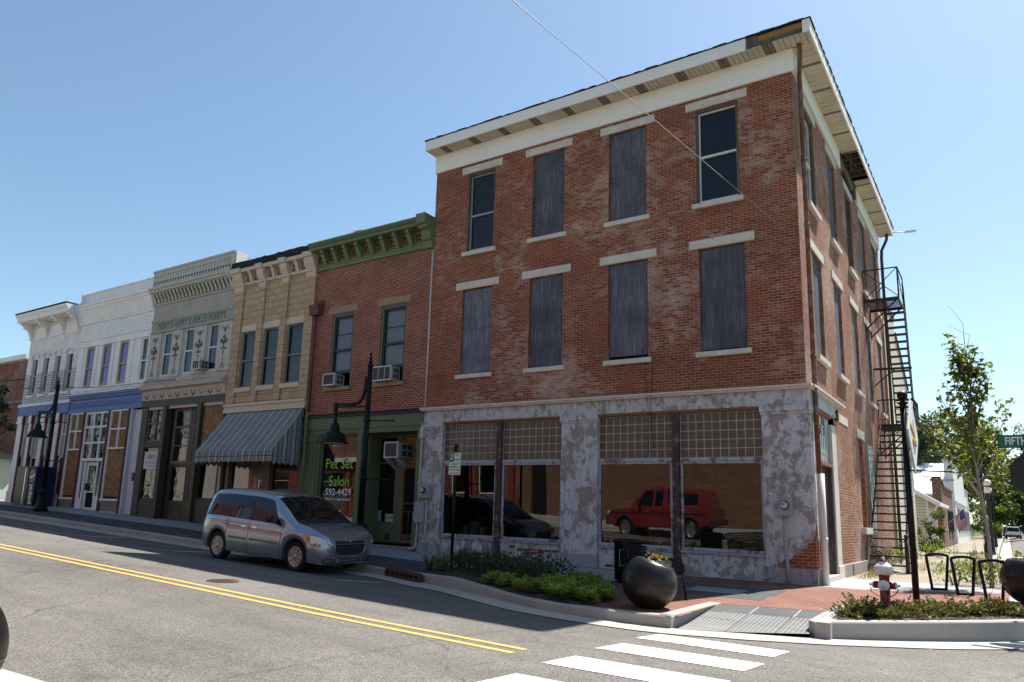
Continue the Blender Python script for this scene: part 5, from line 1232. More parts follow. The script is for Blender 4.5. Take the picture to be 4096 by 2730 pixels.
for a, b in LW:
    f = sash(LB, 'y', a, b, 6.16, 8.1, LGY, GLASS, .13, .13, .5, .05); c = (a+b)/2; h = (b-a)/2
    m = MB(); arc = [(c+(h+.06)*math.cos(q), 8.02+.24*math.sin(q)) for q in [math.pi*k/10 for k in range(11)]]
    m.tube([(x,-.03,z) for x, z in arc], .045, 6); pts = [(a,8.1)] + [(c-h*math.cos(math.pi*k/10), 8.0+.2*math.sin(math.pi*k/10)) for k in range(1,10)] + [(b,8.1)]
    m.box(a,b,.03,.1,7.98,8.099); m.build('arch_hood', WHP1, f)
    m = MB(); m.box(a-.06,b+.06,-.07,.1,6.05,6.15); m.build('sill', WHP1, f)
m = MB(); m.box(x0-.04,x1,-.05,.1,9.0,9.08); m.box(x0,x1,-.02,.15,9.08,9.75); m.box(x0-.1,x1,-.72,.15,9.80,9.86); m.prism([(-.70,9.862),(-.74,9.98),(-.82,10.06),(-.84,10.16),(.1,10.2),(.1,9.862)],'x',x0-.12,x1-.02); cor = m.build('cornice', WHP1, LB)
m = MB(); m.box(x0-.14,x1-.02,-.86,.1,10.18,10.24); m.build('roof_edge', M('tar_felt', m_plain, (.02,.02,.02,1), .8), cor)
for x in (x0+.16,-35.1,-33.5,x1-.16):
    m = MB(); m.prism([(-.02,9.02),(-.12,9.02),(-.14,9.12),(-.22,9.35),(-.30,9.48),(-.42,9.52),(-.52,9.64),(-.64,9.70),(-.66,9.80),(-.02,9.80)],'x',x-.09,x+.09); m.tube([(x-.1,-.42,9.58),(x+.1,-.42,9.58)], .07, 8); m.build('bracket', WHP1, cor)
for a, b in ((-36.55,-35.25),(-34.95,-33.65),(-33.35,-32.15)):
    m = MB(); m.box(a+.1,b-.1,-.04,-.021,9.2,9.55)
    for k in range(9): m.box(lerp(a,b,.08+k*.1),lerp(a,b,.08+k*.1)+.06,-.09,-.02,9.62,9.75)
    m.build('dentil_panel', WHP1, cor)
m = MB(); m.box(x0-.06,x1+.0,-.12,.1,5.58,5.70); m.build('white_band', WHP1, LB)
m = MB(); m.box(x0-.03,x1,-.07,.15,5.12,5.578)
for k in range(5): m.box(x0+.2+k*1.0,x0+.9+k*1.0,-.085,-.07,5.22,5.48)
m.build('blue_frieze', BLU, LB)
for a, b in ((-36.8,-36.3),(-35.64,-35.36),(-34.40,-34.02),(-33.1,-32.66)):
    m = MB(); m.box(a,b,-.06,.2,.95,4.75); m.box(a-.04,b+.04,-.12,.2,4.76,4.86); m.box(a-.02,b+.02,-.1,.2,4.86,5.115); m.box(a-.03,b+.03,-.1,.2,.75,1.5); p = m.build('pilaster', WHP1, LB)
    m = MB(); m.box(b+.001,b+.12,-.07,.15,.75,5.05); m.box(b+.041,b+.16,-.12,.15,4.7,5.1); m.build('maroon_edge', MAR, p)
for a, b in ((-36.18,-35.68),(-35.24,-34.44),(-33.9,-33.14),(-32.5,-31.95)):
    m = MB(); m.box(a,b,.06,.2,3.2,5.1); m.box(a,b,.0,.2,3.12,3.22); p = m.build('grey_transom', M('transom_grey', m_plain, (.28,.27,.26,1), .5), LB)
    m = MB(); m.box(a,a+.08,.0,.1,3.22,5.1); m.box(b-.08,b,.0,.1,3.22,5.1); m.box(a+.08,b-.08,.01,.1,4.1,4.16); m.build('frame', WHP1, p)
    sash(LB, 'y', a, b, 1.3, 3.12, WHP1, SHOPG, .1, .07, 0, name='shop_window'); m = MB(); m.box(a,b,.0,.2,.6,1.3); m.build('bulkhead', WHP1, LB)
# drinks machine by the pavement
vm = thing('vending_machine', 'dark blue drinks vending machine with round red white and blue emblem on the pavement', 'vending machine', (-32.9,-.9,.72))
m = MB(); m.box(-33.72,-31.98,-1.05,-.2,.80,2.58); m.build('cabinet', M('machine_blue', m_plain, (.008,.014,.05,1), .45, 0, .3), vm)
m = MB(); m.box(-33.70,-32.62,-1.075,-1.051,.84,2.55); m.build('front_panel', M('machine_black', m_plain, (.006,.006,.008,1), .35, 0, .3), vm)
m = MB(); m.box(-32.90,-32.84,-1.09,-1.076,.9,2.5); m.build('chrome_trim', M('chrome', m_metal, (.6,.6,.6,1), .15, 0, 1.0), vm)
m = MB(); m.box(-33.74,-33.66,-1.07,-1.05,.8,2.6); m.build('edge_trim', M('machine_red', m_plain, (.35,.03,.03,1), .4), vm)
cx, cz, y = -32.28, 2.16, -1.056
def disc(col, pts, nm, yy):
    m = MB(); m.face([(x,yy,z) for x, z in pts]); return m.build(nm, col, vm)
circ = lambda a0, a1, r=.24, n=24: [(cx+r*math.cos(R(lerp(a0,a1,k/n))), cz+r*math.sin(R(lerp(a0,a1,k/n)))) for k in range(n+1)]
disc(M('emblem_white', m_plain, (.8,.8,.82,1), .4), circ(0,359), 'emblem_white_band', y)
disc(M('emblem_red', m_plain, (.5,.02,.03,1), .4), circ(28,190,.225) + [(cx-.1,cz-.01),(cx+.05,cz+.02)], 'emblem_red_half', y-.004)
disc(M('emblem_blue', m_plain, (.02,.06,.30,1), .4), circ(215,370,.225) + [(cx+.12,cz-.05),(cx-.02,cz-.10)], 'emblem_blue_half', y-.004)
text_mesh('lettering', 'pepsi', .40, M('emblem_white'), vm, Matrix.Translation((-32.28,-1.058,1.35)) @ Matrix.Rotation(R(90),4,'X') @ Matrix.Rotation(R(90),4,'Z'), .002, sx=1.05, bold=.008)
# ------------------------------------------------------------------ beyond the left end of the row
FB = thing('brick_building', 'distant red brick building behind the tree at the left edge', 'building', (-60,8,2))
m = MB(); m.box(-80,-46,4,20,1,9.6); m.build('wall', M('far_brick', m_brick, (.13,.04,.03), (.2,.065,.045), (.25,.09,.06), (.3,.25,.2,1), wamt=.05), FB)
m = MB(); m.box(-80.3,-45.7,3.6,20.3,9.6,9.9); m.build('cornice', WHP1, FB); m = MB(); m.box(-80,-45.9,3.9,4,6.9,7.1); m.build('belt_course', BLK, FB)
for k in range(5):
    x = -50-k*5.5; f = sash(FB, 'y', x-1.2, x+1.2, 4.2, 6.4, WHP1, SHOPG, 3.93, .1, .5); m = MB(); m.prism([(3.95,6.5),(3.0,5.6),(3.0,5.4),(3.95,5.5)],'x',x-1.4,x+1.4); m.build('awning', M('yellow_awning', m_plain, (.45,.33,.06,1), .7), f)
FH = thing('white_house', 'distant white clapboard house low behind the tree at the left edge', 'house', (-56,1,1.4))
m = MB(); m.box(-72,-44,-1.0,3.4,1.0,3.3)
for k in range(11): m.box(-72.05,-43.95,-1.03,-1.0,1.15+k*.2,1.19+k*.2)
m.build('wall', M('bright_white', m_paint, (.75,.75,.74,1), .1, (.4,.4,.4,1), .6, 2), FH); m = MB(); m.prism([(-1.4,3.3),(1.2,3.9),(3.8,3.3)],'x',-72.3,-43.7); m.build('roof', M('roof_felt', m_plain, (.05,.05,.05,1), .9), FH)
for x in (-47,-52,-57): sash(FH, 'y', x-.5, x+.5, 1.7, 2.9, WHP1, SHOPG, -1.06, .07, .5)
# iron railing at the end of the row
rl = MB()
for z in (1.75, 1.2): rl.bar((-43.5,-.9,z+.1),(-37.2,-.9,z),.05)
for k in range(26): rl.bar((-43.5+k*.25,-.9,.9),(-43.5+k*.25,-.9,1.85),.022)
tag(rl.build('railing', BLK), 'low black iron railing at the left end of the building row', 'railing')

# ------------------------------------------------------------------ side street: buildings behind the corner
SB = thing('cream_annex', 'cream stucco and brick annex behind the iron fire escape', 'building', (-4,17,.1))
CRS = M('cream_stucco', m_paint, (.60,.53,.42,1), .4, (.3,.25,.2,1), .9, 1.2, .02, (.35,.25,.18,1))
m = MB(); m.prism([(14.02,0),(14.02,9.0),(14.6,9.0),(14.6,9.8),(17.4,9.8),(17.6,9.1),(19.0,8.5),(20.2,7.8),(21.2,7.3),(21.2,0)],'x',-8,.02); m.build('wall', CRS, SB)
m = MB(); m.prism([(14.55,9.77),(14.55,9.97),(17.5,9.97),(17.5,9.77)],'x',-1.2,.06); m.prism([(17.6,9.1),(19.02,8.51),(20.22,7.81),(21.2,7.32),(21.2,7.46),(20.22,7.96),(19.02,8.66),(17.6,9.26)],'x',-.4,.08); m.build('coping', M('dark_coping', m_plain, (.10,.08,.07,1), .8), SB)
m = MB(); m.tube([(.1,14.2,9),(.1,14.2,.3),(.2,14.0,.12)], .06, 8); m.build('downpipe', M('pale_pipe', m_plain, (.55,.52,.46,1), .5), SB)
for y in (17.0,):
    f = sash(SB, 'x', y, y+.7, 1.2, 4.4, LGY, GLASS, -.02, .05, .5, extra=(2.0,2.4,3.2,3.7), c=.02); slab(SB, f, 'sill', 'x', y-.1, y+.8, -.14, .05, 1.0, 1.19, STONE)
# small clapboard house
SDG = M('cream_siding', lambda n: (lambda t: (t.bsdf(t.mix(1.0, t.n('ShaderNodeTexBrick', Vector=t.uv(), Color1=(.60,.55,.46,1), Color2=(.60,.55,.46,1), Mortar=(.34,.30,.25,1), Scale=1).outputs[0], (1,1,1,1), 'MULTIPLY'), .6), [setattr(q.inputs[k], 'default_value', v) for q in t.t.nodes if q.type == 'TEX_BRICK' for k, v in (('Brick Width', 60), ('Row Height', .16), ('Mortar Size', .02))], t.mat)[2])(NT(n)))
HS = thing('small_house', 'small cream clapboard house with white rain gutter beyond the fire escape', 'house', (-3,34,.1))
m = MB(); m.face([(-6.6,31.5,0),(-.35,31.5,0),(-.35,31.5,2.85),(-3.5,31.5,4.75),(-6.6,31.5,2.85)]); m.face([(-.35,31.5,0),(-.35,38.0,0),(-.35,38.0,2.85),(-.35,31.5,2.85)]); m.face([(-.35,38.0,0),(-6.6,38.0,0),(-6.6,38.0,2.85),(-3.5,38.0,4.75),(-.35,38.0,2.85)]); m.face([(-6.6,38.0,0),(-6.6,31.5,0),(-6.6,31.5,2.85),(-6.6,38.0,2.85)]); m.build('wall', SDG, HS)
m = MB(); m.prism([(.20,2.66),(-3.5,4.9),(-7.2,2.66),(-7.2,2.55),(-3.5,4.77),(.20,2.55)],'y',31.1,38.4); m.build('roof', M('grey_shingle', m_plain, (.20,.19,.18,1), .9), HS)
m = MB(); m.bar((.22,31.05,2.54),(-3.5,31.05,4.80),.04,.20); m.box(.12,.30,31.05,38.4,2.46,2.64); m.tube([(.18,31.15,2.5),(.05,31.3,2.25),(-.26,31.42,2.0),(-.30,31.43,.3)], .05, 8); m.box(-.40,-.30,31.46,31.56,.1,2.8); m.build('white_trim', M('bright_white', m_paint, (.75,.75,.74,1), .1, (.4,.4,.4,1), .6, 2), HS)
sash(HS, 'x', 35.4, 36.4, 1.0, 2.3, WHP1, GLASS, -.04, .07, .5, c=-.35)
# low brick shop with parapet
PB = thing('brick_shop', 'low dark red brick shop with stepped parapet beyond the small house', 'building', (-3,43,.1))
BR3 = M('shop_brick', m_brick, (.12,.035,.025), (.18,.055,.04), (.23,.075,.05), (.34,.27,.22,1), w=.3, h=.13, ms=.02, wamt=0, dirt=.2)
m = MB(); m.box(-8,-.6,39.6,50,0,2.9); m.box(-.62,-.12,39.4,40.0,0,4.5); m.box(-.60,-.12,40.0,50,0,4.0); m.build('wall', BR3, PB)
m = MB(); m.box(-.70,-.05,39.3,40.1,4.25,4.40); m.prism([(40.1,4.35),(41.0,4.05),(50,4.05),(50,3.9),(41.0,3.9),(40.1,4.2)],'x',-.2,-.03); m.build('corbelled_top', BR3, PB)
m = MB(); m.prism([(-.65,2.9),(-1.5,3.35),(-4.3,3.8),(-7.1,3.35),(-8,2.9)],'y',39.7,50); m.build('roof', M('grey_metal_roof', m_plain, (.42,.40,.38,1), .6), PB)
m = MB(); m.box(-.12,-.06,42.2,42.35,.2,2.6); m.build('white_pipe', WHP1, PB)
for y in (43.5,46.8): sash(PB, 'x', y, y+2, .9, 2.5, M('olive_paint'), SHOPG, -.04, .08, .5, c=-.12)
# white false-front building with pale roof
VB = thing('white_false_front', 'white false fronted shop with large pale metal roof farther down the side street', 'building', (-4,60,.2))
m = MB(); m.box(-14,-.9,55,74,0,4.2); m.build('wall', WHP1, VB); m = MB(); m.box(-.75,-.15,54,70,0,6.7); m.box(-.75,-.25,70,80,0,5.0); m.build('false_front', M('bright_white', m_paint, (.75,.75,.74,1), .1, (.4,.4,.4,1), .6, 2), VB)
m = MB(); m.prism([(53.6,4.0),(63,7.1),(72,4.0),(72,3.9),(63,6.95),(53.6,3.85)],'x',-16,-.8); m.build('roof', M('pale_metal_roof', m_plain, (.80,.80,.80,1), .5, 0, .4, 0, .04), VB)
m = MB(); m.box(-.85,-.05,53.9,70.1,6.65,6.8); m.box(-.85,-.10,53.8,54.2,5.0,5.15); m.box(-.15,-.08,54,80,3.3,3.42); m.box(-.85,-.15,70,80.1,5.0,5.15); m.build('grey_trim', LGY, VB)
for k, y in enumerate((56,60,64,68,72,76)): sash(VB, 'x', y, y+2.6, .9, 3.0, LGY, SHOPG, -.03, .15, 0, c=-.15 if y < 70 else -.25)
# flag
fl = thing('flag', 'striped red and white flag with starred blue canton hanging from a wall pole', 'flag', (-.12,45,1.6))
m = MB(); m.tube([(-.12,45,1.65),(.82,45,2.74)], .022, 6); m.ball((.84,45,2.76),.045,8,6); m.build('flag_pole', M('pale_pole', m_plain, (.7,.68,.62,1), .5), fl)
fm = MB(); n = 13; fm.smooth = False
def fp(u, v):        # u along the pole (0 wall end), v down the fly
    return (.22+.55*u + .16*v + .02*math.sin(7*v+3*u), 45-.03-.08*math.sin(6*v+2*u)*v, 2.05+.62*u - 1.05*v*(1+.1*u))
for i in range(13):
    for k in range(12):
        u0, u1, v0, v1 = i/13, (i+1)/13, k/12, (k+1)/12; fm.cm = 2 if (u0 > .45 and v0 < .42) else (0 if i % 2 == 0 else 1)
        fm.face([fp(u0,v0),fp(u1,v0),fp(u1,v1),fp(u0,v1)])
fo = fm.build('cloth', [M('flag_red', m_plain, (.42,.03,.05,1), .8), M('flag_white', m_plain, (.75,.73,.72,1), .8), M('flag_blue', m_plain, (.03,.05,.17,1), .8)], fl)
sm = MB()
for i in range(6):
    for k in range(5):
        x, y, z = fp(.52+i*.08, .045+k*.08); sm.ball((x,y-.02,z),.014,6,4)
sm.build('stars', M('flag_white'), fo)
# poles in the far street
def street_pole(x, y, h, name, lab, wrap=False, globes=False, r=.07):
    z = zs(x, y) if x < 4 else zr(x, y)
    t = thing(name, lab, 'pole', (x, y, z)); m = MB(); m.tube([(x,y,z),(x,y,z+h)], [r*1.15, r*.8], 10); m.lathe([(r*2,0),(r*2,.12),(r*1.5,.2),(r*1.4,.7),(r*1.1,.8)], (x,y,z), 12); m.build('post', BLK, t)
    if wrap:
        m = MB(); m.tube([(x+r*1.25*math.cos(a*.7), y+r*1.25*math.sin(a*.7), z+.3+a*.05) for a in range(int((h-.4)/.05))], .012, 4); m.build('light_string', M('pale_wire', m_plain, (.5,.5,.5,1), .5), t)
    if globes:
        for dz in (.05,-.30): m = MB(); m.ball((x-.05,y,z+h+dz),.22,14,10,(1,1,.72)); m.build('white_globe', M('globe_white', m_plain, (.8,.72,.68,1), .3, 0, .4, 0, .03), t)
    return t
street_pole(2.72, 13, 4.6, 'wrapped_post', 'dark post wrapped in a string of small lights beside the maple trunk', True, r=.06)
street_pole(2.62, 26.5, 3.35, 'globe_lamp', 'black lamp post with two stacked white globes down the side street', False, True, r=.055)
street_pole(2.5, 44.0, 4.4, 'dark_post', 'thin black post far down the side street pavement', r=.05)
# house on a lawn bank far behind
lw = MB(); lw.prism([(84,.25),(90,1.3),(140,2.2),(140,.2)],'x',-30,-2.0); struct('lawn_bank', lw, M('lawn', lambda n: (lambda t: (t.bsdf(t.ramp(t.noise(t.pos(), 3, 5), (.3,(.05,.09,.02)), (.7,(.10,.15,.04))), .9), t.mat)[1])(NT(n))))
m = MB(); m.box(-3.0,-1.9,82,83.5,.2,1.5); m.box(-6,-1.8,83.5,84,.2,1.6)
for k in range(6): m.box(-2.0,-1.2,81+k*.35,81.4+k*.35,.2,.2+.18*(k+1))
tag(m.build('stone_steps', M('dark_stone', m_plain, (.16,.15,.13,1), .9)), 'dark stone steps and wall at the far lawn bank', 'steps')
HB = thing('bungalow', 'shaded bungalow half hidden under dark trees at the far lawn', 'house', (-8,100,1.8))
m = MB(); m.box(-14,-4,98,106,1.2,4.4); m.build('wall', M('shaded_wall', m_plain, (.20,.18,.15,1), .9), HB); m = MB(); m.prism([(-15,4.3),(-9,6.6),(-3,4.3)],'y',97,107); m.build('roof', M('grey_shingle', m_plain, (.2,.19,.18,1), .9), HB)
# pale mast far off
m = MB(); m.tube([(-14,140,0),(-14,140,24)], .12, 6); tag(m.build('mast', M('pale_pole', m_plain, (.7,.68,.62,1), .5)), 'thin pale mast rising above the far trees', 'mast')

# ------------------------------------------------------------------ across the street (seen in the shop windows)
XB = thing('brick_building', 'sunlit tan brick building across the street reflected in the big shop windows', 'building', (-7,-20,0))
BRX = M('sunlit_tan_brick', m_brick, (.24,.125,.075), (.30,.16,.095), (.36,.20,.12), (.06,.035,.025,1), w=.30, h=.105, ms=.017, wamt=-.05, dirt=.2, seed=6)
m = MB(); m.wall('y', -19.6, -19.5, 3.5, -.2, 8.5, [(-18.9,-17.9,.1,3.6),(-14,-13,4.6,6.8),(-9.5,-8.5,4.6,6.8),(-5,-4,4.6,6.8),(0,1,4.6,6.8)], -.25, True); m.box(-19.5,3.5,-31,-30.9,-.2,8.5); m.box(3.4,3.5,-30.9,-19.62,-.2,8.5); m.build('wall', BRX, XB)
m = MB(); m.box(-19.5,3.5,-31,-19.62,8.5,8.6); m.box(-19.6,3.6,-19.75,-19.3,8.3,8.62); m.build('roof', M('roof_felt', m_plain, (.05,.05,.05,1), .9), XB)
m = MB(); m.box(-18.9,-17.9,-19.9,-19.85,.1,3.6); m.build('door', VOID, XB)
for a in (-14,-9.5,-5,0): sash(XB, 'y', a, a+1, 4.6, 6.8, WHP1, GLASS, -19.75, .07, .5)
m = MB(); m.box(-16.9,-16.2,-19.57,-19.35,1.7,2.3); m.tube([(-16.5,-19.5,1.7),(-16.5,-19.5,0)], .04, 8); tag(m.build('electric_meter', M('meter_grey', m_metal, (.30,.31,.32,1), .5)), 'grey electric box on the tan brick wall across the street', 'electric meter')
RS = thing('red_storefront', 'red painted storefront with brick upper floor across the street', 'building', (-26,-20,.5))
m = MB(); m.wall('y', -19.5, -44, -19.6, 0, 9.5, [(-43.2,-39.4,1.3,4.0),(-38.6,-34,1.3,4.0),(-32.3,-28.4,1.3,4.0),(-27.7,-25.6,.6,4.0),(-24.6,-23.3,1.4,3.8),(-22.6,-21.0,1.4,3.8)] + [(x,x+1.1,5.8,8.2) for x in (-42.5,-39,-35.5,-31.5,-28,-24.5,-21.6)], -.3, True); m.box(-44,-19.6,-31,-30.9,0,9.5); m.build('wall', BR3, RS)
m = MB(); m.box(-44,-19.6,-19.5,-19.38,.3,1.28); m.box(-44,-19.6,-19.5,-19.36,4.05,4.6)
for x in (-43.9,-39.3,-38.9,-33.6,-32.9,-28.3,-27.8,-25.5,-25,-23.2,-22.95,-20.3): m.box(x,x+.35,-19.5,-19.3,.3,4.04)
m.build('shopfront', M('brick_red_paint', m_paint, (.22,.055,.035,1), .2, (.1,.03,.02,1), .6, 2), RS); m = MB(); m.box(-44,-19.6,-19.5,-18.9,4.62,4.9); m.box(-44,-19.6,-19.5,-19.1,9.2,9.6); m.build('cornice', WHP1, RS)
for a, b in ((-43.2,-39.4),(-38.6,-34),(-32.3,-28.4),(-27.7,-25.6),(-24.6,-23.3),(-22.6,-21.0)): sash(RS, 'y', a, b, 1.3 if a < -25 else 1.4, 4.0 if a < -25 else 3.8, WHP1, GLASS, -19.7, .06, .75)
for x in (-42.5,-39,-35.5,-31.5,-28,-24.5,-21.6): sash(RS, 'y', x, x+1.1, 5.8, 8.2, WHP1, GLASS, -19.7, .06, .5)
PS = thing('pale_building', 'pale stuccoed building across the street toward the left', 'building', (-45,-20,1))
m = MB(); m.wall('y', -19.5, -70, -44.1, .5, 8.5, [(x,x+1.3,2,4) for x in range(-68,-46,4)] + [(x,x+1.1,5.4,7.6) for x in range(-68,-46,4)], -.3, True); m.box(-70,-44.1,-31,-30.9,.5,8.5); m.build('wall', M('pale_stucco', m_paint, (.52,.47,.40,1), .3, (.3,.27,.22,1), .8, 1), PS)
for x in range(-68,-46,4): sash(PS, 'y', x, x+1.3, 2, 4, BRNP, GLASS, -19.7, .06, .5); sash(PS, 'y', x, x+1.1, 5.4, 7.6, BRNP, GLASS, -19.7, .06, .5)
m = MB(); m.box(-70,-44.1,-31,-19.52,8.5,8.6); m.box(-70,-44.1,-19.7,-19.2,8.2,8.62); m.build('roof', M('roof_felt', m_plain, (.05,.05,.05,1), .9), PS)
m = MB(); m.box(-44,-19.6,-31,-19.52,9.5,9.6); m.build('roof', M('roof_felt'), RS)
# ------------------------------------------------------------------ vehicles: lofted body shell, x forward, wheels at z=0
def m_car(name, col, rough=.25, metal=.6, coat=1.0):
    t = NT(name); o = t.obj(); fl = t.n('ShaderNodeTexNoise', Vector=o, Scale=900, Detail=1).outputs[0]
    c = t.mix(t.ramp(fl, (.35, 0), (.7, .25)), col, tuple(min(1, q*1.7) for q in col[:3]) + (1,))
    du = t.ramp(t.noise(o, 2.5, 5), (.35, 0), (.75, .22)); c = t.mix(du, c, (.22,.20,.18,1))
    t.bsdf(c, rough, metal, None, .5, coat); return t.mat
def m_dark_glass(name, tint=(.006,.008,.014,1)):
    t = NT(name); t.bsdf(tint, .03, 0, None, .45); return t.mat
CHROME = M('chrome', m_metal, (.6,.6,.6,1), .15, 0, 1.0); TYRE = M('tyre_rubber', m_plain, (.018,.018,.018,1), .8, 0, .25, 0, .3, 20, .15)
AUTOG = M('tinted_glass', m_dark_glass); BLKP = M('black_plastic', m_plain, (.02,.02,.021,1), .5)
def loft(prof, xs, seg):
    # prof(x) -> list of (y,z) half section from underside centre to roof centre
    S = [prof(x) for x in xs]; n = len(S[0]); mb = MB(); mb.smooth = True
    for i in range(len(xs)-1):
        for j in range(n-1):
            a, b, c, d = S[i][j], S[i+1][j], S[i+1][j+1], S[i][j+1]
            mb.face([(xs[i],-a[0],a[1]),(xs[i+1],-b[0],b[1]),(xs[i+1],-c[0],c[1]),(xs[i],-d[0],d[1])])
            mb.face([(xs[i],d[0],d[1]),(xs[i+1],c[0],c[1]),(xs[i+1],b[0],b[1]),(xs[i],a[0],a[1])])
    for i, f in ((0, 1), (len(xs)-1, -1)):
        p = [(xs[i],-y,z) for y, z in S[i]] + [(xs[i],y,z) for y, z in S[i][::-1]]
        mb.face(p[::f])
    return mb, S
def wheel(t, x, y, r, w, side, rimm, spokes=10, label=None, hub=None):
    m = MB(); pr = [(r*.66,-w/2+.02),(r*.70,-w/2),(r*.93,-w/2),(r,-w/2+.035),(r,w/2-.035),(r*.93,w/2),(r*.70,w/2),(r*.66,w/2-.02)]
    m.lathe(pr, (x,y,r), 32, (0,1,0)); wh = m.build('wheel', TYRE, t)
    m = MB(); yo = side*(w/2-.005); 
    m.lathe([(r*.60,-.02),(r*.68,-.02),(r*.69,.004),(r*.645,.012),(r*.62,-.005)], (x,y+yo,r), 32, (0,side,0))
    m.lathe([(.0,.0),(.055,.0),(.045,.016),(.0,.02)], (x,y+yo-side*.006,r), 16, (0,side,0))
    for k in range(spokes):
        a = 2*math.pi*k/spokes; c, s_ = math.cos(a), math.sin(a)
        for q in (-.09,.09) if spokes > 8 else (0,):
            c1, s1 = math.cos(a+q), math.sin(a+q)
            m.bar((x+.05*c,y+yo-side*.005,r+.05*s_),(x+r*.64*c1,y+yo-side*.004,r+r*.64*s1),.022 if spokes > 8 else .06,.02,(0,1,0))
    m.build('rim', rimm, wh)
    m = MB(); m.lathe([(0,-.05),(r*.66,-.05),(r*.66,-.045),(0,-.045)], (x,y+yo,r), 24, (0,side,0)); m.build('brake_disc', M('wheel_dark', m_plain, (.03,.028,.027,1), .7), wh)
    return wh

def minivan(t, paint):
    L = 4.81; WB = (.92, 3.79); wr = .335
    hw = lambda x: spline([(0,.80),(.12,.90),(.35,.955),(.9,.985),(3.6,.985),(4.1,.965),(4.4,.915),(4.6,.84),(4.74,.73),(4.81,.60)], x)
    ztop = lambda x: spline([(0,.98),(.05,1.30),(.14,1.52),(.30,1.66),(.55,1.735),(1.2,1.765),(2.2,1.75),(2.65,1.71),(2.95,1.61),(3.3,1.40),(3.72,1.115),(3.82,1.085),(4.1,1.035),(4.4,.96),(4.6,.885),(4.70,.83),(4.76,.75),(4.81,.66)], x)
    zsh = lambda x: spline([(0,.80),(.2,1.02),(.6,1.06),(2.0,1.03),(3.2,.99),(3.7,.955),(4.1,.905),(4.45,.83),(4.65,.76),(4.81,.63)], x)
    htop = lambda x: spline([(0,.55),(.15,.64),(.4,.70),(1,.735),(2.6,.725),(3.1,.735),(3.7,.80),(4.0,.83),(4.4,.80),(4.65,.72),(4.81,.55)], x)
    def zlow(x):
        z = spline([(0,.42),(.1,.33),(.35,.29),(.6,.24),(3.3,.22),(4.3,.22),(4.7,.20),(4.81,.26)], x)
        for w in WB:
            d = abs(x-w)
            if d < .405: z = max(z, wr + math.sqrt(max(0, .405**2-d*d))*.98)
        return z
    def prof(x):
        h = hw(x); zt = ztop(x); s_ = min(zsh(x), zt-.02); zl = zlow(x); ht = min(htop(x), h-.02); zm = max(zl+.03, lerp(zl, s_, .42))
        zw = max(s_+.008, zt-.13); k = min(1, (zt-s_)/.5)
        y5 = h-.045; y6 = lerp(y5, ht+.035, max(0, min(1, (zw-s_)/.6)))
        return [(0,zl+.0),(h*.86,zl),(h*.965,zl+.02),(h,zm),(h-.005,lerp(zm,s_,.5)),(h-.03,s_-.03),(y5,s_),(lerp(y5,y6,.5)+.012*k,lerp(s_,zw,.5)),(y6,zw),(lerp(y6,ht,.6)-.03,zt-.05*k-.004),(ht*.7,zt-.012*k),(ht*.35,zt-.002),(0,zt)]
    xs = sorted(set([round(q,4) for q in frange(0,L,.055) + [w+d for w in WB for d in (-.405,-.40,-.38,-.34,.34,.38,.40,.405)] + [4.77,4.79,.02,.04]]))
    mb, S = loft(prof, xs, 0); mb.build('body', paint, t, sharp=40, merge=True)
    def skin(name, cond, j0, j1, mat, off=.006, sides=(-1,1), parent=None, label=None, vfun=None):
        m = MB(); m.smooth = True
        for i in range(len(xs)-1):
            if not cond((xs[i]+xs[i+1])/2): continue
            for j in range(j0, j1):
                for s_ in sides:
                    q = []
                    for ii, jj in ((i,j),(i+1,j),(i+1,j+1),(i,j+1)):
                        y, z = S[ii][jj]
                        q.append((xs[ii], s_*(y+off*(.9 if jj < 9 else .3)), z+off*(.25 if jj < 9 else .95)))
                    m.face(q if s_ > 0 else q[::-1])
        return m.build(name, mat, parent or t, label=label)
    # side glazing: bands between rows 6 and 8, trimmed by a slanted front and rounded rear
    def sideglass(name, x0, x1, slant0, slant1, mat, zlo=.03, zhi=.03):
        m = MB(); m.smooth = True; n = 26; ob = []
        for s_ in (-1, 1):
            for i in range(n):
                q = []
                for a, v in ((i/n,0),((i+1)/n,0),((i+1)/n,1),(i/n,1)):
                    for vv in (v,):
                        lo = x0+slant0*vv; hi = x1+slant1*vv; x = lerp(lo, hi, a); P = prof(x); (ya, za), (yb, zb) = P[6], P[8]
                        f = lerp(zlo, 1-zhi, vv); ym = lerp(ya, yb, f)+.012*math.sin(math.pi*f); q.append((x, s_*(ym+.007), lerp(za, zb, f)))
                # two rows for curvature
                mids = []
                for a in (i/n, (i+1)/n):
                    lo = x0+slant0*.5; hi = x1+slant1*.5; x = lerp(lo, hi, a); P = prof(x); (ya, za), (yb, zb) = P[6], P[8]; mids.append((x, s_*(lerp(ya,yb,.5)+.019), lerp(za,zb,.5)))
                f1 = [q[0],q[1],mids[1],mids[0]]; f2 = [mids[0],mids[1],q[2],q[3]]
                for f in (f1, f2): m.face(f if s_ < 0 else f[::-1])
        return m.build(name, mat, t)
    sideglass('side_window', .34, 2.12, .22, -.03, AUTOG); sideglass('door_window', 2.17, 3.30, -.03, -.50, AUTOG)
    m = MB()
    for s_ in (-1, 1): P = prof(2.14); m.bar((2.14,s_*(P[6][0]+.006),P[6][1]+.02),(2.11,s_*(P[8][0]+.006),P[8][1]-.02),.06,.012,(0,1,0))
    m.build('window_pillar', BLKP, t)
    skin('windshield', lambda x: 2.86 < x < 3.66, 9, 12, M('windscreen_glass', m_dark_glass, (.012,.013,.013,1)), .010)
    skin('cowl', lambda x: 3.66 < x < 3.80, 9, 12, BLKP, .012)
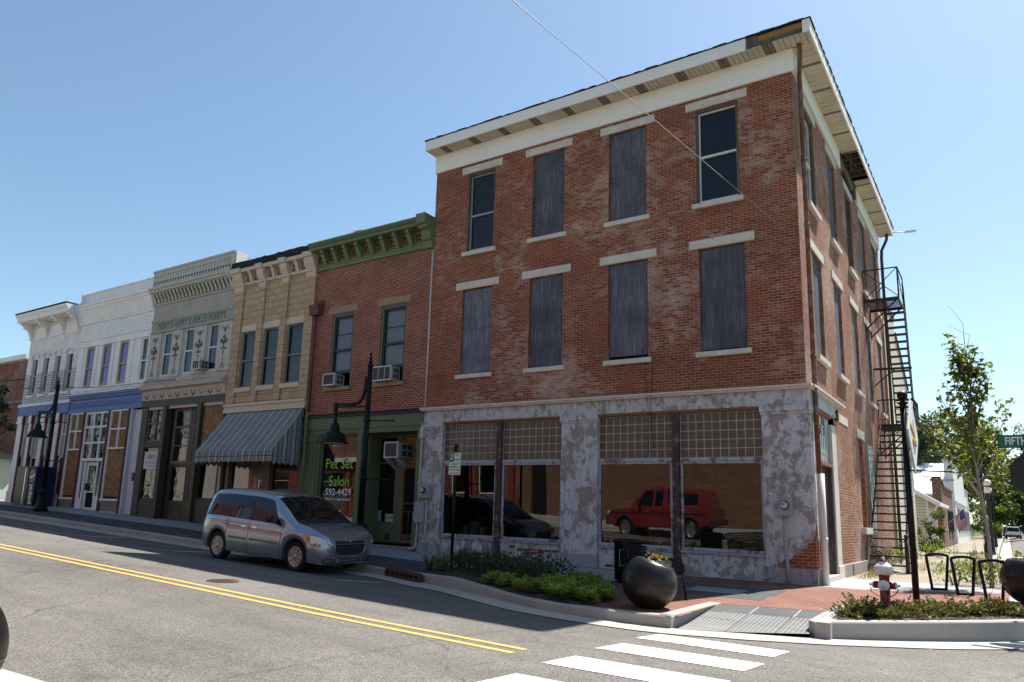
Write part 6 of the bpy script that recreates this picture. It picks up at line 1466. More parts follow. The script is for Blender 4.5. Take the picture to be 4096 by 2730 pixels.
    m = MB(); m.tube([(3.70,-.55,1.155),(3.50,-.20,1.30)], .010, 5); m.tube([(3.70,-.05,1.165),(3.52,.34,1.29)], .010, 5); m.tube([(3.72,-.6,1.14),(3.70,-.5,1.16)], .018, 6); m.build('wiper', BLKP, t)
    # door seams, sills, mouldings, handles
    seam = M('seam_dark', m_plain, (.03,.03,.032,1), .7)
    m = MB()
    for s_ in (-1, 1):
        for x, j0, j1, sl in ((1.32,2,6,.0),(2.14,2,6,.0),(3.30,2,6,.06)):
            pts = []
            for k in range(9):
                f = k/8*(j1-j0)+j0; a = int(min(f, j1-1)); P = prof(x+sl*(k/8)); pts.append((x+sl*k/8, s_*(lerp(P[a][0],P[a+1][0],f-a)+.001), lerp(P[a][1],P[a+1][1],f-a)))
            m.tube(pts, .006, 4)
        pts = [(x, s_*(prof(x)[4][0]+.0), prof(x)[5][1]-.06) for x in frange(.55,2.1,.2)]; m.tube(pts, .005, 4)
        pts = [(x, s_*(prof(x)[2][0]+.002), prof(x)[2][1]+.045) for x in frange(1.36,3.32,.2)]; m.tube(pts, .006, 4)
        for x in (4.16,): pts = [(4.12+k*.045, s_*(spline([(0,.985)],0)*0 + hw(4.12+k*.045)+.001), .56-.004*k) for k in range(12)]; m.tube(pts, .006, 4)
    for s_ in (-1, 1): m.tube([(3.82+k*.08, s_*(htop(3.82+k*.08)*.93), ztop(3.82+k*.08)-.012) for k in range(9)], .006, 4)
    m.build('panel_gap', seam, t)
    m = MB()
    for s_ in (-1, 1):
        for a, b in ((1.40,2.08),(2.22,3.22)): P = prof((a+b)/2); m.bar((a,s_*(prof(a)[3][0]+.004),.60),(b,s_*(prof(b)[3][0]+.004),.59),.018,.055)
    m.build('side_moulding', M('moulding_grey', m_plain, (.16,.16,.165,1), .45), t)
    for s_ in (-1, 1):
        for x in (1.95, 2.36):
            m = MB(); P = prof(x); y = s_*(P[5][0]+.012); m.obox((x,y,.885),(.085,0,0),(0,.014,0),(0,0,.022)); m.cm = 1; m.obox((x,y-s_*.006,.905),(.10,0,0),(0,.012,0),(0,0,.045)); m.build('door_handle', [CHROME, paint], t)
        m = MB(); m.smooth = True; y = s_*1.10; m.ball((3.02,y,1.14),.13,14,10,(.55,.95,.72)); m.bar((3.10,s_*.93,1.03),(3.04,s_*1.05,1.09),.08,.07); mm = m.build('side_mirror', BLKP, t)
        # headlight: amber outer corner and clear reflector
        def lamp(nm, x0, x1, z0, z1, mat, par, off):
            m = MB(); m.smooth = True; n = 10
            for i in range(n):
                q = []
                for a, v in ((i/n,0),((i+1)/n,0),((i+1)/n,1),(i/n,1)):
                    x = lerp(x0, x1, a); za = lerp(z0[0],z0[1],a); zb_ = lerp(z1[0],z1[1],a); hh = max(.05, math.sin(math.pi*min(1,max(0,a*.92+.04))))**.35; z = lerp(za,zb_,.5) + (v-.5)*(zb_-za)*hh; q.append((x, s_*(hw(x)+off-.09*max(0,(z-.62))), z))
                m.face(q if s_ < 0 else q[::-1])
            return m.build(nm, mat, par)
        hl = lamp('headlight', 4.20, 4.74, (.70,.62), (.865,.80), M('headlight_clear', m_plain, (.80,.82,.84,1), .35, .0, .5), t, .022)
        lamp('indicator', 4.17, 4.32, (.725,.69), (.85,.83), M('amber_lens', m_plain, (.60,.20,.02,1), .15, 0, .6), hl, .026)
        m = MB(); x = 4.50; m.ball((x,s_*(hw(x)+.012),.69),.055,10,8,(.9,.5,1)); x = 4.62; m.ball((x,s_*(hw(x)+.012),.67),.048,10,8,(.9,.6,1)); m.build('reflector', CHROME, hl)
        m = MB(); m.smooth = True
        for i in range(6):
            z0, z1 = lerp(.78,1.16,i/6), lerp(.78,1.16,(i+1)/6); f = lambda z: .20-.14*abs(z-.98)/.2*.5; w_ = lambda z: spline([(.78,.03),(.9,.10),(1.05,.09),(1.16,.03)], z)
            m.face([(.03+.02,s_*.905,z0),(.05+w_(z0),s_*(hw(.1+w_(z0))+.006),z0),(.05+w_(z1),s_*(hw(.1+w_(z1))+.0),z1),(.03+.02,s_*.88,z1)])
        m.build('taillight', M('red_lens', m_plain, (.35,.02,.02,1), .12, 0, .6), t)
    # nose: grille, badge, intakes on the rounded front
    def nosex(y, z):
        lo, hi = 4.0, 4.81
        for _ in range(30):
            mid = (lo+hi)/2
            if hw(mid) > abs(y)+.01 and ztop(mid) > z+.01: lo = mid
            else: hi = mid
        return min(lo, 4.80)
    def nose(nm, ys, zs_, mat, par, off, fz=None):
        m = MB(); m.smooth = True
        for a in range(len(ys)-1):
            for b in range(len(zs_)-1):
                q = []
                for y, k in ((ys[a],b),(ys[a+1],b),(ys[a+1],b+1),(ys[a],b+1)):
                    z = fz(y, zs_[k]) if fz else zs_[k]; q.append((nosex(y,z)+off, y, z))
                m.face(q)
        return m.build(nm, mat, par)
    ys = frange(-.47,.47,.05)
    gr = nose('grille', ys, [.40,.46,.52,.58,.64,.69,.735], BLKP, t, .012, lambda y, z: z - .10*(abs(y)/.47)**2*0 + (.06*(abs(y)/.47)**3 if z < .45 else 0))
    m = MB()
    for z in (.47,.53,.59,.65,.70): m.tube([(nosex(y,z)+.018,y,z) for y in frange(-.42,.42,.06)], .007, 4)
    for y in frange(-.36,.36,.12): m.tube([(nosex(y,z)+.016,y,z) for z in (.43,.52,.61,.71)], .004, 4)
    m.build('grille_bar', M('grille_grey', m_plain, (.09,.09,.095,1), .35, .5), gr)
    m = MB(); m.tube([(nosex(y,z)+.014,y,z) for y, z in [(-.50,.735),(-.47,.54),(-.42,.45),(-.3,.41),(0,.40),(.3,.41),(.42,.45),(.47,.54),(.50,.735)]], .016, 6); m.build('grille_surround', paint, gr)
    m = MB(); X = nosex(0,.715)+.03; m.ball((X,0,.717),.035,10,8,(.4,1,1)); m.tube([(nosex(y,.717)+.028,y,.717+.012*abs(y)/.16) for y in frange(-.19,.19,.04)], [.004]+[.010]*8+[.004] if False else .009, 5); m.build('winged_badge', CHROME, gr)
    for y0, y1 in ((-.78,-.42),(-.34,.34),(.42,.78)):
        it = nose('bumper_intake', frange(y0,y1,.04), [.255,.30,.345], BLKP, t, .010)
        m = MB(); m.tube([(nosex(y,.30)+.02,y,.30) for y in frange(y0+.02,y1-.02,.06)], .009, 5); m.build('intake_bar', paint, it)
    m = MB(); m.tube([(nosex(y,.385)+.004,y,.385) for y in frange(-.86,.86,.06)], .006, 4); m.build('bumper_seam', seam, t)
    m = MB(); m.tube([(4.02,-.80,1.03),(3.93,-.80,1.85)], [.004,.002], 5); m.ball((4.02,-.80,1.03),.02,8,6); m.build('antenna', M('dark_rod', m_plain, (.04,.04,.04,1), .5), t)
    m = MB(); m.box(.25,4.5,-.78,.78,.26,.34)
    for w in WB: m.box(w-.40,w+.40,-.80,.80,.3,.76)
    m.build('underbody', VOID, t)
    RIM = M('alloy_rim', m_metal, (.50,.49,.47,1), .3, 0, .85)
    for x in WB:
        for s_ in (-1, 1): wheel(t, x, s_*.80, wr, .215, s_, RIM, 10)
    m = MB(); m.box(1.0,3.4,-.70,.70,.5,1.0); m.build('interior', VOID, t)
van = thing('minivan', 'silver grey minivan parked at the kerb in the shade', 'minivan', (0,0,0))
minivan(van, M('silver_grey_paint', m_car, (.27,.305,.365,1), .24, .7))
for o in list(van.children_recursive):
    if o.name.split('.')[0] in ('wheel','rim','brake_disc'): continue
    for v in o.data.vertices:
        if v.co.x < .515: v.co.x = .515-(.515-v.co.x)*.68
        elif v.co.x > 4.2: v.co.x = 4.2+(v.co.x-4.2)*.68
xf, xr = -10.02, -12.87; yv = -5.17+.86
van.location = (xr-.92, yv, zr(xr, yv-.8)-.0)
zf, zb = zr(xf, yv-.8), zr(xr, yv-.8); sl = math.atan2(zf-zb, xf-xr); van.rotation_euler = (R(1.0), -sl, 0)
van.location.z = zb - math.sin(sl)*.92*1.0 + .012

def pickup(t, paint):
    # red pickup with cap, x forward
    def shell2(name, pts, hwf, mat, par=t, bevel=.04):
        m = MB(); n = len(pts)
        for s_ in (-1, 1): m.face([(x, s_*hwf(z), z) for x, z in (pts if s_ < 0 else pts[::-1])])
        for k in range(n):
            (xa, za), (xb, zb2) = pts[k], pts[(k+1) % n]; m.face([(xa,hwf(za),za),(xb,hwf(zb2),zb2),(xb,-hwf(zb2),zb2),(xa,-hwf(za),za)])
        return m.build(name, mat, par)
    wr = .385; WB = (1.05, 4.55)
    def arch(cx): return [(cx+.47*math.cos(a), .40+.47*math.sin(a)) for a in [math.pi*k/10 for k in range(11)]]
    low = [(.12,.62),(.12,1.12),(2.25,1.14),(3.95,1.16),(4.9,1.12),(5.35,1.02),(5.5,.85),(5.5,.55)] + [(5.15,.42)] + arch(4.55) + [(3.9,.42),(1.7,.42)] + arch(1.05) + [(.5,.5)]
    w1 = lambda z: spline([(.3,.93),(.7,.99),(1.0,.985),(1.15,.95),(1.3,.90),(1.9,.70)], z)
    shell2('body', low, w1, paint)
    shell2('cab', [(2.2,1.14),(2.3,1.86),(2.5,1.92),(3.35,1.92),(3.6,1.86),(4.25,1.18)], w1, paint)
    shell2('bed_cap', [(.22,1.13),(.40,1.78),(.55,1.86),(2.16,1.88),(2.2,1.14)], lambda z: w1(z)-.01, paint)
    def win(nm, pts):
        m = MB()
        for s_ in (-1, 1): m.face([(x, s_*(w1(z)+.008), z) for x, z in (pts if s_ < 0 else pts[::-1])])
        m.build(nm, AUTOG, t)
    win('door_window', [(3.02,1.22),(3.02,1.80),(3.42,1.80),(3.95,1.24)]); win('rear_window', [(2.5,1.24),(2.5,1.80),(2.9,1.80),(2.9,1.22)]); win('cap_window', [(.65,1.30),(.72,1.68),(1.98,1.70),(1.98,1.30)])
    m = MB(); m.face([(3.66,-.66,1.83),(3.66,.66,1.83),(4.26,.86,1.20),(4.26,-.86,1.20)]); m.build('windshield', AUTOG, t)
    m = MB()
    for s_ in (-1, 1):
        m.bar((.1,s_*.995,.98),(5.3,s_*.995,.98),.012,.02)
        for c in WB: m.tube([(x, s_*.985, z) for x, z in arch(c)], .045, 6)
        m.box(3.6,3.75,s_*1.0,s_*1.16,1.22,1.42); m.box(2.95,3.1,s_*.985,s_*1.0,1.05,1.1)
        for x in (2.45,3.98): m.bar((x,s_*.992,.5),(x,s_*.985,1.15),.01,.01)
    m.build('black_trim', BLKP, t)
    m = MB(); m.box(5.42,5.62,-.95,.95,.48,.80); m.box(-.08,.14,-.92,.92,.52,.74); m.build('bumper', M('dark_bumper', m_metal, (.07,.07,.07,1), .4, 0, .5), t)
    m = MB()
    for s_ in (-1, 1): m.box(5.30,5.50,s_*.62,s_*.96,.86,1.02)
    m.build('headlight', M('headlight_clear'), t)
    m = MB()
    for s_ in (-1, 1): m.box(.10,.20,s_*.93,s_*1.0,.80,1.10)
    m.build('taillight', M('red_lens'), t)
    m = MB(); m.box(.4,5.2,-.8,.8,.42,.7); m.build('underbody', VOID, t)
    for x in WB:
        for s_ in (-1, 1): wheel(t, x, s_*.83, wr, .25, s_, M('alloy_rim'), 5)
pk = thing('pickup_truck', 'red pickup truck with matching cap parked across the street and reflected in the shop windows', 'pickup truck', (0,0,0))
pickup(pk, M('red_paint', m_car, (.22,.007,.012,1), .3, .1))
pk.scale = (.84,1,1.14); pk.rotation_euler = (0,0,R(180)); pk.location = (-6.65, -14.6, zr(-8.5,-14.7)+.0)

def far_car(name, lab, cat, x, y, paint, tall=1.75):
    t = thing(name, lab, cat, (0,0,0)); hwf = lambda z: spline([(.2,.86),(.6,.92),(.95,.90),(1.1,.84),(1.75,.66)], z)
    m = MB(); pts = [(.0,.45),(.02,.95),(.18,1.05),(.42,tall-.06),(.7,tall),(2.6,tall-.03),(3.4,1.08),(4.4,.92),(4.6,.6),(4.5,.35),(4.2,.33),(.4,.33)]
    for s_ in (-1, 1): m.face([(a, s_*hwf(b), b) for a, b in (pts if s_ < 0 else pts[::-1])])
    for k in range(len(pts)):
        (xa, za), (xb, zb2) = pts[k], pts[(k+1) % len(pts)]; m.face([(xa,hwf(za),za),(xb,hwf(zb2),zb2),(xb,-hwf(zb2),zb2),(xa,-hwf(za),za)])
    m.build('body', paint, t)
    m = MB(); m.face([(.175,-.72,1.09),(.175,.72,1.09),(.37,.60,tall-.16),(.37,-.60,tall-.16)][::-1]); m.build('rear_window', AUTOG, t)
    m = MB()
    for s_ in (-1, 1): m.box(-.02,.06,s_*.72,s_*.9,.80,1.12)
    m.build('taillight', M('red_lens'), t)
    m = MB(); m.box(-.06,.12,-.86,.86,.36,.62); m.build('bumper', BLKP, t); m = MB(); m.box(-.02,0,-.25,.25,.72,.86); m.build('number_plate', WHFR, t)
    for a in (.85, 3.7):
        for s_ in (-1, 1): wheel(t, a, s_*.80, .34, .22, s_, M('alloy_rim'), 5)
    m = MB()
    for s_ in (-1, 1):
        m.face([(xx, s_*(hwf(zz)+.01), zz) for xx, zz in [(.55,1.1),(.75,tall-.12),(2.5,tall-.14),(3.1,1.1)]])
    m.build('side_window', AUTOG, t)
    t.rotation_euler = (0,0,R(90)); t.location = (x, y, zr(x, y)); return t
far_car('silver_car', 'silver wagon seen from behind on the side street', 'car', 3.5, 108, M('silver_paint', m_car, (.52,.52,.52,1), .25, .4), 1.72)
far_car('dark_car', 'dark car just ahead of the silver wagon on the side street', 'car', 3.15, 116, M('dark_paint', m_car, (.03,.035,.04,1), .3, .3), 1.8)
# ------------------------------------------------------------------ street furniture
BLKM = M('black_gloss_metal', m_metal, (.006,.006,.007,1), .5, 0, 0, .22)
def street_lamp(x, y, label):
    z = zs(x, y); t = thing('street_lamp', label, 'street lamp', (x,y,z), 0, 'street lamps along the row'); H = 5.55
    m = MB(); m.lathe([(.27,0),(.27,.14),(.23,.16),(.22,.22),(.16,.34),(.155,.72),(.20,.78),(.20,.82),(.12,.86),(.095,.9)], (x,y,z), 16); m.build('base', BLKM, t)
    m = MB(); m.tube([(x,y,z+.85),(x,y,z+H-.42)], [.088,.070], 12); m.lathe([(.082,-.42),(.082,-.38),(.06,-.34),(.03,-.16),(.018,-.12),(.034,-.08),(.034,-.05),(.0,.0)], (x,y,z+H), 12); m.build('post', BLKM, t)
    m = MB(); a = Vector((-1, 0, 0))
    m.tube([(x-.12,y,z+H-.70),(x-.13,y,z+H-1.0),(x-.20,y,z+H-1.28),(x-.38,y,z+H-1.43),(x-.62,y,z+H-1.45),(x-1.28,y,z+H-1.40)], .045, 8); m.bar((x,y,z+H-.74),(x-.14,y,z+H-.74),.06)
    m.bar((x,y,z+H-1.52),(x-1.20,y,z+H-1.50),.05); m.bar((x,y,z+H-1.68),(x-1.24,y,z+H-1.66),.05); m.box(x-1.30,x-1.20,y-.04,y+.04,z+H-1.72,z+H-1.38); m.build('arm', BLKM, t)
    m = MB(); c = (x-1.22,y,z+H-2.52); m.tube([(x-1.22,y,z+H-1.7),(x-1.22,y,z+H-1.95)], .035, 8); m.ball((x-1.22,y,z+H-1.86),.06,10,8)
    m.lathe([(.40,.0),(.41,.02),(.36,.05),(.33,.14),(.28,.25),(.20,.32),(.135,.36),(.13,.48),(.10,.55),(.05,.60)], c, 24); sh = m.build('lamp_shade', BLKM, t)
    m = MB(); m.lathe([(.0,-.02),(.20,-.015),(.34,.005),(.34,.012)], c, 20); m.build('lens', M('lamp_lens', m_plain, (.5,.5,.46,1), .2), sh)
    m = MB(); m.bar((x,y,z+3.62),(x+.86,y+.1,z+3.60),.03); m.ball((x+.87,y+.1,z+3.60),.035,8,6); m.bar((x,y,z+2.05),(x+.80,y+.1,z+2.03),.03); m.ball((x+.81,y+.1,z+2.03),.035,8,6); m.lathe([(.09,-.05),(.10,0),(.09,.05)], (x,y,z+3.62), 10); m.lathe([(.1,-.05),(.11,0),(.1,.05)], (x,y,z+2.05), 10); m.build('banner_bracket', BLKM, t)
    return t
street_lamp(-10.82, -2.32, 'black street lamp with bell shade standing behind the minivan')
street_lamp(-28.85, -2.1, 'black street lamp with bell shade at the left end beside the drinks machine')
# parking sign
SGN = M('sign_white', m_plain, (.70,.72,.70,1), .4, 0, .4, 0, .05); SGG = M('sign_green', m_plain, (.0,.13,.075,1), .4, 0, .4, 0, .05)
x, y = -7.5, -2.62; z = zs(x, y)
t = thing('parking_sign', 'two hour parking sign on a slim black post beside the flower bed', 'sign', (x,y,z))
m = MB(); m.tube([(x,y,z),(x,y,z+2.76)], .038, 12); m.lathe([(.05,-.06),(.05,-.02),(.03,0),(.055,.03),(.06,.07),(.04,.11),(.0,.13)], (x,y,z+2.80), 12); m.build('post', BLKM, t)
rz = R(14); rot = lambda u, d, w: (x + u*math.cos(rz) - d*math.sin(rz), y + u*math.sin(rz) + d*math.cos(rz), z + w)
def plate(mb, u0, u1, w0, w1, d0, d1):
    mb.obox(rot((u0+u1)/2, (d0+d1)/2, (w0+w1)/2), Vector((math.cos(rz),math.sin(rz),0))*(u1-u0)/2, Vector((-math.sin(rz),math.cos(rz),0))*(d1-d0)/2, (0,0,(w1-w0)/2))
m = MB(); plate(m,-.155,.155,2.18,2.72,-.055,-.047); pl = m.build('sign_plate', SGN, t)
m = MB(); plate(m,-.148,-.02,2.50,2.71,-.058,-.0551)
for q in ((-.15,.15,2.185,2.192),(-.15,.15,2.708,2.715),(-.15,-.143,2.19,2.71),(.143,.15,2.19,2.71),(-.15,.15,2.478,2.486)): plate(m,*q,-.0575,-.0552)
plate(m,-.08,.08,2.215,2.232,-.0575,-.0552); m.face([rot(-.12,-.0575,2.223),rot(-.07,-.0575,2.20),rot(-.07,-.0575,2.247)]); m.face([rot(.12,-.0575,2.223),rot(.07,-.0575,2.247),rot(.07,-.0575,2.20)]); m.build('green_panel', SGG, pl)
def tx(s, u, w, size, mat, sx=1): 
    p = rot(u, -.0592, w); text_mesh('lettering', s, size, mat, pl, Matrix.Translation(p) @ Matrix.Rotation(rz,4,'Z') @ Matrix.Rotation(R(90),4,'X'), .0006, sx=sx, bold=.0012)
tx('2', -.084, 2.605, .19, SGN); tx('HR', .06, 2.655, .075, SGG); tx('PARKING', .062, 2.545, .058, SGG, .62)
for k, s in enumerate(('EXCEPT','WEDNESDAY','4AM TO 6AM')): tx(s, 0, 2.435-.066*k, .056, SGG, .78)
# welcome sign post at the corner, seen almost edge-on
x, y = 2.045, -2.38; z = zs(x, y)
t = thing('welcome_sign', 'tall black post with ball finial carrying a diamond sign seen almost edge-on', 'sign', (x,y,z))
m = MB(); m.tube([(x,y,z),(x,y,z+3.42)], .052, 14); m.lathe([(.07,-.16),(.07,-.13),(.05,-.12),(.06,-.09),(.085,-.08),(.085,-.06),(.05,-.05),(.035,-.03)], (x,y,z+3.50), 14); m.ball((x,y,z+3.56),.085,16,12); m.build('post', BLKM, t)
d = Vector((math.cos(R(89)), math.sin(R(89)), 0)); nn = Vector((d.y,-d.x,0)); c = Vector((x,y,0)) + nn*.06 + Vector((.06,.0,0))
def dia(mb, r, k, o):
    pts = []
    for a in range(4):
        for b in (-1, 1):
            A = a*math.pi/2 + b*.07; pts.append(c + d*(r*math.sin(A)) + nn*o + Vector((0,0,z+2.86+r*math.cos(A)*k)))
    f = [p for p in pts]; g = [p - nn*.012 for p in pts]; mb.face(f); mb.face(g[::-1])
    for i in range(8): j = (i+1) % 8; mb.face([f[j], f[i], g[i], g[j]])
m = MB(); dia(m, .66, 1.0, 0); sp = m.build('diamond_plate', M('sign_frame_grey', m_plain, (.35,.36,.37,1), .4, .4), t)
m = MB(); dia(m, .615, 1.0, .010); m.build('white_face', M('sign_cream_white', m_plain, (.72,.70,.66,1), .4), sp)
m = MB()
def on(u, w, o=.013): return c + d*u + nn*o + Vector((0,0,z+2.86+w))
m.face([on(-.10,-.34),on(.14,-.30),(on(.10,-.02)),on(.2,.06),on(.02,.30),on(-.06,.02)]); m.build('blue_figure', M('sign_blue_grey', m_plain, (.22,.30,.42,1), .5), sp)
m = MB()
for k in range(7): m.tube([on(-.38+k*.07,.10-.02*k),on(-.35+k*.07,.18-.02*k),on(-.33+k*.07,.06-.02*k)], .012, 5); m.tube([on(-.2+k*.06,-.16),on(-.18+k*.06,-.06),on(-.15+k*.06,-.18)], .014, 5)
m.build('ochre_script', M('sign_ochre', m_plain, (.55,.30,.04,1), .5), sp)
m = MB(); e = Vector((x,y,0)) + nn*.058
def rc(mb, u0, u1, w0, w1, o, th=.01):
    q = [e + d*u + nn*o + Vector((0,0,z+w)) for u, w in ((u0,w0),(u1,w0),(u1,w1),(u0,w1))]; g = [p - nn*th for p in q]; mb.face(q); mb.face(g[::-1])
    for i in range(4): j = (i+1) % 4; mb.face([q[j], q[i], g[i], g[j]])
rc(m, -.10, .24, 1.82, 2.22, 0); lp = m.build('small_plate', M('sign_frame_grey'), t); m = MB(); rc(m, -.085, .225, 1.84, 2.20, .006, .004); m.build('white_face', M('sign_cream_white'), lp)
m = MB(); q = [e + d*u + nn*.010 + Vector((0,0,z+w)) for u, w in ((.02,1.88),(.16,1.92),(.12,2.02),(.18,2.10),(.06,2.16))]; m.face(q); m.build('blue_figure', M('sign_blue_grey'), lp)
m = MB(); m.bar((x,y,z+2.26),(x+.62,y+.05,z+2.24),.022); m.ball((x+.63,y+.05,z+2.24),.02,6,5); m.bar((x+.2,y+.02,z+2.16),(x+.5,y+.05,z+2.15),.014); m.bar((x+.2,y+.02,z+2.24),(x+.2,y+.02,z+2.16),.012); m.bar((x+.48,y+.05,z+2.24),(x+.48,y+.05,z+2.15),.012); m.build('banner_arm', BLKM, t)
# street name and stop sign on a post just outside the right edge
x, y = 3.86, -2.3; z = zs(x, y)
t = thing('stop_sign', 'back of a dark stop sign with green FIFTH ST blade at the right edge', 'sign', (x,y,z))
m = MB(); m.tube([(x,y,z),(x,y,z+3.0)], .035, 10); m.build('post', BLKM, t)
m = MB(); oc = [(x+.402*math.cos(R(22.5+45*k)), z+2.20+.402*math.sin(R(22.5+45*k))) for k in range(8)]; m.prism(oc, 'y', y+.05, y+.058); m.build('octagon_plate', M('sign_back_black', m_plain, (.012,.012,.013,1), .4), t)
m = MB(); m.box(x-.24,x+.24,y+.05,y+.058,z+1.43,z+1.75); m.build('lower_plate', M('sign_back_black'), t)
bl = MB(); bl.box(x-.50,x+.45,y-.03,y-.02,z+2.62,z+2.83); b_ = bl.build('street_name_blade', M('blade_black', m_plain, (.01,.01,.01,1), .4), t)
m = MB(); m.box(x-.485,x+.435,y-.034,y-.0301,z+2.635,z+2.815); gp = m.build('green_panel', SGG, b_)
text_mesh('lettering', 'FIFTH', .18, SGN, gp, front(x-.255,y-.0365,z+2.725), .001, sx=.66, bold=.004); text_mesh('lettering', 'ST', .10, SGN, gp, front(x-.03,y-.0365,z+2.71), .001, sx=.72, bold=.003)
# fire hydrant
x, y = 1.665, -3.02; z = zs(x, y)
t = thing('fire_hydrant', 'red fire hydrant with white bonnet and white caps behind the low juniper bed', 'fire hydrant', (x,y,z))
HR = M('hydrant_red', m_paint, (.23,.010,.016,1), .3, (.07,.02,.02,1), .3, 4, .02, (.5,.4,.35,1)); HW = M('hydrant_white', m_paint, (.72,.71,.68,1), .2, (.4,.36,.3,1), .35, 4, .01)
m = MB(); m.lathe([(.135,.0),(.135,.035),(.09,.04),(.088,.06),(.13,.06),(.13,.09),(.078,.095),(.076,.30),(.083,.31),(.083,.33),(.077,.335),(.078,.50),(.088,.52),(.088,.535)], (x,y,z), 24)
for a in range(8): m.lathe([(.012,0),(.012,.02)], (x+.115*math.cos(a*.785),y+.115*math.sin(a*.785),z+.09), 6)
m.build('barrel', HR, t)
m = MB(); m.lathe([(.088,.536),(.13,.545),(.142,.66),(.135,.675),(.075,.72),(.055,.745),(.05,.76)], (x,y,z), 24); bn = m.build('bonnet', HW, t)
m = MB(); m.lathe([(.054,.745),(.056,.755),(.056,.775),(.0,.78)], (x,y,z), 16); m.build('red_ring', HR, bn); m = MB(); m.lathe([(.022,.775),(.018,.82),(.0,.822)], (x,y,z), 5); m.build('operating_nut', HW, bn)
m = MB(); m.lathe([(.058,0),(.058,.10)], (x-.06,y,z+.375), 14, (-1,0,0)); m.lathe([(.058,0),(.058,.10)], (x+.06,y,z+.375), 14, (1,0,0)); m.lathe([(.078,.05),(.078,.10)], (x,y,z+.375), 18, (0,-1,0)); m.build('nozzle', HR, t)
for ax, c0, r0 in (((-1,0,0),(x-.14,y,z+.375),.052),((1,0,0),(x+.14,y,z+.375),.052),((0,-1,0),(x,y-.10,z+.375),.086)):
    m = MB(); m.lathe([(r0,0),(r0,.03),(r0*.8,.042),(.03,.045),(.022,.05),(.020,.085),(.0,.086)], c0, 18, ax); m.build('cap', HW, t)
CH = M('chain_steel', m_metal, (.30,.28,.25,1), .45, .2, .7)
def chain(mb, pts, n, r=.010):
    P = [Vector(p) for p in pts]
    for k in range(n):
        f = k/(n-1)*(len(P)-1); i = min(int(f), len(P)-2); c = P[i].lerp(P[i+1], f-i); d_ = (P[i+1]-P[i]).normalized()
        s_ = d_.cross(Vector((0,1,0)) if k % 2 else Vector((1,0,.3))).normalized()
        mb.tube([c+d_*r*1.3*math.cos(a)+s_*r*math.sin(a) for a in [q*math.pi/3 for q in range(7)]], r*.28, 4, False)
m = MB(); chain(m, [(x-.20,y-.04,z+.33),(x-.19,y-.09,z+.27),(x-.12,y-.12,z+.22),(x-.03,y-.12,z+.20),(x,y-.13,z+.27),(x,y-.15,z+.33)], 26); chain(m, [(x+.20,y-.04,z+.33),(x+.17,y-.09,z+.26),(x+.1,y-.12,z+.21),(x+.04,y-.12,z+.20),(x+.005,y-.13,z+.27)], 24); chain(m, [(x+.01,y-.13,z+.26),(x+.015,y-.125,z+.13)], 9); m.build('chain', CH, t)
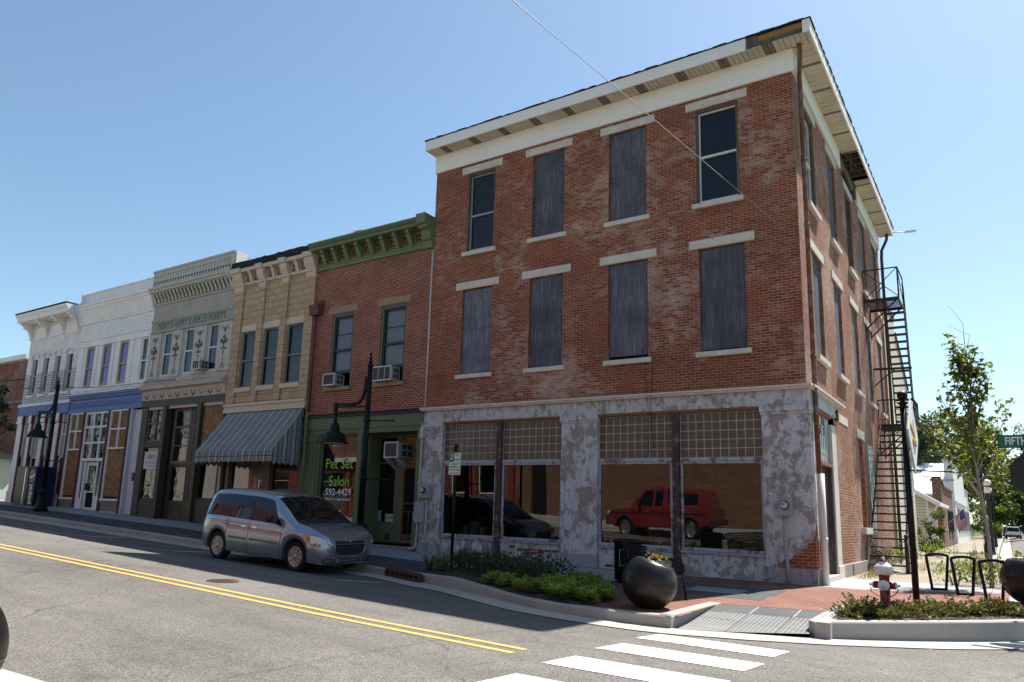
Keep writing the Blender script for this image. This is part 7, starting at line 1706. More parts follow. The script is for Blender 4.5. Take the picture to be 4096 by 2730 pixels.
# spherical planters
BRZ = M('bronze_planter', lambda n: (lambda t: (t.bsdf(t.mix(t.ramp(t.noise(t.obj(), 2.2, 5, .6), (.35, 0), (.7, 1)), (.009,.008,.008,1), (.024,.016,.012,1)), t.ramp(t.noise(t.obj(), 3, 4), (.3, .26), (.7, .42)), .3, t.bump(t.noise(t.obj(), 60, 2), .05, .003), .45), t.mat)[1])(NT(n)))
YLF = M('pansy_yellow', m_plain, (.75,.50,.01,1), .6, 0, .2, 0, .2, 30); VLF = M('pansy_violet', m_plain, (.22,.16,.42,1), .6, 0, .2, 0, .2, 30)
def planter(x, y, z, r, label, tilt=(.22,-.05), flowers=True, seed=1):
    rnd = random.Random(seed); t = thing('planter', label, 'planter', (x,y,z), 0, 'round bronze coloured planters')
    up = Vector((tilt[0], tilt[1], 1)).normalized(); c = Vector((x,y,z+r*.93)); ang = R(40)
    prof = [(r*math.sin(a), -r*math.cos(a)) for a in [R(q) for q in range(22,141,5)]]; zt = prof[-1][1]; rt = prof[-1][0]
    prof += [(rt-.02,zt+.004),(rt-.045,zt-.01),(rt-.03,zt-.08),(.02,zt-.09)]
    m = MB(); m.lathe(prof, c, 48, up); m.lathe([(r*.36,-r*.93),(r*.40,-r*.86)], c, 24); bd = m.build('bowl', BRZ, t)
    m = MB(); m.lathe([(r*1.003,-.012),(r*1.0055,0),(r*1.003,.012)], c, 48, up); m.build('seam_line', BRZ, bd)
    u = up.cross(Vector((0,1,0))).normalized(); w = up.cross(u); ct = c + up*(zt-.085)
    lf = MB(); fl = MB(); fv = MB()
    for k in range(55):
        a = rnd.uniform(0,6.28); q = (rt-.06)*math.sqrt(rnd.random()); p = ct + u*q*math.cos(a) + w*q*math.sin(a) + up*rnd.uniform(.03,.15); s_ = rnd.uniform(.02,.035); a2 = rnd.uniform(0,6.28)
        e1 = (u*math.cos(a2)+w*math.sin(a2)+up*rnd.uniform(-.3,.6)).normalized()*s_*1.5; e2 = (w*math.cos(a2)-u*math.sin(a2)).normalized()*s_*.7; lf.face([p-e1,p+e2,p+e1,p-e2])
    if flowers:
        for k in range(13):
            a = rnd.uniform(0,6.28); q = (rt-.07)*math.sqrt(rnd.random()); p = ct + u*q*math.cos(a) + w*q*math.sin(a) + up*rnd.uniform(.11,.21); b = fl if k % 4 else fv; n2 = Vector((rnd.uniform(-.3,.3),-1,rnd.uniform(-.1,.5))).normalized(); e1 = n2.cross(Vector((0,0,1))).normalized(); e2 = e1.cross(n2)
            for g in range(5):
                A = g*1.257+.3; d_ = e1*math.cos(A)+e2*math.sin(A); s2 = e1*-math.sin(A)+e2*math.cos(A); b.face([p, p+d_*.022+s2*.016+n2*.004, p+d_*.034, p+d_*.022-s2*.016+n2*.004])
            lf.tube([ct + u*q*math.cos(a) + w*q*math.sin(a), p], .003, 3, False)
        fl.build('yellow_flowers', YLF, t); fv.build('violet_flowers', VLF, t)
    lf.build('foliage', M('pansy_leaf', m_leaf, (.03,.07,.015), (.05,.10,.02), (.08,.13,.03)), t); return t
planter(-1.27, -5.72, zs(-1.27,-5.72), .425, 'round bronze planter with yellow pansies standing in front of the black bench', (.27,.13), True, 2)
planter(3.66, -.30, zs(3.66,-.30), .47, 'round bronze planter cut by the right edge beside the bicycle racks', (-.05,-.05), True, 3)
planter(-2.36, -14.97, znear(-2.36,-14.97), .44, 'large round bronze planter cut by the lower left corner', (.1,.1), False, 4)
# bench and litter bin
FR_ = Vector((-1.1,-4.95,0)); DB = Vector((-1.35,1.85,0)).normalized(); NB = Vector((DB.y,-DB.x,0)) * -1
t = thing('bench', 'black slatted metal bench half hidden behind the round planter', 'bench', (-1.8,-4.0,zs(-1.8,-4.0)))
z = zs(-1.8,-4.0); O = Vector((-1.65,-4.75,z)); Lb = 1.95
# seat faces the shop windows: the back stands on the street side
FB_ = Vector((-DB.y, DB.x, 0)); FB_ = FB_ if FB_.y > 0 else -FB_
def bp(a, f, h): return O + DB*a + FB_*f + Vector((0,0,h))
m = MB(); m2 = MB()
for k in range(9):
    f = .08+k*.055; m.bar(bp(.03,f,.43-.012*math.sin(k*.4)),bp(Lb-.03,f,.43-.012*math.sin(k*.4)),.042,.012)
for k in range(8):
    h = .48+k*.052; f = .04-.010*k-.002*k*k*.5; m2.bar(bp(.03,f,h),bp(Lb-.03,f,h),.012,.040)
m.build('seat', BLKM, t); m2.build('backrest', BLKM, t)
for a in (0, Lb*.5, Lb):
    m = MB(); m.tube([bp(a,.04,.44),bp(a,-.02,.66),bp(a,-.09,.86)], .018, 6); m.tube([bp(a,.05,.0),bp(a,.06,.42),bp(a,.54,.42),bp(a,.58,.2),bp(a,.60,0)], .02, 6)
    if a != Lb*.5: m.tube([bp(a,-.01,.62),bp(a,.1,.665),bp(a,.42,.66),bp(a,.56,.58),bp(a,.56,.46),bp(a,.50,.42)], .022, 8)
    for f in (.05,.60): m.lathe([(.03,0),(.03,.03)], bp(a,f,0), 8)
    m.build('leg_frame', BLKM, t)
x, y = -3.05, -2.55; z = zs(x, y)
t = thing('litter_bin', 'black round litter bin with a wide rim beside the bench', 'litter bin', (x,y,z))
m = MB(); m.lathe([(.23,.03),(.245,.06),(.255,.80),(.25,.80),(.2,.1)], (x,y,z), 28)
for k in range(28): a = k*.2244; m.bar((x+.255*math.cos(a),y+.255*math.sin(a),z+.06),(x+.265*math.cos(a),y+.265*math.sin(a),z+.79),.022,.012)
m.build('body', BLKM, t); m = MB(); m.lathe([(.25,.79),(.30,.80),(.315,.83),(.29,.86),(.18,.875),(.16,.85),(.15,.80)], (x,y,z), 28); m.build('rim', BLKM, t)
for a in (.6,2.2,3.8,5.4): m = MB(); m.lathe([(.03,0),(.03,.04)], (x+.2*math.cos(a),y+.2*math.sin(a),z), 8); m.build('foot', BLKM, t)
m = MB(); fr = [(-.085,.35),(.085,.35),(.085,.66),(-.085,.66),(-.085,.35)]; m.tube([(x+.272*math.sin(u*3.7+.1),y-.272*math.cos(u*3.7+.1),z+w) for u, w in fr], .005, 4); m.build('label_outline', WHL, t)
# bicycle racks
for x0, y0, lab in ((2.12,1.28,'bicycle rack hoop farthest left of the three, nearest the fire escape'),(2.61,.42,'middle bicycle rack hoop of the three'),(3.09,-.42,'bicycle rack hoop nearest the round planter at the right edge')):
    z = zs(x0, y0); d_ = Vector((math.cos(R(32)), math.sin(R(32)), 0)); t = MB()
    P = lambda u, h: Vector((x0,y0,z)) + d_*u + Vector((0,0,h))
    pts = [P(-.14,.02),P(-.22,.68)] ; t.bar(P(-.135,0),P(-.22,.69),.05); t.bar(P(.135,0),P(.22,.69),.05); t.bar(P(-.16,.025),P(.16,.025),.045)
    for k in range(8): a, b = -.22+.44*k/8, -.22+.44*(k+1)/8; t.bar(P(a,.69+.035*(1-(a/.22)**2)),P(b,.69+.035*(1-(b/.22)**2)),.05)
    tag(t.build('bicycle_rack', BLKM), lab, 'bicycle rack', 'bicycle racks on the corner')
# electric meters and conduits
MG = M('meter_grey', m_metal, (.30,.31,.32,1), .5)
def meter(x0, x1, z0, z1, label, y=-.06):
    t = thing('electric_meter', label, 'electric meter', (x0,y,z0)); m = MB(); m.box(x0,x1,y-.16,y,z0,z1); m.box(x0-.005,x1+.005,y-.165,y-.155,z0+.01,z1-.01); m.build('box', MG, t)
    cx, cz = (x0+x1)/2, lerp(z0,z1,.56); m = MB(); m.lathe([(.095,0),(.10,.02),(.085,.05),(.08,.08)], (cx,y-.165,cz), 20, (0,-1,0)); m.build('collar', M('meter_dark_ring', m_plain, (.10,.05,.05,1), .4), t)
    m = MB(); m.lathe([(.078,.0),(.07,.05),(.0,.06)], (cx,y-.235,cz), 20, (0,-1,0)); dl = m.build('dial', M('meter_face', m_plain, (.55,.53,.50,1), .2), t); m = MB(); m.box(cx-.035,cx+.035,y-.30,y-.296,cz+.01,cz+.035); m.build('register', M('dark_dots', m_plain, (.03,.05,.03,1), .7), dl); return t
t = meter(-.64,-.355,1.40,1.80,'grey electric meter on the rightmost peeling plaster pillar')
m = MB(); m.tube([(-.52,-.12,1.40),(-.52,-.12,1.25),(-.53,-.12,.9),(-.50,-.15,.4),(-.49,-.17,-.01)], .035, 10); m.build('conduit', MG, t)
m = MB(); m.tube([(-.74,-.07,.62),(-.74,-.08,.25),(-.78,-.10,.12),(-.95,-.10,.08),(-1.6,-.08,.06)], .012, 6); m.box(-.765,-.715,-.10,-.05,.60,.78); m.build('thin_conduit', M('pale_conduit', m_plain, (.45,.45,.45,1), .5), t)
t = meter(-10.64,-10.26,1.60,1.99,'grey electric meter on the leftmost peeling plaster pillar beside the screen door')
m = MB(); m.tube([(-10.69,-.10,3.4),(-10.69,-.10,2.9),(-10.71,-.10,.5),(-10.72,-.12,.22),(-10.80,-.14,.15),(-10.95,-.14,.15)], .03, 8); m.tube([(-10.38,-.12,1.62),(-10.38,-.12,.02)], .032, 8); m.box(-10.73,-10.60,-.17,-.05,3.35,3.65); m.build('conduit', M('pale_conduit', m_plain, (.45,.45,.45,1), .5), t)
m = MB(); m.box(-10.74,-10.42,-.22,-.05,.90,1.49); m.build('switch_box', MG, t); m = MB(); m.box(-10.84,-10.75,-.16,-.06,.95,1.2); m.build('switch_handle', MG, t)
# fire escape on the side wall
FE = thing('fire_escape', 'dark iron fire escape with two landings and steep stairs on the side wall', 'fire escape', (.5,9.5,0))
IR = M('dark_iron', m_metal, (.022,.016,.014,1), .6, .25, rc=(.06,.028,.018,1))
def landing(y0, y1, z, x1, h, cross=True, scroll=False):
    m = MB(); m.box(.02,x1,y0,y0+.06,z-.10,z); m.box(.02,x1,y1-.06,y1,z-.10,z); m.box(x1-.05,x1,y0+.06,y1-.06,z-.10,z)
    for k in range(9): m.box(.02,x1-.05,lerp(y0+.07,y1-.1,k/8),lerp(y0+.07,y1-.1,k/8)+.05,z-.03,z-.01)
    m.build('landing', IR, FE)
    m = MB(); m.bar((.02,y0,z+h),(x1,y0,z+h),.035); m.bar((x1,y0,z+h),(x1,y1,z+h),.035); m.bar((x1,y0,z-.05),(x1,y0,z+h),.045); m.bar((x1,y1,z-.05),(x1,y1,z+h),.04); m.bar((.03,y0,z),(.03,y0,z+h),.03)
    if cross:
        m.bar((.03,y0,z+h),(x1,y0,z),.022); m.bar((.03,y0,z),(x1,y0,z+h),.022); m.bar((x1,y0,z+h),(x1,y1,z),.022); m.bar((x1,y0,z),(x1,y1,z+h),.022); m.bar((.3,y1-.3,z),(.3,y1-.3,z+.5),.025); m.bar((.3,y1-.3,z+.5),(x1*.6,y0+.3,z+.55),.025)
    if scroll:
        for k in range(4):
            xx = .12+k*.24
            for zz, rr in ((z+h*.2,.06),(z+h*.5,.085),(z+h*.8,.06)): m.tube([(xx+rr*math.cos(a),y0,zz+rr*math.sin(a)) for a in [q*.6 for q in range(10)]], .010, 4)
            m.bar((xx+.11,y0,z),(xx+.11,y0,z+h),.018)
        for k in range(7):
            yy = lerp(y0,y1,(k+.5)/7)
            for zz in (z+.15,z+.35,z+.55): m.tube([(x1,yy+.06*math.cos(a),zz+.07*math.sin(a)) for a in [q*.8 for q in range(8)]], .012, 4)
            m.bar((x1,yy+.08,z),(x1,yy+.08,z+h),.018)
        for k in range(5): m.tube([(.15+.2*k+.07*math.cos(a),y0-.01,z-.22+.07*math.sin(a)) for a in [q*.7 for q in range(10)]], .012, 4)
        m.tube([(.02,y0,z-.12),(.3,y0,z-.34),(.7,y0,z-.30),(x1,y0,z-.12)], .016, 5)
    m.build('railing', IR, FE)
    m = MB()
    for yy in (y0+.1, y1-.1): m.bar((.0,yy,z-1.0),(x1-.1,yy,z-.1),.04); m.bar((.02,yy,z-1.05),(.02,yy,z),.03)
    m.build('bracket', IR, FE)
landing(9.35, 10.75, 8.55, 1.03, .98)
landing(11.0, 12.4, 4.62, 1.08, .82, False, True)
def stair(y0, z0, y1, z1, xa, xb, n, rails=True):
    m = MB()
    for x in (xa, xb): m.bar((x,y0,z0),(x,y1,z1),.03,.15)
    m.build('stringer', IR, FE)
    for k in range(n):
        f = (k+.6)/n; s_ = MB(); s_.box(xa,xb,lerp(y0,y1,f)-.10,lerp(y0,y1,f)+.10,lerp(z0,z1,f)-.030,lerp(z0,z1,f)+.014); s_.build('step', IR, FE)
    if rails:
        m = MB(); m.tube([(xb+.02,y0,z0+.75),(xb+.02,y1,z1+.80)], .02, 6)
        for f in (.05,.5,.95): m.bar((xb,lerp(y0,y1,f),lerp(z0,z1,f)),(xb+.02,lerp(y0,y1,f),lerp(z0,z1,f)+.76),.02)
        m.build('handrail', IR, FE)
stair(10.7, 8.5, 11.5, 4.65, .50, 1.03, 16)
stair(11.0, 4.58, 6.55, .12, .08, 1.02, 19, False)
m = MB(); m.bar((.0,10.75,6.47),(1.13,10.75,6.44),.05,.07); m.bar((.0,10.75,5.9),(.62,10.75,6.42),.035); m.build('stair_bracket', IR, FE)
m = MB(); m.tube([(1.06,6.45,.0),(1.06,6.45,.95)], .055, 10); m.lathe([(.075,0),(.075,.05),(.06,.1)], (1.06,6.45,0), 10); m.ball((1.06,6.45,1.0),.06,10,8); m.tube([(1.06,6.45,.95),(1.06,11,5.4)], .02, 6); m.build('newel_post', IR, FE)
m = MB(); chain(m, [(.06,6.9,.95),(.3,6.75,.74),(.6,6.6,.68),(.85,6.5,.76),(1.02,6.45,.88)], 44, .016); tag(m.build('chain', CH), 'slack chain hung across the foot of the fire escape stair', 'chain')
# wires overhead
CBL = M('overhead_cable', m_plain, (.30,.27,.24,1), .6); CBK = M('black_cable')
m = MB(); a = Vector((-.33,-.04,7.88)); b = Vector((-1.21,-10.85,7.52)); c = Vector((-2.2,-23,7.9))
pts = [a.lerp(b, k/12) for k in range(13)] + [b.lerp(c, k/8) for k in range(1,9)]
m.tube(pts, .0065, 5); m.tube([(-.33,0,7.9),(-.33,-.06,7.88)], .03, 6); tag(m.build('service_wire', CBL), 'pale overhead wire slanting across the sky to the corner building', 'wire')
m = MB(); m.tube([(-37,.2,7.1),(-45,.5,7.45),(-60,1,8.3),(-90,2,10)], .035, 6); tag(m.build('service_wire', CBK), 'thick black overhead wire ending at the left end building', 'wire')
m = MB(); m.tube([(-23.6,-.12,6.05),(-28,-.6,5.95),(-34,-1.2,6.2),(-40,-1.8,6.8),(-60,-4,9.5)], .014, 5); tag(m.build('service_wire', CBK), 'thin black wire running along the white fronts at window height', 'wire')
# ------------------------------------------------------------------ plants
LFM = M('maple_leaf', m_leaf, (.055,.085,.012), (.10,.135,.02), (.19,.20,.03), .5, .45)
LFD = M('dark_leaf', m_leaf, (.018,.036,.010), (.035,.06,.015), (.065,.095,.022), .55, .3)
LFO = M('olive_leaf', m_leaf, (.04,.065,.014), (.075,.105,.022), (.13,.155,.035), .55, .35)
LFL = M('light_leaf', m_leaf, (.09,.14,.02), (.15,.21,.03), (.24,.29,.05), .5, .35)
BRK = M('maple_bark', m_bark, (.20,.16,.13,1), (.33,.27,.23,1)); BRD = M('dark_bark', m_bark, (.05,.04,.033,1), (.10,.085,.07,1))
def leafpoly(mb, p, d, n, s, rnd, lobes=True):
    d = d.normalized(); w = d.cross(n).normalized() if d.cross(n).length > 1e-4 else Vector((1,0,0)); n = w.cross(d)
    if lobes:
        q = [p, p+d*.25*s+w*.42*s+n*.08*s, p+d*.55*s+w*.22*s, p+d*1.0*s-n*.1*s, p+d*.55*s-w*.22*s, p+d*.25*s-w*.42*s+n*.08*s]
    else: q = [p, p+d*.45*s+w*.26*s+n*.06*s, p+d*s, p+d*.45*s-w*.26*s+n*.06*s]
    mb.face(q)
def rv(rnd): 
    while True:
        v = Vector((rnd.uniform(-1,1), rnd.uniform(-1,1), rnd.uniform(-1,1)))
        if .05 < v.length < 1: return v.normalized()
def maple(name, label, x, y, h, spread, nb, nl, leaf, seed, crown0=.28, mat=LFM, bark=BRK, r0=.055, bare=True):
    rnd = random.Random(seed); z = zs(x, y) - .02; t = thing(name, label, 'tree', (x,y,z)); tr = MB(); lf = MB()
    trunk = [Vector((x + .04*math.sin(k*.9), y + .03*math.cos(k*1.3), z + h*k/10)) - Vector((.06*k*h/10*.4,0,0)) for k in range(11)]
    tr.tube(trunk, [lerp(r0, .008, (k/10)**.8) for k in range(11)], 8)
    def at(f): i = min(int(f*10), 9); return trunk[i].lerp(trunk[i+1], f*10-i)
    for b in range(nb):
        f = lerp(crown0, .93, (b+rnd.random())/nb); p0 = at(f); a = rnd.uniform(0, 6.28) if b % 3 else (rnd.choice((0, math.pi)) + rnd.uniform(-.5,.5))
        L = spread*(1.25 - f)*rnd.uniform(.65,1.15); up = rnd.uniform(1.1,2.1); d = Vector((math.cos(a), math.sin(a), up)).normalized(); pts = [p0]
        for k in range(1,6): d = (d + Vector((0,0,.12)) + rv(rnd)*.10).normalized(); pts.append(pts[-1] + d*L*.36)
        tr.tube(pts, [lerp(.017,.003,k/5) for k in range(6)], 5, False)
        for k in range(int(nl/nb)):
            g = rnd.uniform(.35 if f < .45 else .1, 1)*5; i = min(int(g), 4); p = pts[i].lerp(pts[i+1], g-i) + rv(rnd)*rnd.uniform(.03,.20)
            dd = (rv(rnd) + Vector((0,0,-.25))).normalized(); leafpoly(lf, p, dd, (rv(rnd)*.6+Vector((0,0,1))).normalized(), leaf*rnd.uniform(.7,1.25), rnd)
    if bare:
        for k in range(3): p = trunk[-1] - Vector((0,0,.3*k)); tr.tube([p, p+Vector((rnd.uniform(-.1,.2),0,.5)), p+Vector((rnd.uniform(-.35,.0),.1,1.0-.2*k))], [.008,.005,.003], 4, False)
    tr.build('trunk', bark, t); lf.build('crown', mat, t); return t
maple('maple_tree', 'slender young maple with thin yellow green leaves on the corner pavement', 2.98, 3.3, 5.55, 1.2, 32, 1350, .125, 11, .34, LFM, BRK, .05)
maple('street_tree', 'second young street tree whose leaves mingle behind the slender maple', 2.55, 31, 6.3, 1.9, 26, 1500, .22, 23, .3, LFM, BRD, .09, False)
def bigtree(name, label, x, y, z, h, rx, ry, nclump, nl, leaf, seed, mat, base=.25, open_=.0, bark=BRD):
    rnd = random.Random(seed); t = thing(name, label, 'tree', (x,y,z)); tr = MB(); lf = MB(); tr.tube([(x,y,z-.3),(x+.1,y,z+h*.3),(x-.1,y+.1,z+h*.6)], [h*.035,h*.025,h*.014], 8)
    for c in range(nclump):
        a = rnd.uniform(0,6.28); f = rnd.random(); zz = lerp(base, .95, f); w = math.sin(math.pi*min(1,(1-f)*.75+.22))**.8; q = math.sqrt(rnd.random())
        cc = Vector((x+rx*w*q*math.cos(a), y+ry*w*q*math.sin(a), z+h*zz)); R_ = rnd.uniform(.10,.2)*min(rx,ry)*2*(.8)
        tr.tube([(x,y,z+h*min(.6,zz*.7)), (x+(cc.x-x)*.5, y+(cc.y-y)*.5, z+h*zz*.85), tuple(cc)], [h*.010,h*.006,h*.002], 5, False)
        for k in range(int(nl/nclump)):
            v = rv(rnd); p = cc + Vector((v.x, v.y, v.z*.7))*R_*rnd.random()**.4; leafpoly(lf, p, (rv(rnd)+v*.5), (v+Vector((0,0,.7))).normalized(), leaf*rnd.uniform(.6,1.3), rnd, False)
    tr.build('trunk', bark, t); lf.build('crown', mat, t); return t
far = [('evergreen_tree','feathery dark conifer rising beside the diamond sign beyond the fire escape',-3.6,64,.2,11.2,2.6,2.6,46,5200,.42,LFD,.3),
('broad_tree','dark broad tree behind the pale metal roof',-3.5,84,.3,15.0,6,5,60,6000,.5,LFD,.2),
('broad_tree','tall shaded tree between the pale roof and the maple',1.8,100,.4,15.5,5.5,5,60,6000,.5,LFO,.15),
('broad_tree','deep green tree overhanging the far street behind the maple',-3.5,122,1.8,16,8,7,70,6500,.6,LFD,.1),
('broad_tree','dark tree at the right edge behind the stop sign',10.5,128,.5,17,6.5,6,70,6500,.6,LFD,.08),
('broad_tree','far dark tree closing the end of the side street',5.5,160,1.2,17,9,7,70,6500,.7,LFD,.05)]
for k, a in enumerate(far): bigtree(a[0],a[1],a[2],a[3],a[4],a[5],a[6],a[7],a[8],a[9],a[10],40+k,a[11],a[12])
bigtree('shrub_tree','bright green bush beside the far parked cars',0.9,92,.3,4.2,1.9,1.9,24,2600,.28,77,LFL,.08)
bigtree('leafy_tree','dark leafy street tree cut by the left edge in front of the far brick building',-34.0,-2.7,.9,6.0,2.0,1.0,34,3600,.15,91,M('blue_green_leaf', m_leaf, (.014,.03,.012), (.03,.055,.02), (.07,.11,.03), .5, .3),.22)
bigtree('bushy_tree','tall weedy green shrub in front of the small clapboard house',.35,22.5,.1,1.9,.75,.8,22,2000,.14,93,LFO,.05)
def clump(name, label, x, y, z, r, h, n, leaf, seed, mat, group=None, up=.5, stems=True, cat='plant', lobes=False, sprig=0):
    rnd = random.Random(seed); m = MB(); m.cm = 0
    for k in range(n):
        a = rnd.uniform(0,6.28); q = r*math.sqrt(rnd.random()); hh = h*(rnd.random()**.6)*(1-.45*(q/r)**2); p = Vector((x+q*math.cos(a), y+q*math.sin(a), z+hh)); d = Vector((math.cos(a)*.7, math.sin(a)*.7, up)) + rv(rnd)*.7
        leafpoly(m, p, d, (rv(rnd)*.5+Vector((0,0,1))).normalized(), leaf*rnd.uniform(.6,1.3), rnd, lobes)
    if stems:
        m.cm = 1
        for k in range(max(4, n//25)):
            a = rnd.uniform(0,6.28); q = r*.8*math.sqrt(rnd.random()); m.tube([(x+q*.3*math.cos(a),y+q*.3*math.sin(a),z-.02),(x+q*math.cos(a),y+q*math.sin(a),z+h*.7)], [.006,.003], 4, False)
        for k in range(sprig):
            a = rnd.uniform(0,6.28); q = r*rnd.random(); m.tube([(x+q*math.cos(a),y+q*math.sin(a),z+h*.4),(x+q*math.cos(a)*1.1+rnd.uniform(-.05,.05),y+q*math.sin(a)*1.1,z+h*rnd.uniform(1.15,1.55))], [.004,.0025], 4, False)
    return tag(m.build(name, [mat, M('stem_brown', m_plain, (.07,.05,.03,1), .8)]), label, cat, group)
PER = M('perennial_leaf', m_leaf, (.02,.038,.012), (.035,.058,.018), (.06,.085,.028), .6, .25)
LIL = M('lily_leaf', m_leaf, (.05,.085,.02), (.08,.12,.03), (.12,.16,.04), .5, .3)
# tall dark perennials at the back left of the bed
k = 0; rp = random.Random(8)
for (x, y) in ((-6.85,-2.95),(-6.6,-3.45),(-6.3,-2.9),(-6.1,-3.5),(-5.9,-4.0),(-5.75,-3.05),(-5.5,-3.6),(-5.35,-4.2),(-5.2,-2.95),(-5.0,-3.5),(-4.8,-4.15),(-4.55,-3.2),(-4.45,-3.8),(-4.2,-4.5),(-4.0,-3.6)):
    clump('perennial', 'dark green bushy perennial with thin seed stalks in the bed behind the kerb', x, y, zs(x,y)+.03, .28, .46, 240, .07, 100+k, PER, 'dark perennials in the flower bed', .9, True, 'plant', False, 5); k += 1
# day lily tufts by the sign post
for (x, y) in ((-7.35,-3.05),(-7.2,-3.45),(-6.95,-3.75),(-7.5,-3.45),(-7.1,-2.8)):
    rnd = random.Random(int(-x*100)); m = MB(); z = zs(x, y)+.02
    for q in range(46):
        a = rnd.uniform(0,6.28); L = rnd.uniform(.18,.38); d = Vector((math.cos(a),math.sin(a),0)); w = Vector((-d.y,d.x,0))*.009; p = Vector((x,y,z))+d*.03
        m.face([p-w, p+w, p+d*L*.4+Vector((0,0,L*.9))+w, p+d*L*.4+Vector((0,0,L*.9))-w]); m.face([p+d*L*.4+Vector((0,0,L*.9))-w, p+d*L*.4+Vector((0,0,L*.9))+w, p+d*L*.95+Vector((0,0,L*.72))])
    tag(m.build('day_lily', LIL), 'grassy tuft of strap leaves at the foot of the parking sign', 'plant', 'grassy tufts by the parking sign')
# light green leafy plants
SED = M('sedum_leaf', m_leaf, (.15,.22,.04), (.22,.30,.06), (.31,.38,.10), .5, .3)
k = 0; rp = random.Random(4); spots = []
tries = 0
while len(spots) < 40 and tries < 4000:
    tries += 1; x = rp.uniform(-4.95,-2.15); y = rp.uniform(-6.15,-3.2)
    ky = yin(x)
    if y < ky+.20 or not in_bed(x, y) or (x < -3.9 and y > -4.6): continue
    if any((x-a)**2+(y-b)**2 < .30**2 for a, b in spots): continue
    spots.append((x, y))
for x, y in spots:
    rnd = random.Random(300+k); m = MB(); z = zs(x,y)+.02
    for s_ in range(9):
        a = rnd.uniform(0,6.28); q = .16*math.sqrt(rnd.random()); c = Vector((x+q*math.cos(a), y+q*math.sin(a), z+rnd.uniform(.08,.19)))
        m.cm = 1; m.tube([(x+q*.4*math.cos(a),y+q*.4*math.sin(a),z-.02), tuple(c)], .004, 4, False); m.cm = 0
        for l in range(3):
            for g in range(5):
                A = g*1.257+l*.63+rnd.uniform(-.2,.2); d = Vector((math.cos(A),math.sin(A),.25+.35*l)); leafpoly(m, c+Vector((0,0,-.03*(2-l))), d, Vector((0,0,1))-d*.3, (.135-.024*l)*rnd.uniform(.85,1.15), rnd, False)
    tag(m.build('sedum', [SED, M('stem_brown')]), 'low light green leafy plant in the front of the kerbside bed', 'plant', 'light green plants in the kerbside bed'); k += 1
# junipers in the corner bed
JUN = M('juniper_leaf', m_leaf, (.035,.06,.012), (.07,.10,.02), (.19,.085,.04), .6, .3)
for i, (x, y, r, h) in enumerate(((1.42,-3.75,.26,.40),(1.50,-4.2,.28,.26),(1.72,-4.15,.30,.17),(1.98,-3.9,.30,.17),(2.25,-3.55,.30,.26),(2.5,-3.3,.28,.24),(2.75,-2.95,.28,.30),(2.95,-2.65,.26,.42),(3.15,-2.35,.26,.36),(1.35,-4.5,.22,.16),(2.05,-3.3,.28,.22),(2.45,-2.75,.26,.24),(3.35,-2.55,.2,.2))):
    rnd = random.Random(500+i); m = MB(); z = zs(x,y)+.02
    for b in range(46):
        a = rnd.uniform(0,6.28); L = r*rnd.uniform(.5,1.25); e = rnd.uniform(.15,1.0); d = Vector((math.cos(a), math.sin(a), e*h/r)).normalized(); p0 = Vector((x,y,z)) + Vector((math.cos(a),math.sin(a),0))*r*.25*rnd.random()
        m.cm = 1; m.tube([p0, p0+d*L], [.004,.002], 4, False); m.cm = 0
        for l in range(13):
            f = (l+2)/14; p = p0 + d*L*f; v = (rv(rnd) + d*.9).normalized(); leafpoly(m, p, v, rv(rnd), .055*rnd.uniform(.7,1.3), rnd, False)
    tag(m.build('juniper', [JUN, M('stem_brown')]), 'low spreading juniper with rusty tips in the raised corner bed', 'plant', 'junipers in the corner bed')
# weeds
WD = M('weed_leaf', m_leaf, (.07,.11,.02), (.13,.17,.03), (.24,.26,.06), .6, .35); DRYG = M('dry_grass_blade', m_leaf, (.20,.16,.07), (.30,.24,.10), (.14,.15,.05), .8, .2)
for i, (x, y, r, h, lab) in enumerate(((2.75,3.6,.45,.75,'tall yellow green weed clump behind the middle rack hoop'),(3.1,4.6,.5,.7,'weed clump growing behind the maple trunk'),(2.6,4.9,.45,.6,'weed clump at the back of the corner tree pit'),(3.3,3.3,.4,.5,'low weed clump at the foot of the maple'),(2.3,3.2,.4,.55,'pale weed clump left of the maple, behind the rack hoops'),(3.5,2.2,.35,.35,'small weed clump beside the right edge planter'),(.25,8.2,.28,.6,'green weeds at the foot of the fire escape'),(.35,17.5,.5,1.0,'bright green weeds below the cream annex wall'),(1.0,19,.6,.7,'lush green weeds in the gap before the small house'),(.2,12.5,.3,.5,'weeds under the fire escape landing'))):
    clump('weed_undergrowth', lab, x, y, zs(x,y), r, h, 260, .085, 700+i, WD, 'weeds along the side street', .8, True, 'plant', False, 4)
m = MB(); rnd = random.Random(31)
for k in range(1500):
    c = rnd.choice(((.35,6.2,.35,1.2),(1.4,8.5,.9,1.6),(.5,4.5,.25,1.5),(1.2,12,1.0,2.5),(2.2,14,.8,3),(.6,24,.8,5),(2.3,22,.4,6)))
    x = c[0]+rnd.gauss(0,c[2]*.5); y = c[1]+rnd.gauss(0,c[3]*.6)
    if x < .12: continue
    z = zs(x,y); L = rnd.uniform(.06,.20); a = rnd.uniform(0,6.28); d = Vector((math.cos(a),math.sin(a),0)); w = Vector((-d.y,d.x,0))*.006; p = Vector((x,y,z)); m.face([p-w,p+w,p+d*L*.5+Vector((0,0,L))])
o = m.build('dry_grass', DRYG); tag(o, 'dry grass growing through the side street pavement', 'grass'); o['kind'] = 'stuff'
m = MB()
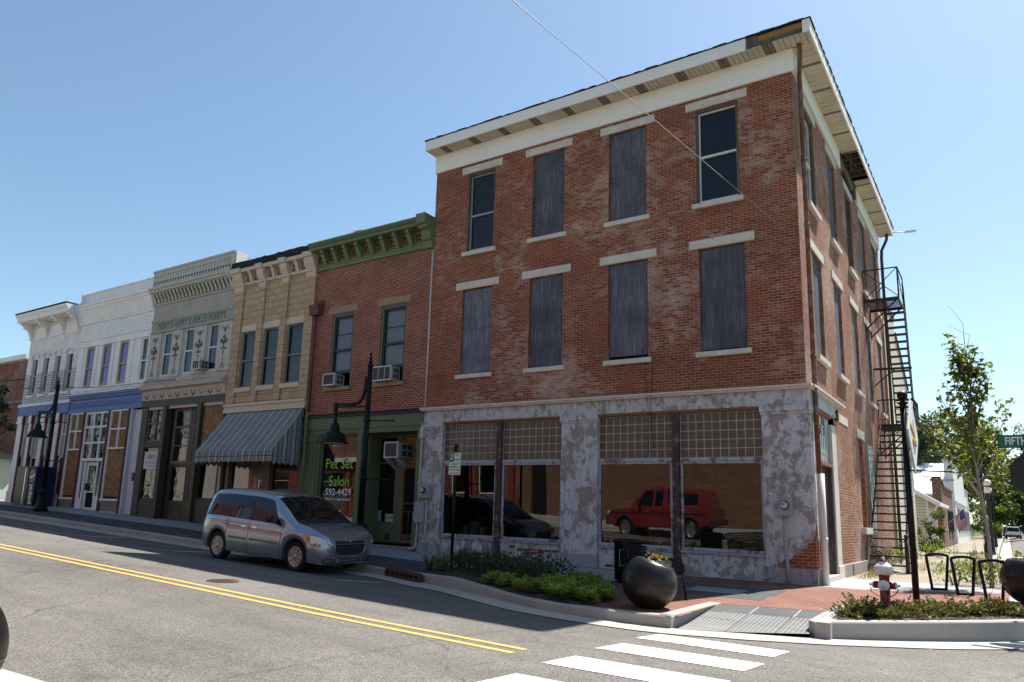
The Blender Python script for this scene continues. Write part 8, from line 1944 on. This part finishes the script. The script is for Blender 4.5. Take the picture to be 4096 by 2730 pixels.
for k in range(500):
    x = rnd.uniform(-42.5,-38); y = rnd.uniform(-3.0,-1.6); z = zs(x,y); L = rnd.uniform(.2,.7); a = rnd.uniform(0,6.28); d = Vector((math.cos(a),math.sin(a),0)); w = Vector((-d.y,d.x,0))*.02; p = Vector((x,y,z)); m.face([p-w,p+w,p+d*L*.5+Vector((0,0,L))])
o = m.build('ornamental_grass', PER); tag(o, 'dark ornamental grasses in the kerb bed at the left edge', 'grass'); o['kind'] = 'stuff'
# litter and leaf debris
m = MB()
for k in range(420):
    x = rnd.uniform(-9,3.2); y = rnd.uniform(-8.5,-.2); z = (zs(x,y) if y > yk(x)+.2 else zr(x,y)) + .012
    if yk(x)-.25 < y < yk(x)+.25: continue
    s_ = rnd.uniform(.006,.018); a = rnd.uniform(0,6.28); m.face([(x+s_*math.cos(a+q*1.57), y+s_*math.sin(a+q*1.57), z+.004*rnd.random()) for q in range(4)])
o = m.build('debris', M('pale_litter', m_plain, (.42,.36,.26,1), .9)); tag(o, 'specks of dry leaf litter on the pavement and road', 'litter'); o['kind'] = 'stuff'
# trees across the street for the window reflections
bigtree('broad_tree','green tree standing behind the pale building across the street',-40,-36,1,14,7,6,50,3000,.7,60,LFO,.15)

for o in [o for o in bpy.data.objects if o.type == 'MESH' and o.name.split('.')[0] in ('frieze','soffit','stained_soffit_board','side_panel','side_window','door_window','banner_bracket','lintel_beam','bracket','iron_column','leaf_brackets','panel_gap','milk_glass_panel','bare_brick_patch','headlight','taillight')]: split_pieces(o)
# ------------------------------------------------------------------ camera and light
cam = bpy.data.cameras.new('camera'); co = bpy.data.objects.new('camera', cam); COL.objects.link(co); SC.camera = co
cam.sensor_fit = 'HORIZONTAL'; cam.sensor_width = 36; cam.lens = CAM_LENS; cam.shift_x = CAM_SX; cam.shift_y = CAM_SY; cam.clip_end = 6000; cam.clip_start = .1
co.matrix_world = Matrix(((CAM_R[0],CAM_U[0],-CAM_F[0],CAM_C[0]),(CAM_R[1],CAM_U[1],-CAM_F[1],CAM_C[1]),(CAM_R[2],CAM_U[2],-CAM_F[2],CAM_C[2]),(0,0,0,1)))
S = Vector((2.24, 7.79, 12.92)).normalized()
el = math.asin(S.z); az = math.atan2(S.x, S.y)
W = bpy.data.worlds.new('World'); SC.world = W; W.use_nodes = True
nt = W.node_tree; nt.nodes.clear(); ow = nt.nodes.new('ShaderNodeOutputWorld'); bg = nt.nodes.new('ShaderNodeBackground'); sk = nt.nodes.new('ShaderNodeTexSky')
sk.sky_type = 'NISHITA'; sk.sun_disc = False; sk.sun_elevation = el; sk.sun_rotation = az; sk.altitude = 150; sk.air_density = 1.0; sk.dust_density = 0.8; sk.ozone_density = 1.0
bg.inputs[1].default_value = SKY_STRENGTH; tn = nt.nodes.new('ShaderNodeMix'); tn.data_type = 'RGBA'; tn.blend_type = 'MULTIPLY'; tn.inputs[0].default_value = 1; tn.inputs[7].default_value = SKY_TINT; nt.links.new(sk.outputs[0], tn.inputs[6]); nt.links.new(tn.outputs[2], bg.inputs[0]); nt.links.new(bg.outputs[0], ow.inputs[0])
sl_ = bpy.data.lights.new('sun', 'SUN'); so = bpy.data.objects.new('sun', sl_); COL.objects.link(so); sl_.energy = SUN_STRENGTH; sl_.angle = R(.55); sl_.color = (1, .95, .87)
so.rotation_euler = (-S).to_track_quat('-Z', 'Y').to_euler(); so.location = (20, 60, 90)
SC.view_settings.view_transform = 'Standard'; SC.view_settings.look = 'None'; SC.view_settings.gamma = 1; SC.view_settings.exposure = EXPOSURE
SC.cycles.max_bounces = 8; SC.cycles.transparent_max_bounces = 12
SC.cycles.use_denoising = True
